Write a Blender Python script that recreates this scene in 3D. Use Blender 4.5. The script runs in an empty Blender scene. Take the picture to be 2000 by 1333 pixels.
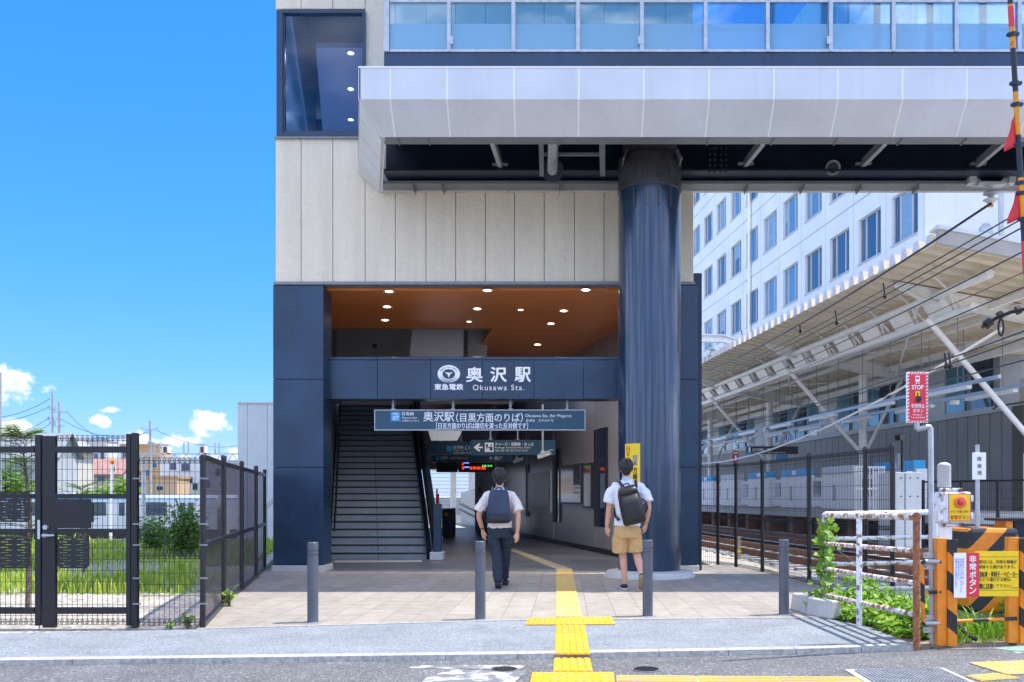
import bpy, math, random
from mathutils import Vector, Matrix
R = math.radians
random.seed(7)
sc = bpy.context.scene
COL = sc.collection

# ------------------------------------------------------------------ camera, sky, sun, exposure
F, CX, HY, EYE = 1800.0, 1105.0, 972.0, 1.32        # focal length / principal point in photo pixels, eye height
cam_d = bpy.data.cameras.new("camera"); cam = bpy.data.objects.new("camera", cam_d); COL.objects.link(cam)
cam.location = (0, 0, EYE); cam.rotation_euler = (R(90), 0, 0)
cam_d.sensor_width = 36.0; cam_d.lens = F / 2000.0 * 36.0
cam_d.shift_x = (1000 - CX) / 2000.0; cam_d.shift_y = (HY - 666.5) / 2000.0
cam_d.clip_start = 0.1; cam_d.clip_end = 6000
sc.camera = cam
sc.view_settings.view_transform = 'Standard'; sc.view_settings.look = 'None'
sc.view_settings.exposure = 1.8; sc.view_settings.gamma = 1.0
sc.cycles.max_bounces = 8; sc.cycles.transparent_max_bounces = 24
sc.cycles.use_denoising = True
sc.cycles.sample_clamp_indirect = 6.0

SUN_EL, SUN_AZ = R(67), R(9.5)                        # azimuth measured from +X towards +Y
sd = bpy.data.lights.new("sun", 'SUN'); sd.energy = 2.0; sd.angle = R(0.5); sd.color = (1.0, 0.95, 0.86)
sun = bpy.data.objects.new("sun", sd); COL.objects.link(sun)
sdir = Vector((math.cos(SUN_EL) * math.cos(SUN_AZ), math.cos(SUN_EL) * math.sin(SUN_AZ), math.sin(SUN_EL)))
sun.rotation_euler = sdir.to_track_quat('Z', 'Y').to_euler(); sun.location = (20, 10, 40)

world = bpy.data.worlds.new("World"); sc.world = world; world.use_nodes = True
wn, wl = world.node_tree.nodes, world.node_tree.links
wn.clear()
def W(t, **k):
    n = wn.new(t)
    for a, b in k.items(): setattr(n, a, b)
    return n
def wmath(op, a, b=None, c=None):
    n = W('ShaderNodeMath', operation=op)
    for i, v in enumerate((a, b, c)):
        if v is None: continue
        if isinstance(v, (int, float)): n.inputs[i].default_value = v
        else: wl.new(v, n.inputs[i])
    return n.outputs[0]
sky = W('ShaderNodeTexSky', sky_type='NISHITA', sun_disc=False, sun_elevation=SUN_EL, sun_rotation=R(90) - SUN_AZ)
sky.air_density = 1.0; sky.dust_density = 0.25; sky.ozone_density = 1.6; sky.altitude = 0
sep = W('ShaderNodeSeparateColor'); wl.new(sky.outputs[0], sep.inputs[0]); comb = W('ShaderNodeCombineColor')
for i, (a_, g_) in enumerate(((.082, 1.44), (.415, .72), (1.2, .5))):          # deep clear summer blue: contrast and tint of the sky
    wl.new(wmath('MULTIPLY', wmath('POWER', sep.outputs[i], g_), a_), comb.inputs[i])
tc = W('ShaderNodeTexCoord'); sx = W('ShaderNodeSeparateXYZ'); wl.new(tc.outputs['Generated'], sx.inputs[0])
az = wmath('ARCTAN2', sx.outputs[0], sx.outputs[1])       # compass angle, 0 = along the tracks
el = wmath('ARCSINE', sx.outputs[2])
cb = W('ShaderNodeCombineXYZ'); wl.new(az, cb.inputs[0]); wl.new(el, cb.inputs[1])
nz = W('ShaderNodeTexNoise'); nz.inputs['Scale'].default_value = 55; nz.inputs['Detail'].default_value = 7; nz.inputs['Roughness'].default_value = 0.6
wl.new(cb.outputs[0], nz.inputs['Vector'])
nz2 = W('ShaderNodeTexNoise'); nz2.inputs['Scale'].default_value = 7; nz2.inputs['Detail'].default_value = 8
mp = W('ShaderNodeMapping'); mp.inputs['Scale'].default_value = (1, 2.4, 1); wl.new(cb.outputs[0], mp.inputs[0]); wl.new(mp.outputs[0], nz2.inputs['Vector'])
cl = None
for (a0, e0, aw, eh) in [(-.548, .103, .036, .017), (-.370, .0755, .024, .013), (-.556, .064, .034, .012), (-.435, .052, .026, .012),
                         (-.395, .055, .020, .008), (-.470, .0735, .012, .006), (-.330, .045, .035, .010), (-.49, .048, .03, .012), (-.365,.04,.03,.008), (-.455,.085,.012,.004)]:
    da = wmath('DIVIDE', wmath('SUBTRACT', az, a0), aw); de = wmath('DIVIDE', wmath('SUBTRACT', el, e0), eh)
    m = wmath('SUBTRACT', 1.0, wmath('SQRT', wmath('ADD', wmath('MULTIPLY', da, da), wmath('MULTIPLY', de, de))))
    cl = m if cl is None else wmath('MAXIMUM', cl, m)
cl = wmath('ADD', cl, wmath('MULTIPLY', wmath('SUBTRACT', nz.outputs[0], 0.5), 2.6))
mr = W('ShaderNodeMapRange', interpolation_type='SMOOTHSTEP'); mr.inputs[1].default_value = 0.0; mr.inputs[2].default_value = 0.55
wl.new(cl, mr.inputs[0])
away = W('ShaderNodeMapRange'); away.inputs[1].default_value = 0.47; away.inputs[2].default_value = 0.66; wl.new(nz2.outputs[0], away.inputs[0])
side = W('ShaderNodeMapRange'); side.inputs[1].default_value = 0.8; side.inputs[2].default_value = 1.2; wl.new(wmath('ABSOLUTE', az), side.inputs[0])
low = W('ShaderNodeMapRange'); low.inputs[1].default_value = 0.0; low.inputs[2].default_value = 0.02; wl.new(el, low.inputs[0])
cmask = wmath('MULTIPLY', wmath('MAXIMUM', mr.outputs[0], wmath('MULTIPLY', away.outputs[0], side.outputs[0])), low.outputs[0])
mx = W('ShaderNodeMix', data_type='RGBA'); wl.new(wmath('MULTIPLY', cmask, 0.92), mx.inputs[0]); wl.new(comb.outputs[0], mx.inputs[6])
cr = W('ShaderNodeValToRGB'); cr.color_ramp.elements[0].position = .35; cr.color_ramp.elements[1].position = .58
cr.color_ramp.elements[0].color = (1.55, 1.85, 2.25, 1); cr.color_ramp.elements[1].color = (2.5, 2.55, 2.65, 1); wl.new(nz.outputs[0], cr.inputs[0])
behind = W('ShaderNodeMapRange'); behind.inputs[1].default_value = .8; behind.inputs[2].default_value = 1.3; wl.new(wmath('ABSOLUTE', az), behind.inputs[0])
cm = W('ShaderNodeMix', data_type='RGBA'); wl.new(behind.outputs[0], cm.inputs[0]); wl.new(cr.outputs[0], cm.inputs[6]); cm.inputs[7].default_value = (8.5, 8.35, 8.45, 1)   # out-of-view clouds, added extra bright as white fill light
wl.new(cm.outputs[2], mx.inputs[7])
bg = W('ShaderNodeBackground'); bg.inputs['Strength'].default_value = 0.15; wl.new(mx.outputs[2], bg.inputs['Color'])
wo = W('ShaderNodeOutputWorld'); wl.new(bg.outputs[0], wo.inputs[0])

# ------------------------------------------------------------------ measuring and mesh helpers
def at(px, py, D):                                    # the real point that stands D metres ahead along that sight line
    return Vector(((px - CX) * D / F, D, EYE - (py - HY) * D / F))
def G(px, py, z=0.0):
    D = F * (EYE - z) / (py - HY)
    return Vector(((px - CX) * D / F, D, z))
def T(c, D, z): return Vector((c - .135 * D, D, z))    # a point on the line c parallel to the railway
def Xof(px, D): return (px - CX) * D / F
def Zof(py, D): return EYE - (py - HY) * D / F
ORG = {}
def tag(o, label=None, cat=None, group=None, kind=None):
    if label: o['label'] = label
    if cat: o['category'] = cat
    if group: o['group'] = group
    if kind: o['kind'] = kind
    return o
def thing(name, label, cat, loc=(0, 0, 0), group=None):
    o = bpy.data.objects.new(name, None); COL.objects.link(o); o.location = loc; o.empty_display_size = .1
    ORG[o.name] = Vector(loc)
    return tag(o, label, cat, group)
def dup(root, loc, rz=None, label=None):
    r = root.copy(); COL.objects.link(r); r.location = loc
    if rz is not None: r.rotation_euler = (0, 0, rz)
    if label: r['label'] = label
    for ch in list(root.children):
        c = ch.copy(); COL.objects.link(c); c.parent = r
        for g in list(ch.children):
            d = g.copy(); COL.objects.link(d); d.parent = c
    return r
_fonts = {}
def text2d(s, bold=0.0, sp=1.0, res=3):
    k = (s, bold, sp)
    if k not in _fonts:
        cu = bpy.data.curves.new('t', 'FONT'); cu.body = s; cu.size = 1; cu.offset = bold; cu.space_character = sp; cu.resolution_u = res
        ob = bpy.data.objects.new('t', cu); me = bpy.data.meshes.new_from_object(ob)
        _fonts[k] = ([(v.co.x, v.co.y) for v in me.vertices], [tuple(p.vertices) for p in me.polygons])
        bpy.data.objects.remove(ob); bpy.data.meshes.remove(me)
    return _fonts[k]
class MB:
    def __init__(s): s.v = []; s.f = []; s.m = []; s.cur = 0
    def mi(s, i): s.cur = i; return s
    def add(s, vs, fs):
        b = len(s.v); s.v += [Vector(p) for p in vs]
        for f in fs: s.f.append(tuple(b + i for i in f)); s.m.append(s.cur)
        return s
    def hexa(s, p): return s.add(p, [(0, 3, 2, 1), (4, 5, 6, 7), (0, 1, 5, 4), (1, 2, 6, 5), (2, 3, 7, 6), (3, 0, 4, 7)])
    def box(s, x0, y0, z0, x1, y1, z1):
        return s.hexa([(x0, y0, z0), (x1, y0, z0), (x1, y1, z0), (x0, y1, z0), (x0, y0, z1), (x1, y0, z1), (x1, y1, z1), (x0, y1, z1)])
    def obox(s, c, ux, uy, hx, hy, hz):                  # box on its own horizontal axes; c = centre
        c = Vector(c); ux = Vector(ux).normalized() * hx; uy = Vector(uy).normalized() * hy; uz = Vector((0, 0, hz))
        return s.hexa([c - ux - uy - uz, c + ux - uy - uz, c + ux + uy - uz, c - ux + uy - uz, c - ux - uy + uz, c + ux - uy + uz, c + ux + uy + uz, c - ux + uy + uz])
    def pbox(s, x0, y0, x1, y1, D, th):                  # upright slab, front at distance D
        a = at(x0, y1, D); b = at(x1, y0, D); return s.box(a.x, D, a.z, b.x, D + th, b.z)
    def bar(s, a, b, w, h, up=(0, 0, 1)):                # rectangular bar from a to b
        a = Vector(a); b = Vector(b); d = (b - a).normalized(); u = Vector(up)
        if abs(d.dot(u)) > .98: u = Vector((0, 1, 0))
        x = d.cross(u).normalized() * (w / 2); y = x.cross(d).normalized() * (h / 2)
        return s.hexa([a - x - y, a + x - y, a + x + y, a - x + y, b - x - y, b + x - y, b + x + y, b - x + y])
    def tube(s, pts, r, n=8, cap=True):
        pts = [Vector(p) for p in pts]; rs = r if isinstance(r, (list, tuple)) else [r] * len(pts)
        b = len(s.v); up = None
        for i, p in enumerate(pts):
            d = (pts[min(i + 1, len(pts) - 1)] - pts[max(i - 1, 0)]).normalized()
            if up is None: up = Vector((0, 0, 1)) if abs(d.z) < .9 else Vector((0, 1, 0))
            x = d.cross(up)
            if x.length < 1e-4: x = d.cross(Vector((1, 0, 0)))
            x.normalize(); y = x.cross(d).normalized(); up = y
            for k in range(n):
                t = 2 * math.pi * (k + .5) / n; s.v.append(p + (x * math.cos(t) + y * math.sin(t)) * rs[i])
        for i in range(len(pts) - 1):
            for k in range(n):
                k2 = (k + 1) % n; s.f.append((b + i * n + k, b + i * n + k2, b + (i + 1) * n + k2, b + (i + 1) * n + k)); s.m.append(s.cur)
        if cap:
            s.f.append(tuple(b + k for k in reversed(range(n)))); s.m.append(s.cur)
            s.f.append(tuple(b + (len(pts) - 1) * n + k for k in range(n))); s.m.append(s.cur)
        return s
    def lathe(s, c, prof, n=32):                         # prof: (radius, z) from bottom to top
        c = Vector(c); b = len(s.v)
        for r, z in prof:
            for k in range(n):
                t = 2 * math.pi * k / n; s.v.append(c + Vector((r * math.cos(t), r * math.sin(t), z)))
        for i in range(len(prof) - 1):
            for k in range(n):
                k2 = (k + 1) % n; s.f.append((b + i * n + k, b + i * n + k2, b + (i + 1) * n + k2, b + (i + 1) * n + k)); s.m.append(s.cur)
        s.f.append(tuple(b + k for k in reversed(range(n)))); s.m.append(s.cur)
        s.f.append(tuple(b + (len(prof) - 1) * n + k for k in range(n))); s.m.append(s.cur)
        return s
    def ell(s, c, rx, ry, rz, n=16, m=10, rot=None):     # ellipsoid
        c = Vector(c); b = len(s.v)
        for i in range(m + 1):
            p = math.pi * i / m - math.pi / 2
            for k in range(n):
                t = 2 * math.pi * k / n
                q = Vector((rx * math.cos(p) * math.cos(t), ry * math.cos(p) * math.sin(t), rz * math.sin(p)))
                s.v.append(c + (rot @ q if rot else q))
        for i in range(m):
            for k in range(n):
                k2 = (k + 1) % n; s.f.append((b + i * n + k, b + i * n + k2, b + (i + 1) * n + k2, b + (i + 1) * n + k)); s.m.append(s.cur)
        return s
    def loft(s, rings, n=20):                            # rings: (centre, half-width x, half-depth y), closed body
        b = len(s.v)
        for c, rx, ry in rings:
            for k in range(n):
                t = 2 * math.pi * k / n; ct, st = math.cos(t), math.sin(t)
                e = .8; s.v.append(Vector(c) + Vector((rx * math.copysign(abs(ct) ** e, ct), ry * math.copysign(abs(st) ** e, st), 0)))
        for i in range(len(rings) - 1):
            for k in range(n):
                k2 = (k + 1) % n; s.f.append((b + i * n + k, b + i * n + k2, b + (i + 1) * n + k2, b + (i + 1) * n + k)); s.m.append(s.cur)
        s.f.append(tuple(b + k for k in reversed(range(n)))); s.m.append(s.cur)
        s.f.append(tuple(b + (len(rings) - 1) * n + k for k in range(n))); s.m.append(s.cur)
        return s
    def poly(s, pts): return s.add(pts, [tuple(range(len(pts)))])
    def slab(s, pts, z0, z1):                            # polygon (x,y) with thickness
        n = len(pts); vs = [(p[0], p[1], z0) for p in pts] + [(p[0], p[1], z1) for p in pts]
        return s.add(vs, [tuple(reversed(range(n))), tuple(range(n, 2 * n))] + [(i, (i + 1) % n, n + (i + 1) % n, n + i) for i in range(n)])
    def text(s, str_, x0, y0, x1, y1, D, bold=0.0, sp=1.0, res=3):   # lettering that fills a box on an upright board
        vs, fs = text2d(str_, 0.0, sp, res)
        ax = min(v[0] for v in vs); bx = max(v[0] for v in vs); ay = min(v[1] for v in vs); by = max(v[1] for v in vs)
        a = at(x0, y1, D); b = at(x1, y0, D); w = bold * (b.z - a.z) / max(.5, by - ay) * 1.3
        for k, (ox, oz) in enumerate(((0, 0), (w, w * .4), (-w, -w * .4), (w * .4, -w)) if bold else ((0, 0),)):   # heavier strokes: overlaid layers
            s.add([(a.x + ox + (v[0] - ax) / (bx - ax) * (b.x - a.x), D - .0003 * k, a.z + oz + (v[1] - ay) / (by - ay) * (b.z - a.z)) for v in vs], fs)
        return s
    def vtext(s, str_, xc, w, y0, y1, D, bold=0.0, fill=.86):          # upright column of characters
        h = (y1 - y0) / len(str_)
        for i, ch in enumerate(str_):
            if ch == ' ': continue
            small = ch in '。、'
            ww = w * (.35 if small else 1); hh = h * (.35 if small else fill); x = xc + (w * .3 if small else 0)
            if ch == 'ー': s.add([at(x - w * .06, y0 + i * h, D), at(x + w * .06, y0 + i * h, D), at(x + w * .06, y0 + i * h + hh, D), at(x - w * .06, y0 + i * h + hh, D)], [(0, 1, 2, 3)]); continue
            s.text(ch, x - ww / 2, y0 + i * h, x + ww / 2, y0 + i * h + hh, D, bold)
        return s
    def leaf(s, p, d, nrm, L, w):
        p = Vector(p); d = Vector(d).normalized(); x = d.cross(Vector(nrm))
        if x.length < 1e-3: x = d.cross(Vector((.3, .8, .5)))
        x.normalize(); u = x.cross(d).normalized()
        return s.add([p, p + d * L * .35 + x * w + u * w * .25, p + d * L, p + d * L * .35 - x * w + u * w * .25], [(0, 1, 2), (0, 2, 3)])
    def build(s, name, mats, parent=None, smooth=False, loc=None, bevel=0, **tags):
        root = parent
        while root is not None and root.parent is not None: root = root.parent
        org = ORG.get(root.name, Vector((0, 0, 0))) if root is not None else Vector(loc or (0, 0, 0))
        me = bpy.data.meshes.new(name); me.from_pydata([v - org for v in s.v], [], s.f)
        ms = mats if isinstance(mats, (list, tuple)) else [mats]
        for m in ms: me.materials.append(m)
        if len(ms) > 1: me.polygons.foreach_set('material_index', s.m)
        if smooth: me.polygons.foreach_set('use_smooth', [True] * len(me.polygons))
        me.update()
        o = bpy.data.objects.new(name, me); COL.objects.link(o)
        if parent is not None: o.parent = parent
        else: o.location = org; ORG[o.name] = org
        if smooth and smooth != 'all':
            try: me.set_sharp_from_angle(angle=R(smooth if smooth is not True else 40))
            except Exception: pass
        if bevel:
            b = o.modifiers.new('bevel', 'BEVEL'); b.width = bevel; b.segments = 2; b.limit_method = 'ANGLE'; b.angle_limit = R(40)
        if tags: tag(o, **tags)
        return o

# ------------------------------------------------------------------ materials
def mat(name, col, rough=.5, metal=0.0, var=0.0, vs=4.0, bump=0.0, bs=40.0, spec=.5, coat=0.0, emit=0.0, vstretch=(1, 1, 1), grime=0.0, ecol=None):
    m = bpy.data.materials.new(name); m.use_nodes = True; nt = m.node_tree; n, l = nt.nodes, nt.links
    p = n['Principled BSDF']; p.inputs['Base Color'].default_value = (*col, 1); p.inputs['Roughness'].default_value = rough
    p.inputs['Metallic'].default_value = metal; p.inputs['Specular IOR Level'].default_value = spec; p.inputs['Coat Weight'].default_value = coat
    p.inputs['Coat Roughness'].default_value = .08
    if emit: p.inputs['Emission Color'].default_value = (*(ecol or col), 1); p.inputs['Emission Strength'].default_value = emit
    if var or bump or grime:
        t = n.new('ShaderNodeTexCoord'); mpn = n.new('ShaderNodeMapping'); mpn.inputs['Scale'].default_value = vstretch; l.new(t.outputs['Object'], mpn.inputs[0])
    if var:
        z = n.new('ShaderNodeTexNoise'); z.inputs['Scale'].default_value = vs; z.inputs['Detail'].default_value = 6; l.new(mpn.outputs[0], z.inputs['Vector'])
        r = n.new('ShaderNodeValToRGB'); r.color_ramp.elements[0].position = .3; r.color_ramp.elements[1].position = .7
        r.color_ramp.elements[0].color = (*[max(0, c * (1 - var)) for c in col], 1); r.color_ramp.elements[1].color = (*[min(1, c * (1 + var)) for c in col], 1)
        l.new(z.outputs[0], r.inputs[0]); l.new(r.outputs[0], p.inputs['Base Color'])
        rr = n.new('ShaderNodeMapRange'); rr.inputs[3].default_value = max(.02, rough - .08); rr.inputs[4].default_value = min(1, rough + .1); l.new(z.outputs[0], rr.inputs[0]); l.new(rr.outputs[0], p.inputs['Roughness'])
        if grime:                                        # rain streaks
            z2 = n.new('ShaderNodeTexNoise'); z2.inputs['Scale'].default_value = 3; z2.inputs['Detail'].default_value = 5
            mg = n.new('ShaderNodeMapping'); mg.inputs['Scale'].default_value = (3.2, 3.2, .22); l.new(t.outputs['Object'], mg.inputs[0]); l.new(mg.outputs[0], z2.inputs['Vector'])
            r2 = n.new('ShaderNodeMapRange'); r2.inputs[1].default_value = .52; r2.inputs[2].default_value = .75; r2.inputs[4].default_value = grime; l.new(z2.outputs[0], r2.inputs[0])
            mm = n.new('ShaderNodeMix'); mm.data_type = 'RGBA'; l.new(r2.outputs[0], mm.inputs[0]); l.new(r.outputs[0], mm.inputs[6]); mm.inputs[7].default_value = (*[c * .55 for c in col], 1); l.new(mm.outputs[2], p.inputs['Base Color'])
    if bump:
        z = n.new('ShaderNodeTexNoise'); z.inputs['Scale'].default_value = bs; z.inputs['Detail'].default_value = 4; l.new(mpn.outputs[0], z.inputs['Vector'])
        b = n.new('ShaderNodeBump'); b.inputs['Strength'].default_value = bump; b.inputs['Distance'].default_value = .02; l.new(z.outputs[0], b.inputs['Height']); l.new(b.outputs[0], p.inputs['Normal'])
    return m
def two(name, c1, c2, scale, lo, hi, rough=.6, rough2=None, detail=8, bump=.2, metal=0.0, kind='NOISE', stretch=(1, 1, 1)):
    """two colours mixed along a noise: rusted paint, speckled stone, worn markings"""
    m = bpy.data.materials.new(name); m.use_nodes = True; n, l = m.node_tree.nodes, m.node_tree.links; p = n['Principled BSDF']
    t = n.new('ShaderNodeTexCoord'); mg = n.new('ShaderNodeMapping'); mg.inputs['Scale'].default_value = stretch; l.new(t.outputs['Object'], mg.inputs[0])
    if kind == 'NOISE':
        z = n.new('ShaderNodeTexNoise'); z.inputs['Scale'].default_value = scale; z.inputs['Detail'].default_value = detail; z.inputs['Roughness'].default_value = .62
    else:
        z = n.new('ShaderNodeTexVoronoi'); z.inputs['Scale'].default_value = scale
    l.new(mg.outputs[0], z.inputs['Vector'])
    src = z.outputs[0] if kind == 'NOISE' else z.outputs['Color']
    r = n.new('ShaderNodeMapRange'); r.inputs[1].default_value = lo; r.inputs[2].default_value = hi; l.new(src, r.inputs[0])
    mm = n.new('ShaderNodeMix'); mm.data_type = 'RGBA'; l.new(r.outputs[0], mm.inputs[0]); mm.inputs[6].default_value = (*c1, 1); mm.inputs[7].default_value = (*c2, 1)
    big = n.new('ShaderNodeTexNoise'); big.inputs['Scale'].default_value = .9; big.inputs['Detail'].default_value = 6; l.new(t.outputs['Object'], big.inputs['Vector'])
    br = n.new('ShaderNodeMapRange'); br.inputs[1].default_value = .3; br.inputs[2].default_value = .7; br.inputs[3].default_value = .86; br.inputs[4].default_value = 1.1; l.new(big.outputs[0], br.inputs[0])
    ml = n.new('ShaderNodeVectorMath'); ml.operation = 'SCALE'; l.new(mm.outputs[2], ml.inputs[0]); l.new(br.outputs[0], ml.inputs['Scale']); l.new(ml.outputs[0], p.inputs['Base Color'])
    p.inputs['Roughness'].default_value = rough; p.inputs['Metallic'].default_value = metal
    if bump:
        b = n.new('ShaderNodeBump'); b.inputs['Strength'].default_value = bump; b.inputs['Distance'].default_value = .01; l.new(src, b.inputs['Height']); l.new(b.outputs[0], p.inputs['Normal'])
    return m
def stripes(name, c1, c2, axis, period, duty=.5, rough=.45, off=0.0):
    """painted hazard stripes: bands along the direction 'axis'"""
    m = bpy.data.materials.new(name); m.use_nodes = True; n, l = m.node_tree.nodes, m.node_tree.links; p = n['Principled BSDF']
    t = n.new('ShaderNodeTexCoord'); d = n.new('ShaderNodeVectorMath'); d.operation = 'DOT_PRODUCT'; d.inputs[1].default_value = axis; l.new(t.outputs['Object'], d.inputs[0])
    a = n.new('ShaderNodeMath'); a.operation = 'ADD'; a.inputs[1].default_value = 100 * period + off; l.new(d.outputs['Value'], a.inputs[0])
    q = n.new('ShaderNodeMath'); q.operation = 'DIVIDE'; q.inputs[1].default_value = period; l.new(a.outputs[0], q.inputs[0])
    f = n.new('ShaderNodeMath'); f.operation = 'FRACT'; l.new(q.outputs[0], f.inputs[0])
    g = n.new('ShaderNodeMath'); g.operation = 'GREATER_THAN'; g.inputs[1].default_value = duty; l.new(f.outputs[0], g.inputs[0])
    mm = n.new('ShaderNodeMix'); mm.data_type = 'RGBA'; l.new(g.outputs[0], mm.inputs[0]); mm.inputs[6].default_value = (*c1, 1); mm.inputs[7].default_value = (*c2, 1)
    z = n.new('ShaderNodeTexNoise'); z.inputs['Scale'].default_value = 14; z.inputs['Detail'].default_value = 8; l.new(t.outputs['Object'], z.inputs['Vector'])
    br = n.new('ShaderNodeMapRange'); br.inputs[1].default_value = .3; br.inputs[2].default_value = .7; br.inputs[3].default_value = .75; br.inputs[4].default_value = 1.05; l.new(z.outputs[0], br.inputs[0])
    ml = n.new('ShaderNodeVectorMath'); ml.operation = 'SCALE'; l.new(mm.outputs[2], ml.inputs[0]); l.new(br.outputs[0], ml.inputs['Scale']); l.new(ml.outputs[0], p.inputs['Base Color'])
    p.inputs['Roughness'].default_value = rough
    return m
def glass(name, tint, mixd=.2, dcol=(.2, .45, .75), gl=.12, rough=.02, ior=1.5):
    """tinted pane: mostly see-through, some milky film, fresnel reflection"""
    m = bpy.data.materials.new(name); m.use_nodes = True; n, l = m.node_tree.nodes, m.node_tree.links; n.remove(n['Principled BSDF'])
    tr = n.new('ShaderNodeBsdfTransparent'); tr.inputs[0].default_value = (*tint, 1)
    df = n.new('ShaderNodeBsdfDiffuse'); df.inputs[0].default_value = (*dcol, 1); tl = n.new('ShaderNodeBsdfTranslucent'); tl.inputs[0].default_value = (*dcol, 1)
    ad = n.new('ShaderNodeMixShader'); ad.inputs[0].default_value = .5; l.new(df.outputs[0], ad.inputs[1]); l.new(tl.outputs[0], ad.inputs[2])
    m1 = n.new('ShaderNodeMixShader'); m1.inputs[0].default_value = mixd; l.new(tr.outputs[0], m1.inputs[1]); l.new(ad.outputs[0], m1.inputs[2])
    g = n.new('ShaderNodeBsdfGlossy'); g.inputs['Roughness'].default_value = rough
    fr = n.new('ShaderNodeFresnel'); gn = n.new('ShaderNodeNewGeometry'); e1 = n.new('ShaderNodeMath'); e1.operation = 'MULTIPLY_ADD'; e1.inputs[1].default_value = -2; e1.inputs[2].default_value = 1; l.new(gn.outputs['Backfacing'], e1.inputs[0]); e2 = n.new('ShaderNodeMath'); e2.operation = 'POWER'; e2.inputs[0].default_value = ior; l.new(e1.outputs[0], e2.inputs[1]); l.new(e2.outputs[0], fr.inputs[0]); mu = n.new('ShaderNodeMath'); mu.operation = 'ADD'; mu.inputs[1].default_value = gl; l.new(fr.outputs[0], mu.inputs[0])
    m2 = n.new('ShaderNodeMixShader'); l.new(mu.outputs[0], m2.inputs[0]); l.new(m1.outputs[0], m2.inputs[1]); l.new(g.outputs[0], m2.inputs[2])
    l.new(m2.outputs[0], n['Material Output'].inputs[0])
    return m
def leafmat(name, c1, c2):
    m = bpy.data.materials.new(name); m.use_nodes = True; n, l = m.node_tree.nodes, m.node_tree.links; p = n['Principled BSDF']
    oi = n.new('ShaderNodeNewGeometry'); mm = n.new('ShaderNodeMix'); mm.data_type = 'RGBA'; l.new(oi.outputs['Random Per Island'], mm.inputs[0])
    mm.inputs[6].default_value = (*c1, 1); mm.inputs[7].default_value = (*c2, 1); l.new(mm.outputs[2], p.inputs['Base Color']); p.inputs['Roughness'].default_value = .5
    tl = n.new('ShaderNodeBsdfTranslucent'); l.new(mm.outputs[2], tl.inputs[0]); ms = n.new('ShaderNodeMixShader'); ms.inputs[0].default_value = .35
    l.new(p.outputs[0], ms.inputs[1]); l.new(tl.outputs[0], ms.inputs[2]); l.new(ms.outputs[0], n['Material Output'].inputs[0])
    return m
M = {}
M['blue'] = mat('navy_panel', (.0135, .042, .088), .28, .2, var=.3, vs=1.3, bump=.04, bs=2.5, spec=.6, grime=.3)
M['column'] = mat('navy_column_paint', (.012, .038, .085), .22, .25, var=.14, vs=1.1, spec=.6, coat=.5)
M['column'].node_tree.nodes['Principled BSDF'].inputs['Coat Roughness'].default_value = .12
M['navy_dark'] = mat('girder_navy', (.012, .022, .045), .35, .2, var=.2, vs=3)
M['fascia'] = mat('pale_aluminium', (.62, .64, .67), .36, .15, var=.07, vs=1.2, grime=.14)
M['joint'] = mat('white_sealant', (.95, .95, .94), .6)
M['steel'] = mat('galvanised_steel', (.45, .47, .5), .4, .6, var=.15, vs=12)
M['grey_steel'] = mat('grey_painted_steel', (.23, .24, .26), .45, .2, var=.12, vs=8)
M['dark'] = mat('dark_bronze_paint', (.018, .018, .022), .35, .2, var=.15, vs=8)
M['white'] = mat('white_paint', (.78, .79, .8), .45, var=.05, vs=5)
M['grey'] = mat('grey_paint', (.36, .38, .4), .5, var=.08, vs=4)
M['lgrey'] = mat('light_grey_panel', (.56, .6, .63), .45, .1, var=.05, vs=3, grime=.2)
M['black'] = mat('black_plastic', (.012, .012, .014), .4)
M['lamp'] = mat('lamp_white', (1, .95, .85), .4, emit=2.0)
M['lampw'] = mat('lamp_warm', (1, .7, .35), .4, emit=4.0)
M['letter'] = mat('white_lettering', (.9, .91, .93), .5)
M['ink'] = mat('black_lettering', (.015, .015, .02), .5)
M['redink'] = mat('red_lettering', (.55, .02, .02), .5)
M['blueink'] = mat('blue_lettering', (.02, .08, .45), .5)
M['yellow'] = mat('yellow_sign_face', (.9, .62, .01), .4, var=.06, vs=6)
M['red'] = mat('red_sign_face', (.72, .035, .05), .4, var=.06, vs=6)
M['orange'] = mat('orange_paint', (.85, .27, .015), .42, var=.12, vs=9)
M['signblue'] = mat('sign_navy', (.02, .075, .13), .32, .1, var=.12, vs=1.5)
M['cyan'] = mat('cyan_plate', (.02, .36, .7), .4)
M['wood'] = mat('orange_wood_ceiling', (.80, .235, .045), .38, var=.22, vs=3, vstretch=(.5, 9, 9))
M['inner'] = mat('dark_enamel_wall', (.36, .35, .39), .30, .2, spec=.6)
M['inner_light'] = mat('pale_interior_wall', (.58, .56, .55), .45, var=.06, vs=2)
M['brownwall'] = mat('brown_stair_wall', (.19, .15, .14), .3, .1, var=.15, vs=2)
M['ifloor'] = mat('dark_floor_tile', (.15, .155, .18), .38, var=.2, vs=1.3)
M['glass_dark'] = mat('dark_window_glass', (.02, .05, .10), .04, .0, spec=1.0, coat=.6)
M['step'] = two('grey_step_stone', (.16, .205, .27), (.27, .33, .40), 45, .35, .65, rough=.5, bump=.1)
M['nosing'] = mat('dark_nosing', (.02, .022, .026), .5)  # near-black strip along each step edge; the stair core shares it
M['rusty'] = two('rusted_white_paint', (.30, .13, .05), (.70, .71, .72), 17, .45, .53, rough=.65, bump=.5)
M['rust'] = two('heavy_rust', (.16, .055, .03), (.42, .17, .07), 28, .35, .62, rough=.8, bump=.5)
M['whiterust'] = two('chipped_white_paint', (.26, .17, .12), (.74, .77, .82), 16, .41, .45, rough=.55, bump=.3)
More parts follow.
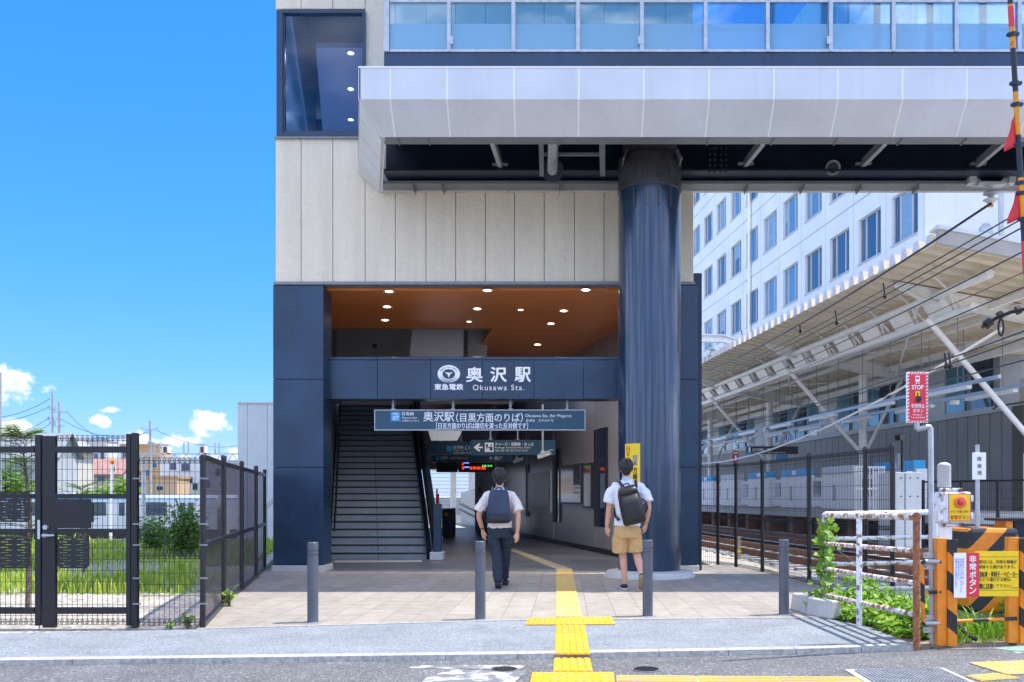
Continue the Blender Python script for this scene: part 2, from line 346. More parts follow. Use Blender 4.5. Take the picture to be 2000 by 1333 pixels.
M['concrete'] = two('concrete', (.42, .42, .41), (.56, .55, .53), 30, .3, .7, rough=.85, bump=.25)
M['kerb'] = two('kerb_stone', (.24, .235, .225), (.50, .49, .46), 22, .3, .7, rough=.85, bump=.3)
M['rail'] = two('rail_rust', (.16, .065, .035), (.30, .14, .08), 20, .3, .7, rough=.7, bump=.2)
M['railtop'] = mat('polished_rail_top', (.55, .53, .5), .25, .8)
M['trainbody'] = mat('stainless_train_body', (.60, .63, .68), .33, .35, var=.05, vs=.6)
M['canopy'] = mat('canopy_white_steel', (.88, .77, .60), .5, .0, var=.08, vs=1.2, grime=.25)
M['canopy_struct'] = mat('canopy_frame_paint', (.92, .91, .89), .4, .05, var=.06, vs=3)
M['office'] = mat('office_white_cladding', (.78, .82, .86), .55, var=.05, vs=.5, grime=.15)
M['skin'] = mat('skin', (.62, .35, .24), .5, var=.08, vs=18, spec=.35)
M['hair'] = mat('black_hair', (.012, .011, .013), .55, var=.3, vs=30, bump=.5, bs=90, vstretch=(1, 1, .3), spec=.6)
M['leafA'] = leafmat('fresh_leaf', (.10, .26, .015), (.30, .48, .04))
M['leafB'] = leafmat('dark_leaf', (.05, .16, .018), (.22, .38, .05))
M['grassm'] = leafmat('lush_grass', (.22, .38, .03), (.56, .63, .09))
M['bark'] = mat('bark', (.16, .12, .09), .9, var=.3, vs=20, bump=.5, bs=60)
M['smoke'] = glass('smoky_acrylic', (.74, .71, .73), .10, (.16, .15, .17), .03, .05, 1.02)
M['bglass'] = glass('bridge_glass_clear', (.68, .88, .98), .14, (.35, .65, .9), .06)
M['bfrost'] = glass('bridge_glass_frosted', (.55, .84, .98), .55, (.40, .72, .93), .03, .2)
M['wglass'] = glass('window_glass', (.66, .78, .95), .03, (.1, .3, .6), 0.0, .02, 1.3)
M['cglass'] = glass('clear_glass', (.85, .9, .92), .03, (.5, .5, .5), .03)
M['hazard'] = stripes('hazard_stripes', (.85, .27, .015), (.018, .018, .02), (.62, 0, .75), .255, .5)
M['hazard_bar'] = stripes('hazard_bar', (.85, .27, .015), (.018, .018, .02), (.9, 0, .4), .29, .5)
M['armstripe'] = stripes('arm_stripes', (.85, .36, .01), (.015, .02, .035), (0, 0, 1), .74, .5, off=.18)

def canopymat():
    m = mat('roofing_added_translucency', (.74, .66, .53), .5, var=.08, vs=1.2, grime=.25); n, l = m.node_tree.nodes, m.node_tree.links; p = n['Principled BSDF']
    tl = n.new('ShaderNodeBsdfTranslucent'); tl.inputs[0].default_value = (.95, .84, .66, 1); ms = n.new('ShaderNodeMixShader'); ms.inputs[0].default_value = .065  # translucency added to the steel sheet to brighten its underside
    l.new(p.outputs[0], ms.inputs[1]); l.new(tl.outputs[0], ms.inputs[2]); l.new(ms.outputs[0], n['Material Output'].inputs[0]); return m
M['canopy'] = canopymat()
M['head'] = mat('dark_grey_steel', (.075, .075, .082), .3, .3, var=.1, vs=5)

# ================================================================== THE SETTING: ground, road, pavement, plaza
def paving():
    m = bpy.data.materials.new('plaza_paving'); m.use_nodes = True; n, l = m.node_tree.nodes, m.node_tree.links; p = n['Principled BSDF']
    t = n.new('ShaderNodeTexCoord'); g = n.new('ShaderNodeMapping'); g.inputs['Rotation'].default_value = (0, 0, R(90)); g.inputs['Location'].default_value = (0, .07, 0); l.new(t.outputs['Object'], g.inputs[0])
    b = n.new('ShaderNodeTexBrick'); l.new(g.outputs[0], b.inputs['Vector']); b.inputs['Scale'].default_value = 1
    b.inputs['Brick Width'].default_value = .9; b.inputs['Row Height'].default_value = .315; b.inputs['Mortar Size'].default_value = .006; b.inputs['Mortar Smooth'].default_value = .2
    b.inputs['Color1'].default_value = (.29, .262, .225, 1); b.inputs['Color2'].default_value = (.345, .312, .27, 1); b.inputs['Mortar'].default_value = (.20, .18, .16, 1); b.offset = .5
    z = n.new('ShaderNodeTexNoise'); z.inputs['Scale'].default_value = 5; z.inputs['Detail'].default_value = 9; z.inputs['Roughness'].default_value = .65; l.new(t.outputs['Object'], z.inputs['Vector'])
    r = n.new('ShaderNodeMapRange'); r.inputs[1].default_value = .3; r.inputs[2].default_value = .7; r.inputs[3].default_value = .76; r.inputs[4].default_value = 1.14; l.new(z.outputs[0], r.inputs[0])
    v = n.new('ShaderNodeVectorMath'); v.operation = 'SCALE'; l.new(b.outputs['Color'], v.inputs[0]); l.new(r.outputs[0], v.inputs['Scale']); l.new(v.outputs[0], p.inputs['Base Color'])
    p.inputs['Roughness'].default_value = .62
    bp = n.new('ShaderNodeBump'); bp.inputs['Strength'].default_value = .25; bp.inputs['Distance'].default_value = .004; l.new(z.outputs[0], bp.inputs['Height']); l.new(bp.outputs[0], p.inputs['Normal'])
    return m
def speckle(name, base, dark, light, scale, rough=.85, crack=False, patch=.12):
    m = bpy.data.materials.new(name); m.use_nodes = True; n, l = m.node_tree.nodes, m.node_tree.links; p = n['Principled BSDF']
    t = n.new('ShaderNodeTexCoord'); v = n.new('ShaderNodeTexVoronoi'); v.inputs['Scale'].default_value = scale; l.new(t.outputs['Object'], v.inputs['Vector'])
    s = n.new('ShaderNodeSeparateColor'); l.new(v.outputs['Color'], s.inputs[0])
    r = n.new('ShaderNodeValToRGB'); e = r.color_ramp.elements; e[0].position = 0; e[0].color = (*dark, 1); e[1].position = 1; e[1].color = (*light, 1)
    for pos, c in ((.2, base), (.82, base)): q = e.new(pos); q.color = (*c, 1)
    l.new(s.outputs[0], r.inputs[0])
    z = n.new('ShaderNodeTexNoise'); z.inputs['Scale'].default_value = 1.4; z.inputs['Detail'].default_value = 8; z.inputs['Roughness'].default_value = .65; l.new(t.outputs['Object'], z.inputs['Vector'])
    mr_ = n.new('ShaderNodeMapRange'); mr_.inputs[1].default_value = .3; mr_.inputs[2].default_value = .7; mr_.inputs[3].default_value = 1 - patch; mr_.inputs[4].default_value = 1 + patch; l.new(z.outputs[0], mr_.inputs[0])
    sc_ = n.new('ShaderNodeVectorMath'); sc_.operation = 'SCALE'; l.new(r.outputs[0], sc_.inputs[0]); l.new(mr_.outputs[0], sc_.inputs['Scale'])
    zs_ = n.new('ShaderNodeTexNoise'); zs_.inputs['Scale'].default_value = 2.6; zs_.inputs['Detail'].default_value = 10; zs_.inputs['Roughness'].default_value = .7; l.new(t.outputs['Object'], zs_.inputs['Vector'])
    ss_ = n.new('ShaderNodeMapRange'); ss_.inputs[1].default_value = .56; ss_.inputs[2].default_value = .66; ss_.inputs[3].default_value = 1; ss_.inputs[4].default_value = .8; l.new(zs_.outputs[0], ss_.inputs[0])   # old stains
    st_ = n.new('ShaderNodeVectorMath'); st_.operation = 'SCALE'; l.new(sc_.outputs[0], st_.inputs[0]); l.new(ss_.outputs[0], st_.inputs['Scale']); out = st_.outputs[0]
    if crack:
        v2 = n.new('ShaderNodeTexVoronoi'); v2.feature = 'DISTANCE_TO_EDGE'; v2.inputs['Scale'].default_value = .55
        z2 = n.new('ShaderNodeTexNoise'); z2.inputs['Scale'].default_value = 3; z2.inputs['Detail'].default_value = 6; l.new(t.outputs['Object'], z2.inputs['Vector'])
        mxv = n.new('ShaderNodeMix'); mxv.data_type = 'RGBA'; mxv.inputs[0].default_value = .25; l.new(t.outputs['Object'], mxv.inputs[6]); l.new(z2.outputs['Color'], mxv.inputs[7]); l.new(mxv.outputs[2], v2.inputs['Vector'])
        ck = n.new('ShaderNodeMapRange'); ck.inputs[1].default_value = .0; ck.inputs[2].default_value = .006; ck.inputs[3].default_value = .55; ck.inputs[4].default_value = 1; l.new(v2.outputs[0], ck.inputs[0])
        s3 = n.new('ShaderNodeVectorMath'); s3.operation = 'SCALE'; l.new(out, s3.inputs[0]); l.new(ck.outputs[0], s3.inputs['Scale']); out = s3.outputs[0]
    l.new(out, p.inputs['Base Color']); p.inputs['Roughness'].default_value = rough
    b = n.new('ShaderNodeBump'); b.inputs['Strength'].default_value = .5; b.inputs['Distance'].default_value = .006; l.new(v.outputs['Distance'], b.inputs['Height']); l.new(b.outputs[0], p.inputs['Normal'])
    return m
M['paving'] = paving()
M['asphalt'] = speckle('asphalt', (.115, .116, .118), (.045, .047, .05), (.32, .32, .32), 85, .8, True, .24)
M['aggregate'] = speckle('pale_blue_aggregate', (.205, .225, .248), (.075, .09, .11), (.37, .39, .41), 95, .85, False, .17)
M['gravel'] = speckle('yard_gravel', (.36, .33, .28), (.10, .09, .08), (.66, .62, .55), 26, .95, False, .22)
M['ballast'] = speckle('track_ballast', (.48, .44, .38), (.14, .12, .10), (.72, .68, .62), 18, .95, False, .2)
M['soil'] = speckle('dry_soil', (.24, .19, .13), (.10, .07, .05), (.36, .31, .24), 30, .95, False, .2)
M['farland'] = speckle('far_ground', (.20, .22, .14), (.10, .12, .06), (.3, .3, .2), 1.2, .95, False, .25)
M['tactile'] = two('yellow_tactile', (.74, .37, .012), (.50, .33, .12), 7, .50, .66, rough=.6, bump=.15)
M['tactile_pale'] = two('sun_faded_tactile', (.68, .44, .11), (.50, .40, .24), 7, .46, .64, rough=.6, bump=.15)
M['tactile_joint'] = mat('tactile_edge_resin', (.55, .5, .42), .7)
M['roadwhite'] = two('worn_road_paint', (.155, .16, .17), (.62, .62, .6), 7, .47, .60, rough=.75, bump=.15)
M['roadgreen'] = two('worn_green_coating', (.155, .16, .17), (.20, .32, .26), 6, .36, .46, rough=.8, bump=.1)

def zg(x, y):
    if x < -4 and y > 26: return -.12 - 2.1 * min(1, (y - 26) / 9)
    return -.12
gx = [-3000, -600, -200, -100, -60, -40, -25, -16, -10, -7, -4, 0, 6, 15, 40, 100, 300, 3000]
gy = [-600, -60, -20, 0, 8, 16, 26, 29, 32, 35, 45, 60, 90, 140, 300, 800, 4000]
g = MB()
g.v = [Vector((x, y, zg(x, y))) for y in gy for x in gx]
g.f = [(j * len(gx) + i, j * len(gx) + i + 1, (j + 1) * len(gx) + i + 1, (j + 1) * len(gx) + i) for j in range(len(gy) - 1) for i in range(len(gx) - 1)]
g.build('ground', M['farland'], kind='structure')
kerb_pts = [(-40, 4.9), (-4.6, 7.42), (-.45, 7.72), (2.2, 8.0), (3.3, 8.22), (4.3, 8.5), (40, 17)]
MB().slab([(-40, -45), (60, -45), (60, 22)] + list(reversed(kerb_pts)), -.10, -.04).build('road', M['asphalt'], kind='structure')
def kx(x):
    for (a, b), (c, d) in zip(kerb_pts, kerb_pts[1:]):
        if a <= x <= c: return b + (d - b) * (x - a) / (c - a)
kb = MB(); x = -9.4
while x < 3.1:                                        # kerb stones, each 0.6 m with an open joint
    x2 = min(x + .595, 3.12); y0, y1 = kx(x), kx(x2)
    kb.hexa([(x, y0 + .002, -.11), (x2, y1 + .002, -.11), (x2, y1 + .15, -.11), (x, y0 + .15, -.11), (x, y0 + .012, .006), (x2, y1 + .012, .006), (x2, y1 + .15, .006), (x, y0 + .15, .006)]); x += .6
kb.build('kerb', M['kerb'], kind='structure')
back = [(-40, 6.1), (-5.5, 8.95), (-3.72, 9.22), (-.575, 9.86), (2.80, 10.10)]
MB().slab([(-40, 5.05), (-9.4, kx(-9.4) + .15), (-4.6, 7.57), (-.45, 7.87), (2.2, 8.15), (3.12, kx(3.12) + .15), (3.10, 9.45), (2.80, 10.10)] + list(reversed(back[:-1])), -.1, 0.0).build('pavement', M['aggregate'], kind='structure')
MB().slab([(-3.70, 9.232), (-.575, 9.868), (2.80, 10.108), (3.2, 10.16), (4.0, 12.3), (3.78, 14.2), (3.5, 16.3), (3.05, 18.05), (2.3, 18.05), (2.3, 16.9), (-5.55, 16.9)], -.1, .004).build('plaza', M['paving'], kind='structure')
edge = MB()
for (a, b) in [((-3.7, 9.245), (-.575, 9.88)), ((-.575, 9.88), (2.8, 10.12))]: edge.bar((*a, -.02), (*b, -.02), .05, .054)
edge.build('plaza_edging', M['kerb'], kind='structure')
MB().slab([(-60, 4.7), (-5.5, 8.955), (-3.76, 9.225), (-5.66, 17.2), (-8.2, 27.5), (-60, 27.5)], -3, -.012).build('gravel_lot', M['gravel'], kind='structure')
MB().slab([(3.12, 8.25), (4.4, 8.55), (40, 17.5), (40, 130), (-12, 130), (2.55, 22), (3.05, 18.05), (3.5, 16.3), (3.78, 14.2), (4.0, 12.3), (3.2, 10.16), (3.10, 9.45)], -.3, -.05).build('track_bed', M['ballast'], kind='structure')
MB().slab([(3.115, 8.26), (7, 9.2), (7, 12.2), (4.05, 12.2), (3.25, 10.2), (3.105, 9.5)], -.06, -.02).build('verge', M['soil'], kind='structure')
# road paint
def flat(pts, z, name, m, **k): return MB().slab([(q.x, q.y) for q in pts], z - .003, z).build(name, m, **k)
zr = -.036
flat([G(805, 1300, zr), G(1030, 1299, zr), G(1010, 1308, zr), G(880, 1306, zr), G(800, 1305, zr)], zr, 'worn_marking', M['roadwhite'], kind='structure')
flat([G(890, 1308, zr), G(1030, 1310, zr), G(990, 1345, zr), G(815, 1345, zr), G(835, 1320, zr)], zr, 'worn_marking', M['roadwhite'], kind='structure')
flat([G(1938, 1266, zr), G(2080, 1255, zr), G(2080, 1275, zr), G(1975, 1271, zr)], zr, 'green_lane', M['roadgreen'], kind='structure')
flat([G(1974, 1273, zr), G(2080, 1277, zr), G(2080, 1290, zr), G(2005, 1278, zr)], zr, 'white_line', M['roadwhite'], kind='structure')
flat([G(960, 1364, zr), G(2200, 1356, zr), G(2200, 1382, zr), G(960, 1390, zr)], zr, 'white_line', M['roadwhite'], kind='structure')

# tactile paving: each strip its own thing
def strip(name, label, a0, a1, b0, b1, z, nbars, m, ends=None, plate=.006, group='yellow tactile paving'):
    """bars running from the edge a0-a1 to the edge b0-b1"""
    mb = MB(); a0, a1, b0, b1 = (Vector((p[0], p[1], z)) for p in (a0, a1, b0, b1))
    mb.slab([(a0.x, a0.y), (a1.x, a1.y), (b1.x, b1.y), (b0.x, b0.y)], z - .002, z + plate)
    w = (a1 - a0).length / nbars
    L = max(1, round((b0 - a0).length / .62)); up = Vector((0, 0, plate + .002))
    for j in range(L):
        t0, t1 = (j + .02) / L, (j + .98) / L
        for i in range(nbars):
            s = (i + .5) / nbars
            p = a0.lerp(a1, s); q = b0.lerp(b1, s)
            mb.bar(p.lerp(q, t0) + up, p.lerp(q, t1) + up, w * .58, .008)
    return mb.build(name, m, label=label, cat='tactile paving', group=group)
def dots(name, label, a0, a1, b0, b1, z, nx, ny, m, plate=.006):
    mb = MB(); a0, a1, b0, b1 = (Vector((p[0], p[1], z)) for p in (a0, a1, b0, b1))
    mb.slab([(a0.x, a0.y), (a1.x, a1.y), (b1.x, b1.y), (b0.x, b0.y)], z - .002, z + plate)
    for i in range(nx):
        for j in range(ny):
            p = a0.lerp(a1, (i + .5) / nx).lerp(b0.lerp(b1, (i + .5) / nx), (j + .5) / ny)
            mb.lathe(p, [(.021, plate), (.018, plate + .005), (.011, plate + .006)], 8)
    return mb.build(name, m, label=label, cat='tactile paving', group='yellow tactile paving')
strip('tactile_strip', 'faded yellow guide strip across the sunlit plaza to the entrance', G(1085.5, 1207), G(1136.5, 1207), G(1086.5, 1113), G(1117.5, 1113), .0042, 5, M['tactile_pale'])
strip('tactile_strip', 'bright yellow guide strip across the pale blue pavement', G(1083.5, 1279), G(1152.5, 1279), G(1085, 1222), G(1142, 1222), .0005, 5, M['tactile'])
strip('tactile_strip', 'short yellow guide strip on the asphalt below the kerb', G(1080.5, 1313.5, zr), G(1158, 1313.5, zr), G(1082, 1287, zr), G(1152, 1287, zr), zr, 5, M['tactile'])
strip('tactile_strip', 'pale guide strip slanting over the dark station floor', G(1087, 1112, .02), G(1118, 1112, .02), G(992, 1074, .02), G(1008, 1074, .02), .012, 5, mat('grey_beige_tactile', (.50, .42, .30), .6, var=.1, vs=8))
dots('tactile_dots', 'yellow dotted tiles in a row crossing the strip at the plaza edge', G(1026, 1222), G(1201, 1221), G(1032, 1209), G(1194, 1206.5), .0046, 16, 3, M['tactile'])
dots('tactile_dots', 'yellow dotted tiles on the asphalt where the kerbside strip ends', G(1033, 1345, zr), G(1203, 1345, zr), G(1040, 1314.5, zr), G(1198, 1314.5, zr), zr, 10, 4, M['tactile'])
dots('tactile_dots', 'pale yellow dotted tiles beside the drain grating and crossing', G(1965, 1318, zr), G(2140, 1316, zr), G(1892, 1295.5, zr), G(2080, 1288.5, zr), zr, 14, 8, M['tactile_pale'])
strip('tactile_strip', 'long narrow yellow guide strip along the road edge', G(1204, 1333, zr), G(1204, 1321.5, zr), G(1690, 1337, zr), G(1672, 1324.5, zr), zr, 4, M['tactile_pale'])
strip('tactile_strip', 'short pale yellow strip between the drain grating and dotted tiles', G(1915, 1331, zr), G(1886, 1322, zr), G(1990, 1326, zr), G(1948, 1317, zr), zr, 4, M['tactile_pale'])
# ironwork in the road
def manhole(px, py, r, label):
    c = G(px, py, zr); t = thing('manhole_cover', label, 'manhole cover', c, 'manhole covers in the road')
    MB().lathe(c, [(r, -.003), (r, .004)], 32).build('frame', M['grey_steel'], t)
    mb = MB().lathe(c, [(r * .88, .002), (r * .88, .007)], 32)
    for i in range(-4, 5):
        for j in range(-4, 5):
            if i * i + j * j < 15: mb.box(c.x + (i - .28) * r * .19, c.y + (j - .28) * r * .19, c.z + .006, c.x + (i + .28) * r * .19, c.y + (j + .28) * r * .19, c.z + .010)
    mb.build('lid', M['dark'], t)
manhole(985, 1308, .115, 'small round iron manhole cover on the worn white marking')
manhole(1262, 1308, .115, 'small round iron manhole cover on bare grey asphalt')
q = [G(1650, 1309, zr), G(1842, 1305, zr), G(1930, 1345, zr), G(1715, 1350, zr)]
t = thing('drain_grating', 'steel drain grating in a pale concrete surround by the road edge', 'drain', q[0])
MB().slab([(p.x, p.y) for p in q], zr - .02, zr + .004).build('surround', M['kerb'], t)
cen = sum(q, Vector()) / 4; qi = [cen + (p - cen) * .84 for p in q]
gr = MB().slab([(p.x, p.y) for p in qi], zr, zr + .0055)
gr.build('pit', M['black'], t)
gr = MB()
for i in range(25): gr.bar(qi[0].lerp(qi[1], i / 24) + Vector((0, 0, .012)), qi[3].lerp(qi[2], i / 24) + Vector((0, 0, .012)), .009, .01)
for i in range(15): gr.bar(qi[0].lerp(qi[3], i / 14) + Vector((0, 0, .012)), qi[1].lerp(qi[2], i / 14) + Vector((0, 0, .012)), .013, .008)
gr.build('grille', M['steel'], t)

# ================================================================== STATION BUILDING
FD = 16.4
SB = thing('station_building', 'station building with beige upper cladding over a navy framed entrance and staircase', 'building', (-1.5, FD, 0))
def XL(D): return -4.36 - .2233 * (D - FD)
def XR(D): return -2.96 - .2233 * (D - 19.6)
def XW(D): return 6.3 - .25 * D
def XV(D): return -1.65 - .2 * (D - 20.5)
def beige():
    m = bpy.data.materials.new('beige_rippled_cladding'); m.use_nodes = True; n, l = m.node_tree.nodes, m.node_tree.links; p = n['Principled BSDF']
    t = n.new('ShaderNodeTexCoord'); z = n.new('ShaderNodeTexNoise'); z.inputs['Scale'].default_value = 8.5; z.inputs['Detail'].default_value = 2; z.inputs['Distortion'].default_value = 1.1
    g = n.new('ShaderNodeMapping'); g.inputs['Scale'].default_value = (1, 1, 1.35); g.inputs['Rotation'].default_value = (0, .35, 0); l.new(t.outputs['Object'], g.inputs[0]); l.new(g.outputs[0], z.inputs['Vector'])
    a = n.new('ShaderNodeMath'); a.operation = 'PINGPONG'; a.inputs[1].default_value = .085; l.new(z.outputs[0], a.inputs[0])
    b = n.new('ShaderNodeBump'); b.inputs['Strength'].default_value = .5; b.inputs['Distance'].default_value = .10; l.new(a.outputs[0], b.inputs['Height']); l.new(b.outputs[0], p.inputs['Normal'])
    z2 = n.new('ShaderNodeTexNoise'); z2.inputs['Scale'].default_value = .7; z2.inputs['Detail'].default_value = 8; z2.inputs['Roughness'].default_value = .62; g2 = n.new('ShaderNodeMapping'); g2.inputs['Scale'].default_value = (5, 5, .5); l.new(t.outputs['Object'], g2.inputs[0]); l.new(g2.outputs[0], z2.inputs['Vector'])
    r = n.new('ShaderNodeValToRGB'); r.color_ramp.elements[0].position = .3; r.color_ramp.elements[1].position = .62; r.color_ramp.elements[0].color = (.75, .66, .525, 1); r.color_ramp.elements[1].color = (.85, .76, .60, 1); l.new(z2.outputs[0], r.inputs[0]); l.new(r.outputs[0], p.inputs['Base Color'])
    p.inputs['Roughness'].default_value = .7
    return m
M['beige'] = beige()
zb0, zb1, zw0, zw1, ZT = Zof(551, FD), 7.73, Zof(265, FD), Zof(20, FD), 12.6
seams = [538, 588, 650, 713, 772, 832, 890, 948, 1005, 1063, 1122, 1180, 1240, 1300, 1355]
w = MB()
for a, b in zip(seams, seams[1:]):
    x0, x1 = Xof(a, FD) + .005, Xof(b, FD) - .005
    for z0, z1 in ([(zb0, zb1), (zw1 + .02, ZT)] if b <= 713 else [(zb0, ZT)]): w.box(x0, FD, z0, x1, FD + .06, z1)
w.build('upper_cladding', M['beige'], SB, bevel=.006)
xl, xr, xw = Xof(538, FD), Xof(1355, FD), Xof(713, FD)
w = MB().box(xl + .02, FD + .06, zb0, xr - .02, FD + .2, zw0 - .05); w.box(xw + .01, FD + .06, zw0 - .05, xr - .02, FD + .2, ZT); w.box(xl + .02, FD + .06, zw1 + .05, xw + .01, FD + .2, ZT)
w.build('cladding_backing', M['grey_steel'], SB)
s_ = MB()
def sidewall(mb, x, z0, z1, th=.2, D0=FD, D1=44, k=.2233):
    mb.hexa([(x, D0, z0), (x + th, D0, z0), (x + th - k * (D1 - D0), D1, z0), (x - k * (D1 - D0), D1, z0), (x, D0, z1), (x + th, D0, z1), (x + th - k * (D1 - D0), D1, z1), (x - k * (D1 - D0), D1, z1)])
sidewall(s_, xl + .01, 0, 7.7, D0=FD + .05); sidewall(s_, xl + .01, 10.4, ZT, D0=FD + .05); sidewall(s_, xr - .22, 5.16, ZT, D0=FD + .05, D1=30, k=.25)
s_.build('side_wall', M['lgrey'], SB)
s_ = MB(); sidewall(s_, xl + .1, 7.7, 10.4, .02, FD + .2); s_.build('added_side_glazing', M['bfrost'], SB)  # side opening added to let sky light into the upper room
MB().slab([(xl - .1, FD - .05), (xr + .1, FD - .05), (xr - 6, 44), (xl - 6.3, 44)], ZT, ZT + .25).build('roof', M['lgrey'], SB)
MB().slab([(xl + .25, FD + .2), (xr - .25, FD + .2), (XW(40), 40), (XL(40), 40)], 7.45, 7.62).build('upper_floor', M['inner_light'], SB)
# coping strips
cp = MB().pbox(535, 266, 713, 270.5, FD - .05, .3); cp.box(Xof(535, FD), FD - .045, zb0 - .055, Xof(1357, FD), FD + .25, zb0 - .004)
cp.build('flashing', M['grey_steel'], SB)
# navy pillars
for px0, px1, pw in ((534, 632, 'left'), (1290, 1363, 'right')):
    mb = MB(); x0, x1 = Xof(px0, FD), Xof(px1, FD); zs = [.115, 1.85, 3.42, zb0 - .06]
    for a, b in zip(zs, zs[1:]): mb.box(x0, FD - .02, a + .006, x1, FD + .55, b - .006)
    p_ = mb.build('pillar', M['blue'], SB, bevel=.005)
    MB().box(x0 + .01, FD, .1, x1 - .01, FD + .5, zb0 - .06).build('pillar_core', M['navy_dark'], p_)
    MB().box(x0 - .02, FD - .05, .0, x1 + .02, FD + .6, .112).build('plinth', M['concrete'], p_, bevel=.006)
# entrance header
hd = MB(); HX = [632, 737, 841, 943, 1043, 1140, 1225]
for a, b in zip(HX, HX[1:]):
    hd.pbox(a + .5, 704, b - .5, 779.5, 16.7, .06); hd.pbox(a + .5, 697.5, b - .5, 703, 16.72, .06)
hd.pbox(633, 698, 1225, 779, 16.76, .5)
hdr = hd.build('header_panel', M['blue'], SB, bevel=.004)
lt = MB(); D = 16.693
lt.text('奥', 911, 717.5, 942.5, 746, D, .022); lt.text('沢', 958, 717.5, 989, 746, D, .022); lt.text('駅', 1006, 717.5, 1036, 746, D, .022)
lt.text('Okusawa Sta.', 923.5, 752, 1024, 762.6, D, .0, 1.22); lt.text('東急電鉄', 848.5, 750, 904.5, 761.8, D, .03)
lt.build('lettering', M['letter'], hdr)
# emblem: ringed oval with a swept triangle
lg = MB().mi(0); cx, cy = 876.5, 730.8
def oval(mb, cx, cy, rx, ry, D, n=40): mb.poly([at(cx + rx * math.cos(2 * math.pi * i / n), cy - ry * math.sin(2 * math.pi * i / n), D) for i in range(n)])
oval(lg, cx, cy, 22, 17.4, D)
lg.mi(1)
for k, (rx, ry, oy) in enumerate([(20.0, 15.6, 1.0), (17.3, 13.6, .9), (14.6, 11.6, .6)]):   # thin dark crescents below
    for i in range(30):
        a0, a1 = math.pi * (1.08 + .84 * i / 30), math.pi * (1.08 + .84 * (i + 1) / 30)
        wq = .55 * math.sin(math.pi * (i + .5) / 30)
        lg.add([at(cx + (rx + s * wq) * math.cos(a), cy + oy - (ry + s * wq) * math.sin(a), D - .003) for a, s in ((a0, -1), (a0, 1), (a1, 1), (a1, -1))], [(0, 1, 2, 3)])
oval(lg, cx, cy + .2, 12.3, 9.6, D - .003)
lg.mi(0)
pts = []
for (x0, y0), (mx_, my_) in zip([(-8.3, -3.6), (8.3, -3.6), (0, 7.6)], [(0, -2.2), (2.6, .6), (-2.6, .6)]): pts += [at(cx + x0, cy + y0, D - .005), at(cx + mx_, cy + my_, D - .005)]
lg.poly(pts)
lg.mi(1)
for i, ch in enumerate('TOKYU RAILWAYS'):
    if ch == ' ': continue
    a = math.pi * (.86 - .72 * i / 13); x, y = cx + 17.3 * math.cos(a), cy - 13.4 * math.sin(a)
    vs, fs = text2d(ch, .02); mx0 = max(v[0] for v in vs) / 2; th = a - math.pi / 2
    lg.add([at(x + 4.0 * ((v[0] - mx0) * math.cos(th) - (v[1] - .35) * math.sin(th)), y - 4.0 * ((v[0] - mx0) * math.sin(th) + (v[1] - .35) * math.cos(th)), D - .003) for v in vs], fs)
lg.build('emblem', [M['letter'], M['blue']], hdr)
# interior shell
CZ = 5.06
c_ = MB().slab([(XL(FD + .3), FD + .26), (2.3, FD + .26), (XW(FD + .4), FD + .9), (XW(40) - .1, 40), (XV(40), 40), (XV(20.4), 20.4), (XL(20.4), 20.4)], CZ, CZ + .12)
ceil = c_.build('entrance_ceiling', M['wood'], SB)
MB().box(XL(20.4), 20.4, CZ - .01, XV(20.4), 20.46, 7.4).build('ceiling_edge', M['brownwall'], ceil)
MB().slab([(-4.4, 16.42), (2.25, 16.42), (XW(40), 40), (XL(40), 40), (XL(18), 18)], -.05, .008).build('floor', M['ifloor'], SB)
lw = MB(); sidewall(lw, XL(FD) - .2, 0, 7.6, .2, FD + .1, 40); lw.build('stair_side_wall', M['brownwall'], SB)
rw = MB()
for D0, D1 in [(16.6, 18.4), (18.4, 21.3), (22.35, 25.7), (26.6, 29.9), (30.4, 34), (34, 40)]:
    rw.hexa([(XW(D0 + .01), D0 + .01, .12), (XW(D0 + .01) + .15, D0 + .01, .12), (XW(D1 - .01) + .15, D1 - .01, .12), (XW(D1 - .01), D1 - .01, .12), (XW(D0 + .01), D0 + .01, CZ), (XW(D0 + .01) + .15, D0 + .01, CZ), (XW(D1 - .01) + .15, D1 - .01, CZ), (XW(D1 - .01), D1 - .01, CZ)])
rwall = rw.build('passage_wall', M['inner'], SB)
bk = MB(); D0, D1 = 16.6, 40
bk.hexa([(XW(D0) + .12, D0, 0), (XW(D0) + .3, D0, 0), (XW(D1) + .3, D1, 0), (XW(D1) + .12, D1, 0), (XW(D0) + .12, D0, CZ + .3), (XW(D0) + .3, D0, CZ + .3), (XW(D1) + .3, D1, CZ + .3), (XW(D1) + .12, D1, CZ + .3)])
bk.build('wall_core', M['navy_dark'], rwall)
MB().bar((XW(16.7) - .03, 16.7, .06), (XW(40) - .03, 40, .06), .1, .12).build('skirting', M['black'], rwall)
def onwall(mb, D0, D1, z0, z1, off, th):
    return mb.hexa([(XW(D0) - off - th, D0, z0), (XW(D0) - off, D0, z0), (XW(D1) - off, D1, z0), (XW(D1) - off - th, D1, z0), (XW(D0) - off - th, D0, z1), (XW(D0) - off, D0, z1), (XW(D1) - off, D1, z1), (XW(D1) - off - th, D1, z1)])
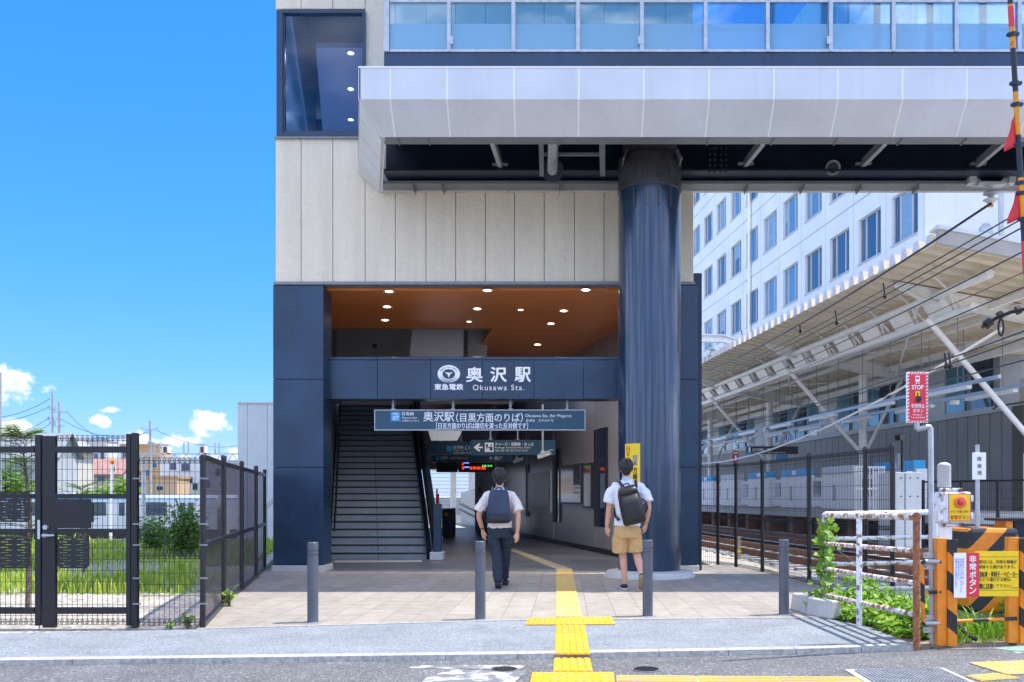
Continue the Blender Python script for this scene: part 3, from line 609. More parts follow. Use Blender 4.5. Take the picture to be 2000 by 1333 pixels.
for D0, D1, z0, z1 in [(21.33, 22.33, .62, 2.95), (25.72, 26.58, .62, 2.7), (29.95, 30.35, .7, 2.4)]:
    for za, zb_ in ((z1 + .01, CZ), (.12, z0 - .01)): f = MB(); onwall(f, D0, D1, za, zb_, -.15, .145); f.build('wall_infill', M['inner'], rwall)
    f = MB(); onwall(f, D0, D0 + .1, z0, z1, -.1, .14); onwall(f, D1 - .1, D1, z0, z1, -.1, .14)
    fo = f.build('passage_window', M['black'], SB)
    g_ = MB(); onwall(g_, D0 + .1, D1 - .1, z0, z1, -.05, .02); g_.build('pane', M['glass_dark'], fo)
# far end of the passage, with the opening to the platform ramp
bw = MB(); bw.box(-9.4, 36, 2.42, -2.6, 36.2, CZ); bw.box(-3.55, 36, 0, -2.5, 36.2, 2.42); bw.build('end_wall', M['inner'], SB)
# staircase
RI, TR, NS = .16, .30, 25
core = MB(); n0 = 19.6
core.hexa([(XL(n0) + .1, n0 + .35, 0), (XR(n0), n0 + .35, 0), (XR(n0 + NS * TR), n0 + NS * TR, 0), (XL(n0 + NS * TR) + .1, n0 + NS * TR, 0), (XL(n0) + .1, n0 + .35, .02), (XR(n0), n0 + .35, .02), (XR(n0 + NS * TR), n0 + NS * TR, RI * NS - .2), (XL(n0 + NS * TR) + .1, n0 + NS * TR, RI * NS - .2)])
stair = core.build('staircase', M['nosing'], SB)
for k in range(NS):
    D0 = n0 + k * TR; D1 = D0 + TR + .05; a, b, a2, b2 = XL(D0) + .06, XR(D0), XL(D1) + .06, XR(D1); mid, mid2 = (a + b) / 2, (a2 + b2) / 2
    mb = MB().mi(0); z0, z1 = k * RI + .001, (k + 1) * RI - .052
    for (p, q_, p2, q2) in ((a, mid - .006, a2, mid2 - .006), (mid + .006, b, mid2 + .006, b2)):
        mb.hexa([(p, D0, z0), (q_, D0, z0), (q2, D1, z0), (p2, D1, z0), (p, D0, z1), (q_, D0, z1), (q2, D1, z1), (p2, D1, z1)])
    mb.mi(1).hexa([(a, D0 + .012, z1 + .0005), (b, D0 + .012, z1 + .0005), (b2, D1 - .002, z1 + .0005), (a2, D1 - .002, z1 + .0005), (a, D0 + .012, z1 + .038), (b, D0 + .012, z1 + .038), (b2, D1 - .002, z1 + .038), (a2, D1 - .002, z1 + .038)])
    mb.mi(0).hexa([(a, D0 - .012, z1 + .039), (b, D0 - .012, z1 + .039), (b2, D1 - .004, z1 + .039), (a2, D1 - .004, z1 + .039), (a, D0 - .012, z1 + .052), (b, D0 - .012, z1 + .052), (b2, D1 - .004, z1 + .052), (a2, D1 - .004, z1 + .052)])
    mb.build('step', [M['step'], M['nosing']], stair)
sl = RI / TR
bal = MB(); O = .16
for i in range(7):
    d0, d1 = n0 + .1 + i * 1.12, n0 + .1 + i * 1.12 + 1.10; z0, z1 = (d0 - n0) * sl, (d1 - n0) * sl
    bal.hexa([(XR(d0) + O, d0, z0 - .05), (XR(d0) + O + .05, d0, z0 - .05), (XR(d1) + O + .05, d1, z1 - .05), (XR(d1) + O, d1, z1 - .05), (XR(d0) + O, d0, z0 + 1.02), (XR(d0) + O + .05, d0, z0 + 1.02), (XR(d1) + O + .05, d1, z1 + 1.02), (XR(d1) + O, d1, z1 + 1.02)])
bal.build('balustrade', M['blue'], SB, bevel=.01)
st2 = MB().bar((XR(n0) + .06, n0 - .05, .1), (XR(n0 + 7.4) + .06, n0 + 7.4, 7.4 * sl + .1), .1, .34); st2.build('stringer', M['navy_dark'], SB)
ps = MB().pbox(846, 985, 861, 1086, 19.28, .16); ps.build('newel_post', M['blue'], SB, bevel=.01)
MB().pbox(839, 1079, 865, 1094.5, 19.2, .32).build('newel_base', M['lgrey'], SB, bevel=.01)
hr = MB()
for side_, off in ((0, .16), (1, -.05)):
    for dz in (.62, .86):
        pts = []
        for k in range(9):
            d = n0 - .25 + k * .95; xx = (XL(d) + off) if side_ == 0 else (XR(d) + .1 + off * 0); zz = max(0, (d - n0)) * sl + dz
            pts.append((xx, d, zz))
        MB().tube(pts, .02, 8).build('handrail', M['dark'], SB)
cf = MB().hexa([at(842, 861, 21), at(893, 861, 21), at(889, 859, 22.6), at(846, 859, 22.6), at(836, 841, 21), at(903, 841, 21), at(897, 841, 22.6), at(840, 841, 22.6)]); cf.build('ceiling_louvre', M['lgrey'], SB)
dots('tactile_dots', 'thin row of pale dots on the floor at the foot of the staircase', G(652, 1099, .01), G(824, 1098, .01), G(653, 1095.6, .01), G(824, 1094.6, .01), .0085, 30, 2, M['concrete'], .004)
# upstairs void over the stairs
MB().box(-7.6, 26.4, 4.0, -1.5, 26.5, 7.4).build('landing_wall', M['inner_light'], SB)
u = MB().hexa([at(800, 697, 21.6), at(905, 697, 21.6), at(905, 697, 21.7), at(800, 697, 21.7), at(815, 560, 21.6), at(906, 560, 21.6), at(906, 560, 21.7), at(815, 560, 21.7)])
u.build('stair_well_wall', M['white'], SB)
u = MB().hexa([at(913, 697, 22.6), at(950, 697, 22.6), at(950, 697, 22.7), at(913, 697, 22.7), at(918, 560, 22.6), at(965, 560, 22.6), at(965, 560, 22.7), at(918, 560, 22.7)]); u.build('stair_well_wall', M['inner_light'], SB)

cd = MB().ell(at(732, 676, 22), .06, .06, .06, 12, 8); cd.build('dome_camera', M['black'], SB, smooth=True)
# downlights of the entrance ceiling
def glow(c, watts):
    ld = bpy.data.lights.new('downlight_glow', 'SPOT'); ld.energy = watts; ld.spot_size = R(150); ld.spot_blend = .6; ld.shadow_soft_size = .06; ld.color = (1, .94, .86)
    lo = bpy.data.objects.new('downlight_glow', ld); COL.objects.link(lo); lo.location = Vector(c) - Vector((0, 0, .03)); return lo
for px, py, r in [(760, 569, .105), (952, 567, .105), (1144, 566, .105), (756, 599, .105), (932, 603, .105), (1017, 605, .07), (1101, 607, .105), (752, 625, .105), (916, 628, .07), (1076, 632, .105), (1050, 673, .11), (828, 884, .1), (925, 842, .1)]:
    D = F * (CZ - EYE) / (HY - py)
    if D > 38: continue
    c = Vector((Xof(px, D), D, CZ))
    d_ = MB().lathe(c, [(r * .5, -.002), (r * .98, -.012), (r * .97, -.001)], 24).build('downlight', M['white'], ceil)
    MB().lathe(c, [(r * .58, -.0145), (r * .56, -.004)], 20).build('lamp', M['lampw'] if px in (1050, 925) else M['lamp'], d_)
    if r > .08: glow(c, (50 if px > 800 else 14) if py < 610 else (34 if px > 800 else 8))
# corner window upstairs, with the room behind it
fr = MB(); zc0, zc1 = zw0, zw1
fr.pbox(540, 20, 713, 25.5, FD - .06, .12); fr.pbox(540, 260, 713, 265.5, FD - .06, .12); fr.pbox(540, 25.5, 552, 260, FD - .06, .12); fr.pbox(708, 25.5, 713, 260, FD - .06, .12); fr.pbox(552, 25.5, 556, 260, FD - .03, .08); fr.pbox(556, 256.5, 708, 260, FD - .03, .08)
win = fr.build('corner_window', M['blue'], SB)
MB().pbox(556, 25.5, 708, 256.5, FD, .015).build('pane', M['wglass'], win)
MB().slab([(xl + .22, FD + .25), (xw + 2.4, FD + .25), (xw + .6, 28), (xl - 2.4, 28)], 7.64, 7.68).build('room_floor', M['inner_light'], SB)
M['lavender'] = mat('lavender_ceiling', (.62, .57, .70), .5, var=.03, vs=1)
rc = MB().slab([at(617, 45, 18.1).to_2d(), at(735, 45, 18.1).to_2d(), at(735, 150, 27).to_2d(), at(640, 150, 27).to_2d()], 10.15, 10.25).build('room_ceiling', M['lavender'], SB)
M['roomblue'] = mat('room_blue_wall', (.12, .30, .52), .4, var=.08, vs=1)
MB().box(-7.4, 27, 7.6, -2, 27.1, 12.4).build('room_wall', M['roomblue'], SB)
MB().box(-1.9, FD + .3, 7.6, -1.8, 27, 12.4).build('room_partition', M['lavender'], SB)
for py in (104, 174, 234):
    D = F * (10.15 - EYE) / (HY - py); c = Vector((Xof(685, D), D, 10.15))
    d_ = MB().lathe(c, [(.055, -.002), (.10, -.012), (.095, -.001)], 24).build('downlight', M['white'], rc)
    MB().lathe(c, [(.055, -.009), (.054, -.004)], 20).build('lamp', M['lamp'], d_); glow(c, 20)

# ================================================================== FOOTBRIDGE
FB = thing('footbridge', 'glazed footbridge with pale aluminium fascia crossing above the entrance', 'footbridge', (4, 13.5, 6.6))
DA, DB, DR = 13.48, 13.85, 16.39
zf1, zf0, zs = Zof(132, DA), Zof(195, DA), Zof(268, DB)
XE = 11.5
fs_ = [700, 762, 873, 1004, 1130.5, 1257.5, 1385, 1512, 1637, 1763, 1889]
while Xof(fs_[-1], DA) < XE: fs_.append(fs_[-1] + 126)
fp = MB(); fj = MB(); sp = MB()
for a, b in zip(fs_, fs_[1:]):
    x0, x1 = Xof(a, DA) + .012, Xof(b, DA) - .012
    fp.box(x0, DA, zf0 + .008, x1, DA + .03, zf1 - .01)
    sx0 = x0 if a > 700 else Xof(704, DA)
    sp.hexa([(sx0, DA + .002, zf0 - .004), (x1, DA + .002, zf0 - .004), (x1, DA + .04, zf0 - .004), (sx0, DA + .04, zf0 - .004), (Xof(745, DB) if a == 700 else x0, DB, zs), (x1, DB, zs), (x1, DB + .04, zs + .02), (Xof(745, DB) if a == 700 else x0, DB + .04, zs + .02)])
fp.build('fascia', M['fascia'], FB); sp.build('sloping_fascia', M['fascia'], FB)
fj.box(Xof(701, DA), DA + .005, zf0 + .002, XE, DA + .06, zf1 - .006)
fj.hexa([(Xof(706, DA), DA + .008, zf0 - .003), (XE, DA + .008, zf0 - .003), (XE, DA + .08, zf0 + .004), (Xof(706, DA), DA + .08, zf0 - .003), (Xof(747, DB), DB + .006, zs + .002), (XE, DB + .006, zs + .002), (XE, DB + .08, zs + .03), (Xof(747, DB), DB + .08, zs + .03)])
fj.box(Xof(700, DA), DA - .01, zf1 - .008, XE, DA + .3, zf1 + .012)
fj.build('fascia_joint', M['joint'], FB)
# closed end: sloping return and vertical return
A1, B1, C1, D1_ = at(703, 196, DA), at(745, 269, DB), at(740, 377, DR), at(700, 341, DR + .005)
en = MB(); tv = Vector((.04, 0, .01))
for i in range(5):
    t0, t1 = i / 5 + .004, (i + 1) / 5 - .004
    a, b, c, d = A1.lerp(D1_, t0), B1.lerp(C1, t0), B1.lerp(C1, t1), A1.lerp(D1_, t1)
    en.hexa([a, b, c, d, a + tv, b + tv, c + tv, d + tv])
v0, v1 = at(700, 132, DA), Vector((D1_.x, D1_.y, zf1))
en.hexa([(v0.x, v0.y, zf0), (v0.x + .03, v0.y, zf0), (v1.x + .03, v1.y, zf0), (v1.x, v1.y, zf0), (v0.x, v0.y, zf1), (v0.x + .03, v0.y, zf1), (v1.x + .03, v1.y, zf1), (v1.x, v1.y, zf1)])
en.build('end_panel', M['fascia'], FB)
eb = MB(); tv2 = Vector((.02, 0, .006)); eb.hexa([A1 + tv2, B1 + tv2, C1 + tv2, D1_ + tv2, A1 + tv * 1.5, B1 + tv * 1.5, C1 + tv * 1.5, D1_ + tv * 1.5]); eb.build('end_joint', M['joint'], FB)
# underside: lips, girder web, flange, stiffeners
xg0 = Xof(750, 14.2)
lp = MB().box(xg0, DB + .03, zs + .005, XE, DB + .30, zs + .06); lp.box(xg0 - .4, DR - .42, zs + .02, XE, DR - .10, zs + .07)
for a in [775, 835, 1093, 1385, 1512, 1637, 1763, 1889, 1990]: lp.box(Xof(a, 13.9) - .006, DB + .06, zs - .02, Xof(a, 13.9) + .006, DB + .3, zs + .1)
for a in [805, 862, 1093, 1462, 1573, 1685, 1798]: lp.box(Xof(a, 15.9) - .006, DR - .42, zs - .07, Xof(a, 15.9) + .006, DR - .1, zs + .04)
lp.build('soffit_frame', M['grey_steel'], FB)
rf = MB(); x = Xof(748, DR); k = 0
while x < XE:
    rf.box(x + .006, DR - .09, zs, min(x + 1.11, XE), DR, zs + .42); x += 1.12
rf.build('rear_fascia', M['fascia'], FB)
MB().box(xg0 - .3, DR - .50, zs + .14, XE, DR - .46, zf1 - .05).build('girder_web', M['navy_dark'], FB)
MB().box(xg0 - .3, DR - .80, zs + .11, XE, DR - .2, zs + .14).build('girder_flange', M['navy_dark'], FB)
MB().box(xg0 - .3, DB + .1, zf1 - .05, XE, DR, zf1 + .02).build('deck', M['navy_dark'], FB)
for (a, ay), (b, by) in [((962, 276), (977, 321)), ((1490, 276), (1456, 319)), ((1728, 276), (1686, 319)), ((1960, 276), (1910, 319))]:
    mb = MB().bar(at(a, ay, 14.1), at(b, by, 15.6), .13, .07, up=(1, 0, 0)); q_ = at(b, by, 15.6); mb.box(q_.x - .13, q_.y - .05, q_.z - .03, q_.x + .13, q_.y + .04, q_.z + .0)
    mb.build('brace', M['steel'], FB)
# inner hatch frame with the drain elbow, bolted splice and pipe hole
hf = MB()
for a, b in ((1054, 1062), (1172, 1182)): hf.hexa([at(a, 345, 15.55), at(b, 345, 15.55), at(b, 345, 15.6), at(a, 345, 15.6), at(a - 2, 276, 14.6), at(b, 276, 14.6), at(b, 276, 14.65), at(a - 2, 276, 14.65)])
hf.bar(at(1058, 302, 15.1), at(1178, 302, 15.1), .06, .04)
hf.build('hatch_frame', M['grey_steel'], FB)
pc = MB().tube([at(1080, 274, 14.6), at(1080, 305, 14.8), at(1079, 326, 15.0), at(1079, 333, 15.3), at(1079, 333, 15.6)], .085, 16); pc.build('drain_pipe', M['steel'], FB, smooth=True)
MB().tube([at(1079, 333, 15.52), at(1079, 333, 15.64)], .19, 24).build('pipe_collar', M['navy_dark'], FB, smooth=True)
bo = MB()
for cx_ in (1386, 1396, 1408, 1418):
    for cy_ in (290, 301, 312, 323, 334): bo.ell(at(cx_, cy_, 15.62), .033, .03, .033, 8, 6)
bo.build('splice_bolt', M['navy_dark'], FB, smooth=True)
ph = MB().tube([at(1627, 328, 15.66), at(1627, 328, 15.61)], .125, 24); ph.build('pipe_hole_ring', M['grey_steel'], FB, smooth=True)
MB().tube([at(1627, 328, 15.66), at(1627, 328, 15.604)], .09, 24).build('pipe_hole', M['black'], FB)
# glazed upper part
DGl = 13.75; zB0, zB1 = zf1 + .015, Zof(104, DGl); ZR = 11.6
MB().box(Xof(750, DGl), DGl, zB0, XE, DGl + .12, zB1).build('sill_band', M['blue'], FB)
MB().pbox(1058, 114, 1098, 131, DGl - .004, .01).build('access_hatch', M['blue'], FB)
MB().box(Xof(762, DGl), DGl - .015, zB1 + .012, XE, DGl + .06, zB1 + .05).build('sill_rail', M['steel'], FB)
mul = [757, 877, 1003, 1129, 1253.5, 1377.5, 1499, 1622, 1744.5, 1867, 1990]
while Xof(mul[-1], DGl) < XE - .5: mul.append(mul[-1] + 122.5)
zmid = Zof(6, DGl) ; zh = Zof(46, DGl)
for a, b in zip(mul, mul[1:]):
    x0, x1 = Xof(a, DGl), Xof(b, DGl)
    MB().box(x0 - (.05 if a == 757 else .028), DGl - .03, zB1 + .01, x0 + .028, DGl + .06, ZR).build('mullion', M['steel'], FB)
    MB().box(x0 + .035, DGl + .015, zB1 + .055, x1 - .035, DGl + .027, zh).build('frosted_pane', M['bfrost'], FB)
    MB().box(x0 + .035, DGl + .015, zh + .004, x1 - .035, DGl + .027, ZR).build('clear_pane', M['bglass'], FB)
hrr = MB().tube([(Xof(770, DGl), DGl + .16, zh - .005), (XE, DGl + .16, zh - .005)], .022, 8); hrr.build('handrail', M['steel'], FB)
MB().box(Xof(762, DGl), DGl - .02, zmid, XE, DGl + .01, zmid + .05).build('transom', M['steel'], FB)
for a in (879, 1252, 1621): MB().pbox(a - 6, 71, a + 6, 86, DGl - .035, .015).build('glass_bracket', M['steel'], FB)
MB().box(Xof(750, DGl), DGl - .1, ZR, XE, DR + .1, ZR + .25).build('roof', M['lgrey'], FB)
MB().box(Xof(750, DGl), DGl + .2, zf1 + .05, XE, DR, zB1 - .1).build('bridge_floor', M['grey'], FB)
for a, b in zip(mul, mul[1:]):
    x0, x1 = Xof(a, DGl) - .3, Xof(b, DGl) - .3
    if x0 > 2.2:
        MB().box(x0, DR - .05, zB1, x1 - .03, DR - .035, ZR).build('rear_pane', M['bglass'], FB)
        MB().box(x1 - .05, DR - .08, zB1, x1 + .05, DR + .02, ZR).build('rear_mullion', M['blue'], FB)

# ================================================================== COLUMN
cc = Vector((Xof(1268.5, 15.45), 15.45, 0))
BC = thing('bridge_column', 'thick glossy navy steel column standing before the entrance', 'column', cc)
MB().lathe(cc, [(.523, .08), (.523, Zof(357, 14.95))], 64).build('shaft', M['column'], BC, smooth=True)
zj = Zof(357, 14.95)
MB().lathe(cc, [(.530, zj + .004), (.530, zj + .50), (.525, zj + .52), (.45, zs + .05), (.45, zs + .6)], 64).build('head', M['head'], BC, smooth=True)
MB().lathe(cc, [(.527, zj - .02), (.536, zj - .012), (.536, zj + .008), (.527, zj + .016)], 64).build('weld_ring', M['head'], BC, smooth=True)
fl = MB()
for s in (-1, 1): fl.hexa([cc + Vector((s * .40, -.50, zj + .55)), cc + Vector((s * .42, -.50, zj + .55)), cc + Vector((s * .42, .2, zj + .55)), cc + Vector((s * .40, .2, zj + .55)), cc + Vector((s * .46, -.62, zs + .05)), cc + Vector((s * .48, -.62, zs + .05)), cc + Vector((s * .48, .2, zs + .05)), cc + Vector((s * .46, .2, zs + .05))])
fl.build('gusset', M['grey_steel'], BC)
fp2 = MB()
for a in (-2.15, -1.78, -1.36, -.98):
    d = Vector((math.cos(a), math.sin(a), 0)); tn = Vector((-d.y, d.x, 0))
    for z0, z1 in ((zj - .36, zj - .06), (zj + .08, zj + .36)): fp2.obox(cc + d * .535 + Vector((0, 0, (z0 + z1) / 2)), tn, d, .016, .006, (z1 - z0) / 2)
fp2.build('erection_lug', M['head'], BC)
MB().lathe(cc, [(.77, 0), (.76, .03), (.70, .095), (.53, .115)], 64).build('base_mortar', M['concrete'], BC, smooth=True)
# notice wrapped round the column
def wrap(mb, r):
    for v in mb.v: v.y = cc.y - math.sqrt(max(1e-4, r * r - (v.x - cc.x) ** 2))
    return mb
no = thing('column_notice', 'yellow vertical direction notice stuck on the navy column', 'notice', at(1236, 960, 15.0))
pl = MB()
for i in range(8): pl.add([at(1222 + 3.5 * i, 985, 15), at(1225.5 + 3.5 * i, 985, 15), at(1225.5 + 3.5 * i, 866.5, 15), at(1222 + 3.5 * i, 866.5, 15)], [(0, 1, 2, 3)])
wrap(pl, .527).build('sheet', M['yellow'], no)
wrap(MB().vtext('日吉方面', 1227.5, 5.5, 872, 912, 15, .02), .5285).build('red_lettering', M['redink'], no)
wrap(MB().vtext('目黒', 1240.5, 7, 889, 911, 15, .02), .5285).build('blue_lettering', M['blueink'], no)
wrap(MB().vtext('方面', 1240.5, 7.5, 913, 938, 15, .03), .5285).build('black_lettering', M['ink'], no)

# ================================================================== SIGNS AND THINGS IN THE ENTRANCE
def board(name, label, cat, x0, y0, x1, y1, D, face, th=.08, frame=None, fw=1.6, hang=(), hy=None, hm='steel', group=None):
    t = thing(name, label, cat, at((x0 + x1) / 2, y1, D), group)
    b = MB().pbox(x0 + fw * .5, y0 + fw * .5, x1 - fw * .5, y1 - fw * .5, D, th).build('board', face, t)
    if frame:
        f = MB(); f.pbox(x0, y0, x1, y0 + fw, D - .012, th + .02); f.pbox(x0, y1 - fw, x1, y1, D - .012, th + .02); f.pbox(x0, y0 + fw, x0 + fw, y1 - fw, D - .012, th + .02); f.pbox(x1 - fw, y0 + fw, x1, y1 - fw, D - .012, th + .02)
        f.build('frame', frame, t)
    for hx in hang:
        h = MB(); a = at(hx, hy, D + th / 2); c = at(hx, y0, D + th / 2)
        h.tube([a, c], .022, 8); h.lathe((c.x, c.y, c.z - .002), [(.05, 0), (.05, .02)], 12); h.lathe((c.x, c.y, c.z + (a.z - c.z) * .3), [(.033, 0), (.033, .025)], 10); h.lathe((c.x, c.y, c.z + (a.z - c.z) * .55), [(.033, 0), (.033, .025)], 10)
        h.build('hanger', M[hm], t)
    return t
D = 16.95
t = board('hanging_sign', 'long navy sign with platform directions hung under the station name header', 'sign', 731, 800.5, 1143.5, 841, D, M['signblue'], .1, M['steel'], 1.8, (768, 885, 997, 1108), 780)
Dt = D - .004
k = MB()
k.text('目黒線', 785, 804.8, 808.5, 812, Dt, .01); k.text('Meguro Line', 785, 814, 814, 819.6, Dt, 0); k.text('目黑線 메구로선', 785, 820.5, 818, 824, Dt, .0)
k.text('奥沢駅', 827, 804, 887, 823.5, Dt, .012); k.text('（目黒方面のりば）', 891, 807, 1021, 825, Dt, .008)
k.text('［日吉方面のりばは踏切を渡った反対側です］', 852, 826, 1031, 838, Dt, .012)
k.text('Okusawa Sta. (for Meguro)', 1026, 809.5, 1116, 817, Dt, .006); k.text('奧澤站　오쿠사와 역', 1027, 819, 1080, 824.5, Dt, .0)
k.build('lettering', M['letter'], t)
ic = MB().mi(0).pbox(763, 804.5, 782, 823.5, Dt - .006, .008).mi(1)
ic.text('MG', 767.5, 806.5, 778, 811.5, Dt - .008, .02); ic.text('07', 767, 813, 779, 821, Dt - .008, .02); ic.build('line_number', [M['cyan'], M['letter']], t)
D = 22.0
t = board('ticket_sign', 'dark sign with white arrow pointing to the ticket and charge machines', 'sign', 919, 859.5, 1085, 889.5, D, M['signblue'], .1, None, .5, (958, 1011), 800)
k = MB(); Dt = D - .004
k.add([at(x, y, Dt) for x, y in ((925, 874.2), (935.5, 865.8), (938, 868.2), (933, 872.6), (942.5, 872.6), (942.5, 875.8), (933, 875.8), (938, 880.2), (935.5, 882.6))], [tuple(range(9))])
k.pbox(946.8, 865, 964, 883, Dt - .002, .004)
k.text('チャージ・定期券・きっぷ', 967, 864.5, 1042, 871.5, Dt, .012); k.text('Recharge, Commuter Pass, Ticket', 967, 873, 1036, 877, Dt, .006); k.text('充值, 月票, 车票  충전, 정기권, 승차권', 967, 878.5, 1030, 882.5, Dt)
k.build('lettering', M['letter'], t)
k = MB(); Dt = D - .008
k.pbox(949, 867.5, 953, 875, Dt, .002); k.pbox(949.8, 876, 952.2, 878, Dt, .002); oval(k, 959, 870.2, 1.7, 1.7, Dt, 14); k.pbox(956.2, 873, 962.2, 880.5, Dt, .002); k.add([at(x, y, Dt) for x, y in ((953.5, 874), (957, 872.6), (957, 875.4), (953.5, 876))], [(0, 1, 2, 3)])
k.build('pictogram', M['signblue'], t)
D = 25
t = board('direction_sign', 'dark line direction sign half hidden behind the ticket sign', 'sign', 838, 863.5, 925, 888, D, M['signblue'], .1, None, .5, (860, 900), 830)
k = MB(); Dt = D - .004; k.text('目黒線', 886, 871, 905, 877, Dt, .01); k.text('（', 908, 870, 914, 880, Dt); k.text('目黒方面', 915, 872, 932, 877.5, Dt, .01); k.text('Meguro Line', 886, 878.4, 906, 881.6, Dt); k.text('日吉方面のりば', 886, 883, 920, 887, Dt)
k.build('lettering', M['letter'], t); k = MB().pbox(872.5, 871.5, 883.5, 882, Dt - .004, .004); k.build('line_mark', M['cyan'], t)
D = 27
t = board('passage_sign', 'long dark sign strip with lift symbols above the departure board', 'sign', 842, 890, 1001, 903.5, D, M['signblue'], .1, None, .5, (870, 960), 865)
k = MB(); Dt = D - .004; k.text('目黒線', 861, 892, 874, 896.5, Dt, .01); k.text('（目黒方面のりば）', 878, 892.5, 914, 897.5, Dt); k.text('Meguro Line', 861, 897.6, 876, 900, Dt)
k.add([at(x, y, Dt) for x, y in ((958.8, 891.5), (963, 896), (961.8, 897), (959.6, 894.8), (959.6, 900.5), (958, 900.5), (958, 894.8), (955.8, 897), (954.6, 896))], [tuple(range(9))])
k.pbox(965, 892, 973, 899, Dt, .002); k.pbox(974.5, 892, 977.5, 895, Dt, .002); k.pbox(979, 892, 981.5, 895, Dt, .002); k.pbox(974.5, 896, 977.5, 899, Dt, .002)
k.build('lettering', M['letter'], t); MB().pbox(851, 892, 858, 900, Dt - .004, .004).build('line_mark', M['cyan'], t)
D = 28
t = board('departure_board', 'black departure board with glowing red and green characters', 'display', 895, 903.8, 966, 923, D, M['black'], .2, None, .5, (920,), 880)
M['ledr'] = mat('red_led', (1, .06, .02), .5, emit=.6); M['ledg'] = mat('green_led', (.1, .9, .15), .5, emit=.5); M['ledb'] = mat('blue_led', (.1, .2, 1), .5, emit=.8)
k = MB(); Dt = D - .006; k.text('3', 902, 904.3, 906, 908.5, Dt, .01); k.text('3', 902, 911.5, 906, 917, Dt, .01); k.text('各停', 917, 911.5, 929, 917.5, Dt, .01); k.text('目黒', 931, 912, 949, 917.5, Dt, .01); k.build('red_characters', M['ledr'], t)
k = MB(); k.text('10:24', 942, 908.5, 961, 912, Dt, .01); k.build('green_characters', M['ledg'], t)
k = MB().pbox(907, 911.6, 916, 914, Dt, .002); k.pbox(907, 903.8, 916, 905.6, Dt, .002); k.build('blue_bar', M['ledb'], t)
board('monitor', 'black hanging monitor beside the departure board', 'monitor', 852, 903.8, 893, 923, 28, M['black'], .2, None, .5, (872,), 885)
def cam_(px, yt, yb, D, label, s=1.0):
    t = thing('security_camera', label, 'security camera', at(px, yb, D), 'ceiling security cameras')
    MB().tube([at(px, yt, D), at(px, yb, D)], .025 * s, 8).build('pole', M['grey'], t)
    c = at(px + 4 * s, yb + 8 * s, D); ax = Vector((.85, -.4, .28)); a2 = Vector((.4, .85, 0))
    mb = MB(); mb.tube([at(px, yb, D), at(px, yb + 4 * s, D)], .05 * s, 10); mb.bar(c - ax * .17 * s, c + ax * .17 * s, .10 * s, .09 * s); mb.bar(c - ax * .15 * s + Vector((0, 0, .055 * s)), c + ax * .21 * s + Vector((0, 0, .055 * s)), .13 * s, .015)
    mb.build('camera_body', M['lgrey'], t)
cam_(1060, 790, 881, 21, 'white security camera on a thin ceiling pole before the notice boards')
cam_(1009, 868, 893, 26, 'smaller grey security camera deeper in the passage', .9)
def wallboard(name, label, cat, px0, px1, y0, y1, face, frame, gloss=None):
    Ds = [6.3 / ((p - CX) / F + .25) for p in (px1, px0)]; Dm = sum(Ds) / 2
    t = thing(name, label, cat, (XW(Dm), Dm, Zof(y1, Dm)), 'boards on the passage wall')
    z0, z1 = Zof(y1, Dm), Zof(y0, Dm)
    f = MB(); onwall(f, Ds[0], Ds[1], z0, z1, -.01, .06); f.build('frame', frame, t)
    f = MB(); onwall(f, Ds[0] + .1, Ds[1] - .1, z0 + .05, z1 - .05, .05, .012); f.build('face', face, t)
    return t, Ds, z0, z1
M['posterbrown'] = mat('brown_backing_board', (.20, .14, .10), .35, var=.05); M['panelgrey'] = mat('grey_glass_panel', (.13, .13, .15), .12, .1, var=.4, vs=3, coat=.5)
wallboard('notice_board', 'notice board with pale metal frame and empty brown backing', 'notice board', 1035, 1078, 922, 1000, M['posterbrown'], M['steel'])
t, Ds, z0, z1 = wallboard('route_map_case', 'wide dark glazed wall case with panels and a slot', 'wall case', 1098, 1140, 908, 985, M['panelgrey'], M['black'])
f = MB(); onwall(f, Ds[0] + .12, Ds[0] + .75, z1 - .55, z1 - .08, .062, .01); f.build('screen', M['black'], t)
f = MB(); onwall(f, Ds[0] + .15, Ds[0] + .7, z1 - .64, z1 - .6, .062, .012); onwall(f, Ds[0] + .15, Ds[0] + .7, z1 - .76, z1 - .72, .062, .012); f.build('slot_trim', M['steel'], t)
wallboard('poster_case', 'narrow dark glazed poster case beside the wide wall case', 'poster case', 1143, 1160, 905, 993, M['panelgrey'], M['dark'])
# ticket gates
def gate_unit(px, pb, label, h):
    D = F * (EYE - .01) / (pb - HY); c = Vector((Xof(px, D), D, .008)); t = thing('ticket_gate', label, 'ticket gate', c, 'ticket gate machines')
    MB().box(c.x - .15, c.y, .06, c.x + .15, c.y + 1.3, h).build('cabinet', M['blue'], t, bevel=.03)
    MB().box(c.x - .13, c.y + .02, .008, c.x + .13, c.y + 1.28, .06).build('plinth', M['black'], t)
    MB().box(c.x - .155, c.y - .01, h, c.x + .155, c.y + 1.32, h + .03).build('top_plate', M['steel'], t, bevel=.01)
    MB().box(c.x - .06, c.y - .008, h - .22, c.x + .06, c.y + .01, h - .1).build('card_reader', M['orange'] if px < 900 else M['cyan'], t)
    MB().box(c.x - .11, c.y - .006, h - .42, c.x + .11, c.y + .01, h - .36).build('ticket_slot', M['black'], t)
gate_unit(872, 1051, 'navy ticket gate machine beside the foot of the staircase', .93)
gate_unit(944, 1047, 'navy ticket gate machine half hidden behind the walking man', .93)
t = thing('gate_end_pillar', 'slim grey pillar with a red lamp by the ticket gates', 'pillar', at(940, 1046, 32)); MB().pbox(931, 930, 941, 1044, 32, .25).build('pillar_body', M['grey'], t); MB().pbox(934, 952, 938, 962, 31.99, .02).build('lamp', M['black'], t)
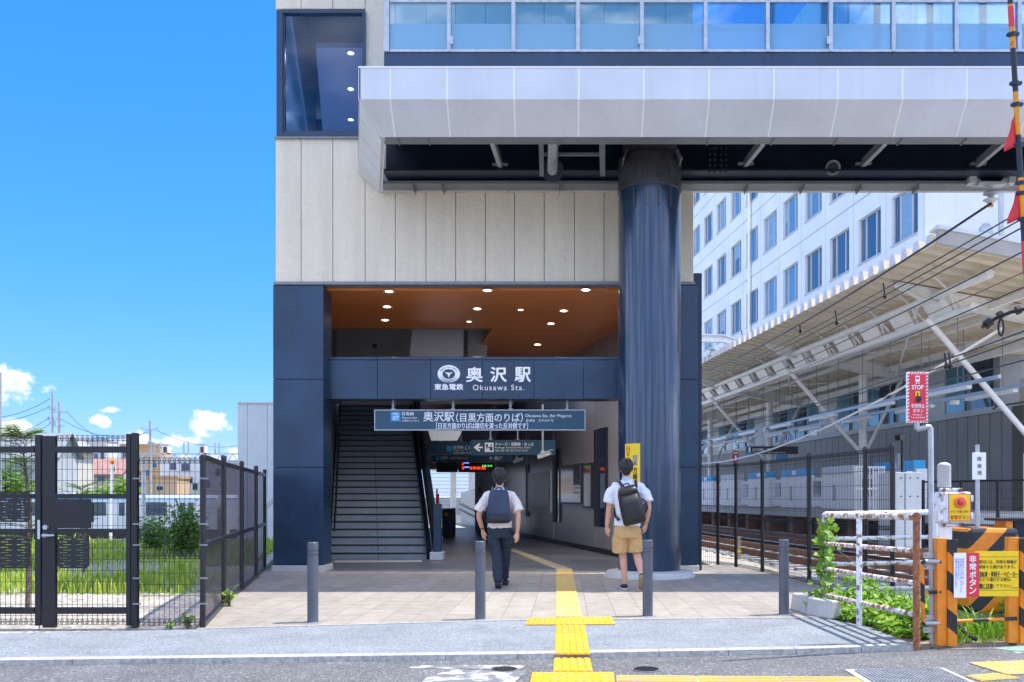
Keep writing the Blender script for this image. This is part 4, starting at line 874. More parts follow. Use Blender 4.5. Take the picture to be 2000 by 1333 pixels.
# ramp seen through the far opening
t = thing('ramp_wall', 'pale ramp wall with two dark handrails beyond the ticket gates', 'ramp wall', at(905, 1050, 38))
a, b = Vector((-5.35, 47, 0)), Vector((-3.0, 38.2, 0))
MB().hexa([(a.x, a.y, -.3), (b.x, b.y, -.3), (b.x + .2, b.y, -.3), (a.x + .2, a.y, -.3), (a.x, a.y, 1.55), (b.x, b.y, 1.95), (b.x + .2, b.y, 1.95), (a.x + .2, a.y, 1.55)]).build('wall_panel', M['lgrey'], t)
for h in (1.0, .72): MB().tube([(a.x - .08, a.y, h + .0), (a.x * .6 + b.x * .4 - .08, a.y * .6 + b.y * .4, h - .25), (a.x * .55 + b.x * .45 - .08, a.y * .55 + b.y * .45, h - .25), (b.x - .08, b.y, h - .75)], .03, 8).build('handrail', M['dark'], t)
MB().slab([(-9.4, 36), (-2.8, 36), (-3.2, 70), (-12, 70)], -.06, .0).build('ramp_floor', M['concrete'], kind='structure')
strip('tactile_strip', 'sunlit yellow strip on the ramp floor beyond the gates', (-5.75, 40), (-5.45, 40), (-6.5, 47), (-6.25, 47), .002, 4, M['tactile'])
t = thing('far_canopy', 'white slatted canopy seen through the far end of the passage', 'canopy', (-8, 60, 0))
mb = MB()
for i in range(16): mb.box(-13, 46 + i * 2.6, 4.1 - i * .02, -3.2, 48.2 + i * 2.6, 4.16 - i * .02)
mb.build('roof_slats', M['canopy_struct'], t)
for i, xx in enumerate((-6.1, -4.9)): MB().lathe((xx, 50 - i * 2, 0), [(.16, 0), (.16, 4.1)], 16).build('column', M['white'], t, smooth=True)
mb = MB()
for i in range(12): mb.bar((-13, 70, .6 + i * .28), (-3, 70, .6 + i * .28), .04, .05)
mb.build('louvre', M['white'], t)
t = thing('red_banner', 'small red and white banner beside the staircase balustrade', 'banner', at(853, 1000, 25)); MB().pbox(851.5, 965, 857.5, 990, 25, .03).build('cloth', M['red'], t); MB().pbox(851.5, 955, 855, 965, 25, .03).build('header', M['white'], t)

# ================================================================== BOLLARDS
c = G(611, 1216)
proto = thing('bollard', '', 'bollard', c, 'grey bollards in a row across the plaza edge')
hB = .845
M['bollard'] = mat('grey_bollard_enamel', (.10, .115, .14), .38, .3, var=.1, vs=6)
MB().lathe(c, [(.057, .0), (.057, hB - .14)], 32).build('post', M['bollard'], proto, smooth=True)
MB().lathe(c, [(.050, hB - .14), (.050, hB - .125), (.057, hB - .124), (.057, hB - .095), (.050, hB - .094), (.050, hB - .08), (.057, hB - .079), (.057, hB - .008), (.052, hB)], 32).build('cap', M['bollard'], proto, smooth=20)
MB().lathe(c, [(.10, .0005), (.10, .006)], 32).build('base_plate', M['steel'], proto)
for px, py, lab in [(938, 1210, 'grey steel bollard in front of the walking man in dark trousers'), (1265, 1204, 'grey steel bollard before the big column and man in shorts'), (1531, 1201, 'grey steel bollard beside the concrete kerb block and rusty railing')]:
    dup(proto, G(px, py, .004), None, lab)
proto.location = G(611, 1216, .004); proto['label'] = 'grey steel bollard before the navy pillar and staircase'

# ================================================================== PEOPLE (seen from behind, walking in)
def limb(mb, pts, n=14):                              # pts: (x,y,z,r)
    """smooth tapered limb through the given joints"""
    P = [Vector(p[:3]) for p in pts]; Rr = [p[3] for p in pts]; out = []; ro = []
    for i in range(len(P) - 1):
        p0, p1, p2, p3 = P[max(i - 1, 0)], P[i], P[i + 1], P[min(i + 2, len(P) - 1)]
        for j in range(5):
            u = j / 5; a = -.5 * u + u * u - .5 * u ** 3; b_ = 1 - 2.5 * u * u + 1.5 * u ** 3; c_ = .5 * u + 2 * u * u - 1.5 * u ** 3; d_ = -.5 * u * u + .5 * u ** 3
            out.append(p0 * a + p1 * b_ + p2 * c_ + p3 * d_); ro.append(Rr[i] * (1 - u) + Rr[i + 1] * u)
    out.append(P[-1]); ro.append(Rr[-1])
    mb.tube(out, ro, n); mb.ell(out[0], ro[0], ro[0], ro[0], 12, 8); mb.ell(out[-1], ro[-1], ro[-1], ro[-1], 12, 8)
def fuse(o, vox, sm=4, disp=0, dsize=.1):
    m = o.modifiers.new('fuse', 'REMESH'); m.mode = 'VOXEL'; m.voxel_size = vox; m.use_smooth_shade = True
    s = o.modifiers.new('smooth', 'SMOOTH'); s.factor = .5; s.iterations = sm
    if disp:
        tx = bpy.data.textures.new('folds', 'CLOUDS'); tx.noise_scale = dsize; tx.noise_depth = 2
        d = o.modifiers.new('folds', 'DISPLACE'); d.texture = tx; d.strength = disp; d.mid_level = .5; d.texture_coords = 'GLOBAL'
    return o
def hand(mb, wr, dirv, out, side):
    """palm, four unequal fingers and a thumb, slightly curled; dirv = along the hand, out = back of the hand"""
    d = Vector(dirv).normalized(); o = Vector(out).normalized(); x = d.cross(o).normalized() * side; w = Vector(wr)
    rot = Matrix((x, o, d)).transposed()
    mb.ell(w + d * .048, .040, .017, .056, 12, 10, rot)
    for k, (off, L) in enumerate([(-.030, .070), (-.010, .082), (.010, .076), (.028, .060)]):
        b = w + d * .085 + x * off
        p1 = b + d * L * .45 - o * .006; p2 = p1 + d * L * .32 - o * L * .16; p3 = p2 + d * L * .2 - o * L * .20
        mb.tube([b - d * .02, b, p1, p2, p3], [.0095, .0092, .0088, .008, .0065], 8)
    b = w + d * .03 - x * .032
    mb.tube([b + x * .012, b - x * .010 + d * .022 - o * .008, b - x * .016 + d * .048 - o * .016, b - x * .012 + d * .068 - o * .022], [.012, .0115, .0105, .008], 8)
def shoe(mb, mb2, heel, toe, roll=0, w=.048):
    """upper and sole along heel->toe"""
    h, t_ = Vector(heel), Vector(toe); d = (t_ - h); L = d.length; d.normalize(); x = d.cross(Vector((0, 0, 1))).normalized(); u = x.cross(d).normalized()
    prof = [(-.02, .75, .062), (.08, .95, .075), (.3, .95, .078), (.52, 1.0, .058), (.75, 1.06, .044), (.92, .9, .034), (1.0, .55, .024)]
    n = 14
    for tgt, z0, sc_ in ((mb, .018, 1.0), (mb2, 0, 1.08)):
        b = len(tgt.v)
        for s, ww, hh in prof:
            c = h + d * L * s
            top = hh if tgt is mb else .026
            for k in range(n):
                a = 2 * math.pi * k / n; ca, sa = math.cos(a), math.sin(a)
                tgt.v.append(c + x * ca * w * ww * sc_ + u * (z0 + (top - z0) * (.5 + .5 * (abs(sa) ** .6) * math.copysign(1, sa))))
        for i in range(len(prof) - 1):
            for k in range(n): tgt.f.append((b + i * n + k, b + i * n + (k + 1) % n, b + (i + 1) * n + (k + 1) % n, b + (i + 1) * n + k)); tgt.m.append(0)
        tgt.f.append(tuple(b + k for k in reversed(range(n)))); tgt.f.append(tuple(b + (len(prof) - 1) * n + k for k in range(n))); tgt.m += [0, 0]
def head(mb, c, tilt=0):
    c = Vector(c)
    mb.ell(c + Vector((0, -.008, .018)), .074, .094, .094, 20, 14); mb.ell(c + Vector((0, .028, -.048)), .056, .066, .068, 16, 12); mb.ell(c + Vector((0, .055, -.095)), .028, .028, .022, 12, 8)
    mb.ell(c + Vector((0, .098, -.028)), .014, .02, .024, 10, 8)                       # nose
    for s in (-1, 1):
        mb.ell(c + Vector((s * .077, .0, -.022)), .011, .020, .032, 10, 8)              # ears
        mb.ell(c + Vector((s * .031, .082, .004)), .013, .010, .009, 10, 8)             # eyes
        mb.ell(c + Vector((s * .034, .080, .026)), .020, .010, .006, 10, 6)             # brows
    mb.ell(c + Vector((0, .089, -.066)), .022, .010, .008, 10, 6)                       # mouth
def hairdo(mb, c, seed, low=-.085):
    c = Vector(c); rnd = random.Random(seed)
    mb.ell(c + Vector((0, -.016, .044)), .094, .112, .104, 22, 16); mb.ell(c + Vector((0, -.058, -.012)), .073, .055, .082, 16, 12); mb.ell(c + Vector((0, -.062, low + .012)), .050, .032, .038, 14, 10)
    for s in (-1, 1): mb.ell(c + Vector((s * .073, .012, .022)), .012, .04, .05, 10, 8)
    for i in range(260):                              # strands lying along the skull, tips lifting a little
        a = rnd.uniform(0, 2 * math.pi); e = math.asin(rnd.uniform(-.5, 1))
        n = Vector((math.cos(a) * math.cos(e), math.sin(a) * math.cos(e), math.sin(e)))
        if n.y > .4 and n.z < .45: continue
        p = c + Vector((n.x * .093, n.y * .110 - .016, n.z * .103 + .042))
        fl = Vector((n.x * .9 + rnd.gauss(0, .35), n.y * .7 - .25 + rnd.gauss(0, .3), -.75 + rnd.gauss(0, .35))); dr = (fl - n * fl.dot(n)); dr = dr.normalized() if dr.length > .05 else Vector((0, -1, 0))
        L_ = rnd.uniform(.03, .055)
        mb.tube([p - n * .006, p + dr * L_ * .5 + n * .004, p + dr * L_ + n * rnd.uniform(-.002, .022)], [.010, .009, .003], 6)
M['shirt1'] = mat('cream_shirt', (.74, .68, .63), .8, var=.04, vs=8, bump=.25, bs=140)
M['shirt2'] = mat('white_shirt', (.74, .77, .84), .8, var=.03, vs=8, bump=.25, bs=140)
M['trouser'] = mat('dark_navy_trousers', (.012, .026, .045), .75, var=.2, vs=8, bump=.2, bs=160)
M['khaki'] = mat('khaki_shorts', (.56, .36, .16), .8, var=.07, vs=8, bump=.25, bs=160)
M['pack1'] = mat('navy_backpack', (.016, .035, .075), .5, var=.15, vs=5, bump=.15, bs=120)
M['pack2'] = mat('charcoal_backpack', (.012, .013, .016), .5, var=.2, vs=5, bump=.15, bs=120)
M['sole'] = mat('white_sole', (.62, .64, .68), .7); M['soley'] = mat('patterned_sole', (.30, .25, .12), .8, var=.7, vs=60)
M['collar'] = mat('pale_blue_collar', (.42, .56, .78), .8)

def person_a(x, y):
    o = Vector((x, y, .004)); t = thing('person', 'person from behind in cream shirt, dark trousers and navy backpack', 'person', o)
    def L(*p): return (o.x + p[0], o.y + p[1], o.z + p[2]) + tuple(p[3:])
    b = MB(); hc = Vector(L(0, .02, 1.605)); head(b, hc)
    limb(b, [L(0, .0, 1.40, .058), L(0, .005, 1.47, .055), L(0, .015, 1.56, .058)])
    b.loft([(L(0, 0, .80)[:3], .15, .10), (L(0, 0, .90)[:3], .155, .10), (L(0, 0, 1.05)[:3], .14, .095), (L(0, 0, 1.25)[:3], .165, .11), (L(0, 0, 1.36)[:3], .17, .10), (L(0, 0, 1.42)[:3], .08, .07)])
    limb(b, [L(-.185, 0, 1.35, .052), L(-.255, -.03, 1.20, .046), L(-.298, -.03, 1.06, .040), L(-.285, .03, .95, .037), L(-.255, .09, .84, .026)]); hand(b, L(-.255, .09, .84)[:3], (.10, .15, -1), (-.6, -.8, -.1), 1)
    limb(b, [L(.185, 0, 1.35, .052), L(.245, -.06, 1.20, .046), L(.272, -.10, 1.06, .040), L(.270, -.10, .94, .037), L(.262, -.09, .82, .026)]); hand(b, L(.262, -.09, .82)[:3], (-.02, .0, -1), (.7, -.7, 0), -1)
    limb(b, [L(-.085, 0, .84, .07), L(-.06, -.02, .48, .042), L(-.02, -.15, .22, .034), L(-.010, -.22, .10, .034)]); limb(b, [L(.085, .02, .84, .07), L(.075, .17, .48, .042), L(.054, .28, .22, .034), L(.05, .35, .10, .034)])
    fuse(b.build('body', M['skin'], t, smooth='all'), .0055, 3)
    h = MB(); hairdo(h, hc, 3); fuse(h.build('hair', M['hair'], t, smooth='all'), .0055, 2)
    s = MB(); s.loft([(L(0, 0, .872)[:3], .178, .125), (L(0, 0, .95)[:3], .176, .125), (L(0, 0, 1.08)[:3], .166, .12), (L(0, 0, 1.25)[:3], .188, .128), (L(0, 0, 1.345)[:3], .196, .115), (L(0, 0, 1.40)[:3], .150, .088), (L(0, 0, 1.445)[:3], .066, .062)])
    limb(s, [L(-.165, 0, 1.345, .068), L(-.235, -.02, 1.24, .074)]); limb(s, [L(.165, 0, 1.345, .068), L(.232, -.045, 1.24, .074)])
    s.tube([L(-.20, 0, 1.30), L(-.26, -.025, 1.20), L(-.305, -.03, 1.115)], [.068, .078, .088], 16); s.tube([L(.20, -.02, 1.30), L(.245, -.06, 1.20), L(.280, -.08, 1.115)], [.068, .078, .086], 16)
    fuse(s.build('shirt', M['shirt1'], t, smooth='all'), .0075, 3, .032, .085)
    c = MB().lathe(L(0, .004, 1.425)[:3], [(.072, 0), (.066, .02), (.060, .045), (.056, .044), (.055, .0)], 20); c.build('collar', M['collar'], t, smooth=True)
    p = MB(); p.loft([(L(0, 0, .73)[:3], .165, .115), (L(0, 0, .80)[:3], .174, .128), (L(0, 0, .88)[:3], .165, .118), (L(0, 0, .925)[:3], .155, .11)])
    limb(p, [L(-.088, 0, .82, .094), L(-.085, -.01, .66, .088), L(-.045, -.02, .47, .078), L(-.022, -.13, .26, .070), L(-.012, -.205, .125, .060)]); limb(p, [L(.088, .01, .82, .094), L(.092, .08, .66, .088), L(.070, .15, .47, .078), L(.055, .26, .26, .070), L(.050, .335, .135, .060)])
    fuse(p.build('trousers', M['trouser'], t, smooth='all'), .0075, 3, .030, .07)
    u, so = MB(), MB(); shoe(u, so, L(-.008, -.27, .035)[:3], L(-.015, -.02, -.002)[:3]); shoe(u, so, L(.05, .31, .0)[:3], L(.06, .58, .03)[:3])
    u.build('shoe', M['black'], t, smooth='all'); so.build('sole', M['black'], t, smooth='all')
    MB().tube([Vector(L(-.263 + .03 * math.cos(a), .08 + .03 * math.sin(a), .862)[:3]) for a in [2 * math.pi * i / 16 for i in range(17)]], .008, 8).build('wristband', M['black'], t)
    # backpack
    k = thing('backpack', 'flat navy backpack worn by the man in dark trousers', 'backpack', L(0, -.15, 1.0)[:3])
    b = MB(); n = 8
    b.loft([(L(-.005, -.19, .945)[:3], .150, .055), (L(-.005, -.20, .975)[:3], .176, .078), (L(0, -.20, 1.12)[:3], .170, .080), (L(.0, -.185, 1.28)[:3], .155, .066), (L(.0, -.165, 1.38)[:3], .138, .045), (L(.0, -.15, 1.425)[:3], .118, .028)], 32)
    b.build('bag', M['pack1'], k, smooth='all')
    b = MB().loft([(L(-.005, -.268, .965)[:3], .148, .012), (L(-.005, -.272, 1.00)[:3], .150, .016), (L(-.005, -.274, 1.075)[:3], .142, .014)], 24); b.build('lower_pocket', M['pack2'], k, smooth='all')
    b = MB().tube([L(-.05, -.14, 1.42), L(-.03, -.16, 1.455), (o.x + .03, o.y - .16, o.z + 1.455), L(.05, -.14, 1.42)], .012, 8); b.build('grab_handle', M['pack1'], k, smooth=True)
    for sx_ in (-1, 1):
        b = MB(); pts = [(.09, -.14, 1.40), (.10, -.06, 1.455), (.115, .06, 1.42), (.13, .125, 1.30), (.15, .10, 1.12), (.165, -.06, 1.01), (.16, -.16, .985)]
        b.tube([L(sx_ * p_[0], p_[1], p_[2]) for p_ in pts], .019, 8); b.build('shoulder_strap', M['pack1'], k, smooth=True)
    b = MB().bar(L(-.19, -.12, .96), L(-.235, -.08, 1.12), .03, .012); b.build('loose_strap', M['black'], k)
def person_b(x, y):
    o = Vector((x, y, .004)); t = thing('person', 'person from behind in white shirt and khaki shorts walking past the column', 'person', o)
    def L(*p): return (o.x + p[0], o.y + p[1], o.z + p[2]) + tuple(p[3:])
    b = MB(); hc = Vector(L(-.015, .03, 1.725)); head(b, hc)
    limb(b, [L(-.005, .0, 1.52, .06), L(-.01, .01, 1.59, .056), L(-.012, .022, 1.68, .06)])
    b.loft([(L(0, 0, .86)[:3], .155, .105), (L(0, 0, .96)[:3], .155, .10), (L(0, 0, 1.14)[:3], .145, .10), (L(0, 0, 1.36)[:3], .175, .115), (L(0, 0, 1.48)[:3], .175, .10), (L(0, 0, 1.54)[:3], .08, .07)])
    limb(b, [L(-.178, 0, 1.44, .048), L(-.236, .0, 1.33, .046), L(-.255, .0, 1.19, .043), L(-.27, .03, 1.05, .041), L(-.288, .07, .915, .028)]); hand(b, L(-.288, .07, .915)[:3], (.03, .14, -1), (-.75, -.65, 0), 1)
    limb(b, [L(.178, 0, 1.44, .048), L(.258, -.05, 1.32, .046), L(.292, -.09, 1.19, .043), L(.288, -.02, 1.06, .040), L(.275, .06, .95, .028)]); hand(b, L(.275, .06, .95)[:3], (-.10, .3, -1), (.7, -.7, .1), -1)
    limb(b, [L(-.09, 0, .88, .095), L(-.065, .05, .62, .072), L(-.058, .075, .50, .056), L(-.050, .05, .36, .056), L(-.038, .03, .22, .042), L(-.035, .03, .09, .036)])
    limb(b, [L(.09, 0, .88, .095), L(.12, .03, .62, .072), L(.140, .02, .50, .058), L(.155, -.12, .40, .058), L(.172, -.23, .30, .044), L(.182, -.29, .215, .036)])
    fuse(b.build('body', M['skin'], t, smooth='all'), .0055, 3)
    h = MB(); hairdo(h, hc, 8, -.075); fuse(h.build('hair', M['hair'], t, smooth='all'), .0055, 2)
    s = MB(); s.loft([(L(.0, 0, .915)[:3], .195, .14), (L(0, 0, 1.00)[:3], .188, .135), (L(0, 0, 1.15)[:3], .175, .125), (L(0, 0, 1.35)[:3], .200, .135), (L(0, 0, 1.46)[:3], .210, .118), (L(0, 0, 1.52)[:3], .160, .09), (L(-.005, 0, 1.565)[:3], .070, .064)])
    limb(s, [L(-.16, 0, 1.46, .078), L(-.22, 0, 1.39, .082)]); limb(s, [L(.16, 0, 1.46, .078), L(.235, -.03, 1.39, .082)])
    s.tube([L(-.16, 0, 1.47), L(-.225, 0, 1.38), L(-.262, .0, 1.235)], [.070, .082, .088], 16); s.tube([L(.16, 0, 1.47), L(.24, -.04, 1.38), L(.285, -.075, 1.25)], [.070, .082, .086], 16)
    fuse(s.build('shirt', M['shirt2'], t, smooth='all'), .0075, 3, .036, .09)
    c = MB().lathe(L(-.008, .006, 1.545)[:3], [(.082, 0), (.072, .025), (.063, .058), (.059, .057), (.056, .0)], 20); c.build('collar', M['collar'], t, smooth=True)
    p = MB(); p.loft([(L(0, 0, .74)[:3], .185, .135), (L(0, 0, .84)[:3], .192, .142), (L(0, 0, .93)[:3], .178, .128), (L(0, 0, .97)[:3], .165, .118)])
    p.tube([L(-.09, 0, .86), L(-.105, .025, .72), L(-.105, .05, .535)], [.105, .110, .112], 18); p.tube([L(.09, 0, .86), L(.112, .03, .72), L(.125, .03, .535)], [.105, .110, .112], 18)
    fuse(p.build('shorts', M['khaki'], t, smooth='all'), .0075, 2, .032, .08)
    u, so = MB(), MB(); shoe(u, so, L(-.035, -.045, .0)[:3], L(-.055, .225, .0)[:3], w=.05); u.build('shoe', M['trouser'], t, smooth='all'); so.build('sole', M['sole'], t, smooth='all')
    u, so = MB(), MB(); shoe(u, so, L(.187, -.375, .215)[:3], L(.20, -.20, .012)[:3], w=.05); u.build('shoe', M['trouser'], t, smooth='all'); so.build('sole', M['soley'], t, smooth='all')
    k = thing('backpack', 'tilted charcoal backpack worn by the man in khaki shorts', 'backpack', L(.03, -.2, 1.1)[:3])
    rot = Matrix.Rotation(R(-13), 3, 'Y'); cen = Vector(L(.035, -.215, 1.22)[:3])
    def K(p): return cen + rot @ Vector(p)
    b = MB(); b.loft([((0, .0, -.285), .14, .05), ((0, -.01, -.255), .165, .085), ((0, -.015, -.05), .165, .10), ((0, -.01, .13), .155, .09), ((0, .01, .22), .135, .07), ((0, .03, .265), .10, .045)], 32); b.v = [K(p) for p in b.v]; b.build('bag', M['pack2'], k, smooth='all')
    b = MB(); b.loft([((0, -.098, -.235), .118, .018), ((0, -.108, -.20), .125, .024), ((0, -.112, .02), .122, .022), ((0, -.098, .13), .108, .012)], 24); b.v = [K(p) for p in b.v]; b.build('front_pocket', M['pack2'], k, smooth='all')
    b = MB(); b.loft([((0, -.06, .15), .135, .05), ((0, -.05, .20), .135, .055), ((0, -.03, .245), .11, .045)], 24); b.v = [K(p) for p in b.v]; b.build('top_flap', M['black'], k, smooth='all')
    b = MB().tube([K((-.05, .03, .25)), K((-.03, .03, .295)), K((.03, .03, .295)), K((.05, .03, .25))], .011, 8); b.build('grab_handle', M['black'], k, smooth=True)
    for sx_, pts in ((-1, [(-.06, -.15, 1.44), (-.115, -.09, 1.535), (-.125, .05, 1.56), (-.135, .14, 1.42), (-.16, .12, 1.2), (-.185, -.08, 1.06), (-.13, -.17, 1.0)]), (1, [(.12, -.15, 1.46), (.115, -.08, 1.545), (.125, .05, 1.56), (.14, .14, 1.42), (.175, .10, 1.22), (.22, -.08, 1.14), (.2, -.17, 1.12)])):
        b = MB(); b.tube([L(*p_) for p_ in pts], .021, 8); b.build('shoulder_strap', M['pack2'], k, smooth=True)
    b = MB().tube([L(.19, -.2, 1.30), L(.25, -.2, 1.26), L(.275, -.19, 1.17), L(.24, -.18, 1.10), L(.19, -.2, 1.09)], .012, 8); b.build('loose_strap', M['black'], k, smooth=True)
    c = MB().ell(K((-.10, -.085, -.225)), .012, .012, .012, 8, 6); c.build('badge', M['steel'], k, smooth=True)
person_a(Xof(976, 13.45), 13.45)
person_b(Xof(1225, 13.18), 13.18)

# ================================================================== LEFT: MESH FENCES AND GATE
FDl = 9.32
def wires(mb, a, b, z0, z1, pitch, zs, r=.0026, off=None):
    """welded mesh between two ground points"""
    a, b = Vector((a[0], a[1], 0)), Vector((b[0], b[1], 0)); L = (b - a).length; n = max(1, round(L / pitch)); d = (b - a).normalized(); nrm = Vector((-d.y, d.x, 0))
    for i in range(n + 1):
        p = a.lerp(b, i / n); mb.tube([p + Vector((0, 0, z0)), p + Vector((0, 0, z1))], r, 4, False)
    for z in zs: mb.tube([a + Vector((0, 0, z)) + nrm * .004, b + Vector((0, 0, z)) + nrm * .004], r * 1.15, 4, False)
def curl(mb, a, b, z, pitch, r=.0028, R_=.028):
    """rolled top or bottom edge of a mesh panel"""
    a, b = Vector((a[0], a[1], 0)), Vector((b[0], b[1], 0)); L = (b - a).length; n = max(1, round(L / pitch)); d = (b - a).normalized(); nrm = Vector((-d.y, d.x, 0))
    for i in range(n + 1):
        p = a.lerp(b, i / n) + Vector((0, 0, z)); mb.tube([p + nrm * R_ * math.sin(t) + Vector((0, 0, R_ * math.cos(t))) for t in [2 * math.pi * j / 6 for j in range(7)]], r, 4, False)
    for t in (0, 1.57, 3.14, 4.71): mb.tube([a + Vector((0, 0, z)) + nrm * R_ * math.sin(t) + Vector((0, 0, R_ * math.cos(t))), b + Vector((0, 0, z)) + nrm * R_ * math.sin(t) + Vector((0, 0, R_ * math.cos(t)))], r, 4, False)
def X9(px): return Xof(px, FDl)
def Z9(py): return Zof(py, FDl)
def steel_post(mb, px0, px1, y0, y1, D=FDl, d=None):
    x0, x1 = Xof(px0, D), Xof(px1, D); d = d or (x1 - x0); mb.box(x0, D - d / 2, Zof(y1, D), x1, D + d / 2, Zof(y0, D))
def leaf(name, label, pa, pb, posts, x_in0, x_in1):
    t = thing(name, label, 'gate leaf', (X9(pa), FDl, 0), 'two leaves of the dark mesh gate')
    for p0, p1, y0, y1, nm in posts:
        m_ = MB(); steel_post(m_, p0, p1, y0, y1, d=.05); m_.build(nm, M['dark'], t, bevel=.004)
    for y0, y1 in ((872.5, 885), (965, 974), (1033, 1040.5), (1186, 1199)):
        m_ = MB().box(X9(x_in0), FDl - .03, Z9(y1), X9(x_in1), FDl + .0, Z9(y0)); m_.build('rail', M['dark'], t, bevel=.003)
    m_ = MB(); zs = [Z9(y) for y in range(895, 1215, 22)]
    wires(m_, (X9(x_in0), FDl + .012), (X9(x_in1), FDl + .012), Z9(1219), Z9(853), .0515, zs); m_.build('mesh_panel', M['dark'], t)
    for yy in (856, 1215): m_ = MB(); curl(m_, (X9(x_in0), FDl + .012), (X9(x_in1), FDl + .012), Z9(yy), .0515); m_.build('rolled_edge', M['dark'], t)
    return t
def slotplate(t, px0, px1, y0, y1, nm='slotted_plate'):
    """rounded anti-reach plate with rows of slots, built from strips so that the slots are open"""
    m_ = MB(); rows = 11; z0, z1 = Z9(y1), Z9(y0); x0, x1 = X9(px0), X9(px1); h = (z1 - z0) / (2 * rows + 1)
    for i in range(rows + 1): m_.box(x0 + (.02 if i in (0, rows) else 0), FDl - .038, z0 + 2 * i * h - (h * .15 if i else 0), x1 - (.02 if i in (0, rows) else 0), FDl - .034, z0 + (2 * i + 1) * h + (h * .5 if i < rows else 0))
    for i in range(rows):
        e = .10 if i % 2 else .24
        cuts = [(0, e - .04), (e + .20, .5 - .0), (.5, .8 - e), (1.04 - e, 1.0)] if i % 2 else [(0, e - .06), (e + .18, .5), (.5, .82 - e), (1.06 - e, 1)]
        for a, b in cuts:
            if b > a: m_.box(x0 + (x1 - x0) * a, FDl - .038, z0 + (2 * i + 1) * h + h * .5, x0 + (x1 - x0) * b, FDl - .034, z0 + (2 * i + 2) * h - h * .15)
    m_.build(nm, M['dark'], t)
t = leaf('gate_leaf', 'gate leaf with wide lock stile, lever handle and solid plate', 85, 257, [(85, 110, 852, 1226, 'lock_stile'), (248, 257, 848, 1222, 'hinge_stile')], 110, 249)
MB().box(X9(111), FDl - .045, Z9(1032), X9(182), FDl - .03, Z9(975)).build('solid_plate', M['dark'], t, bevel=.004)
MB().box(X9(182), FDl - .05, Z9(1020), X9(186), FDl - .028, Z9(984)).build('plate_edge', M['dark'], t)
slotplate(t, 116, 178, 1050, 1110)
m_ = MB().tube([(X9(94), FDl - .06, Z9(1030)), (X9(94), FDl - .02, Z9(1030))], .024, 20); m_.build('lock_cylinder', M['steel'], t, smooth=True)
m_ = MB().tube([(X9(93), FDl - .06, Z9(1046)), (X9(93), FDl - .02, Z9(1046))], .02, 16); m_.tube([(X9(90), FDl - .055, Z9(1046)), (X9(96), FDl - .06, Z9(1046)), (X9(112), FDl - .055, Z9(1045.5))], [.02, .014, .009], 12); m_.build('lever_handle', M['steel'], t, smooth=True)
MB().box(X9(76.5), FDl - .03, Z9(1053), X9(81), FDl - .01, Z9(1016)).build('strike_plate', M['lgrey'], t)
t = leaf('gate_leaf', 'gate leaf cut off by the photo edge with two slotted plates', -95, 82, [(70.5, 82, 850, 1222, 'meeting_stile'), (-102, -92, 848, 1222, 'hinge_stile')], -92, 70)
slotplate(t, 2, 63, 961, 1020); slotplate(t, 2, 63, 1050, 1110)
MB().tube([(X9(78), FDl - .01, -.012), (X9(78), FDl - .01, Z9(1160))], .008, 8).build('drop_bolt', M['steel'], t)
FG = thing('mesh_fence', 'dark mesh fence panel between the gate and the smoky corner fence', 'fence', (X9(264), FDl, 0))
m_ = MB(); steel_post(m_, 258.5, 270, 846, 1227); m_.build('post', M['dark'], FG, bevel=.006)
c = at(396, 1226, FDl); m_ = MB().lathe((c.x, c.y, -.02), [(.028, 0), (.028, Z9(896) + .02), (.034, Z9(896) + .022), (.034, Z9(893) + .03), (.02, Z9(892) + .035)], 20); m_.build('post', M['dark'], FG, smooth=True)
m_ = MB(); wires(m_, (X9(271), FDl), (X9(391), FDl), .02, Z9(900), .0515, [Z9(y) for y in range(922, 1222, 22)]); m_.build('mesh_panel', M['dark'], FG)
for z in (Z9(900), Z9(1216), Z9(1086)): m_ = MB(); curl(m_, (X9(271), FDl), (X9(391), FDl), z, .0515); m_.build('rolled_edge', M['dark'], FG)
for px, D_ in ((265, FDl), (396, FDl)):
    for y in (935, 1024, 1065, 1130, 1180): MB().pbox(px - 6, y - 1.5, px + 8, y + 1.5, FDl - .045, .02).build('clamp', M['grey_steel'], FG)
# smoky fence running back along the plaza
SF = thing('acrylic_fence', 'dark fence with smoky see-through panels running back along the plaza', 'fence', at(396, 1226, FDl))
fp_ = [(396, 9.32), (437, 11.3), (472, 13.15), (500, 15.1), (517, 17.0)]
pts = [Vector((Xof(px, D), D, 0)) for px, D in fp_]
for i, p in enumerate(pts[1:]):
    MB().lathe((p.x, p.y, -.02), [(.03, 0), (.03, 1.80), (.036, 1.802), (.036, 1.84), (.02, 1.86)], 16).build('post', M['dark'], SF, smooth=True)
for i, (a, b) in enumerate(zip(pts, pts[1:])):
    d = (b - a).normalized(); a2, b2 = a + d * .04, b - d * .04; nrm = Vector((-d.y, d.x, 0))
    for z0, z1 in ((.06, .80), (.86, 1.70)):
        s = MB().hexa([a2 + Vector((0, 0, z0)), b2 + Vector((0, 0, z0)), b2 + nrm * .005 + Vector((0, 0, z0)), a2 + nrm * .005 + Vector((0, 0, z0)), a2 + Vector((0, 0, z1)), b2 + Vector((0, 0, z1)), b2 + nrm * .005 + Vector((0, 0, z1)), a2 + nrm * .005 + Vector((0, 0, z1))]); s.build('smoky_panel', M['smoke'], SF)
    m_ = MB()
    for z in (.03, .83, 1.73): m_.bar(a2 + Vector((0, 0, z)), b2 + Vector((0, 0, z)), .045, .05)
    m_.build('rail', M['dark'], SF)
    m_ = MB(); wires(m_, a2 + nrm * .03, b2 + nrm * .03, .05, 1.72, .10, [.2 + .2 * j for j in range(8)], .002); m_.build('mesh_panel', M['grey_steel'], SF)
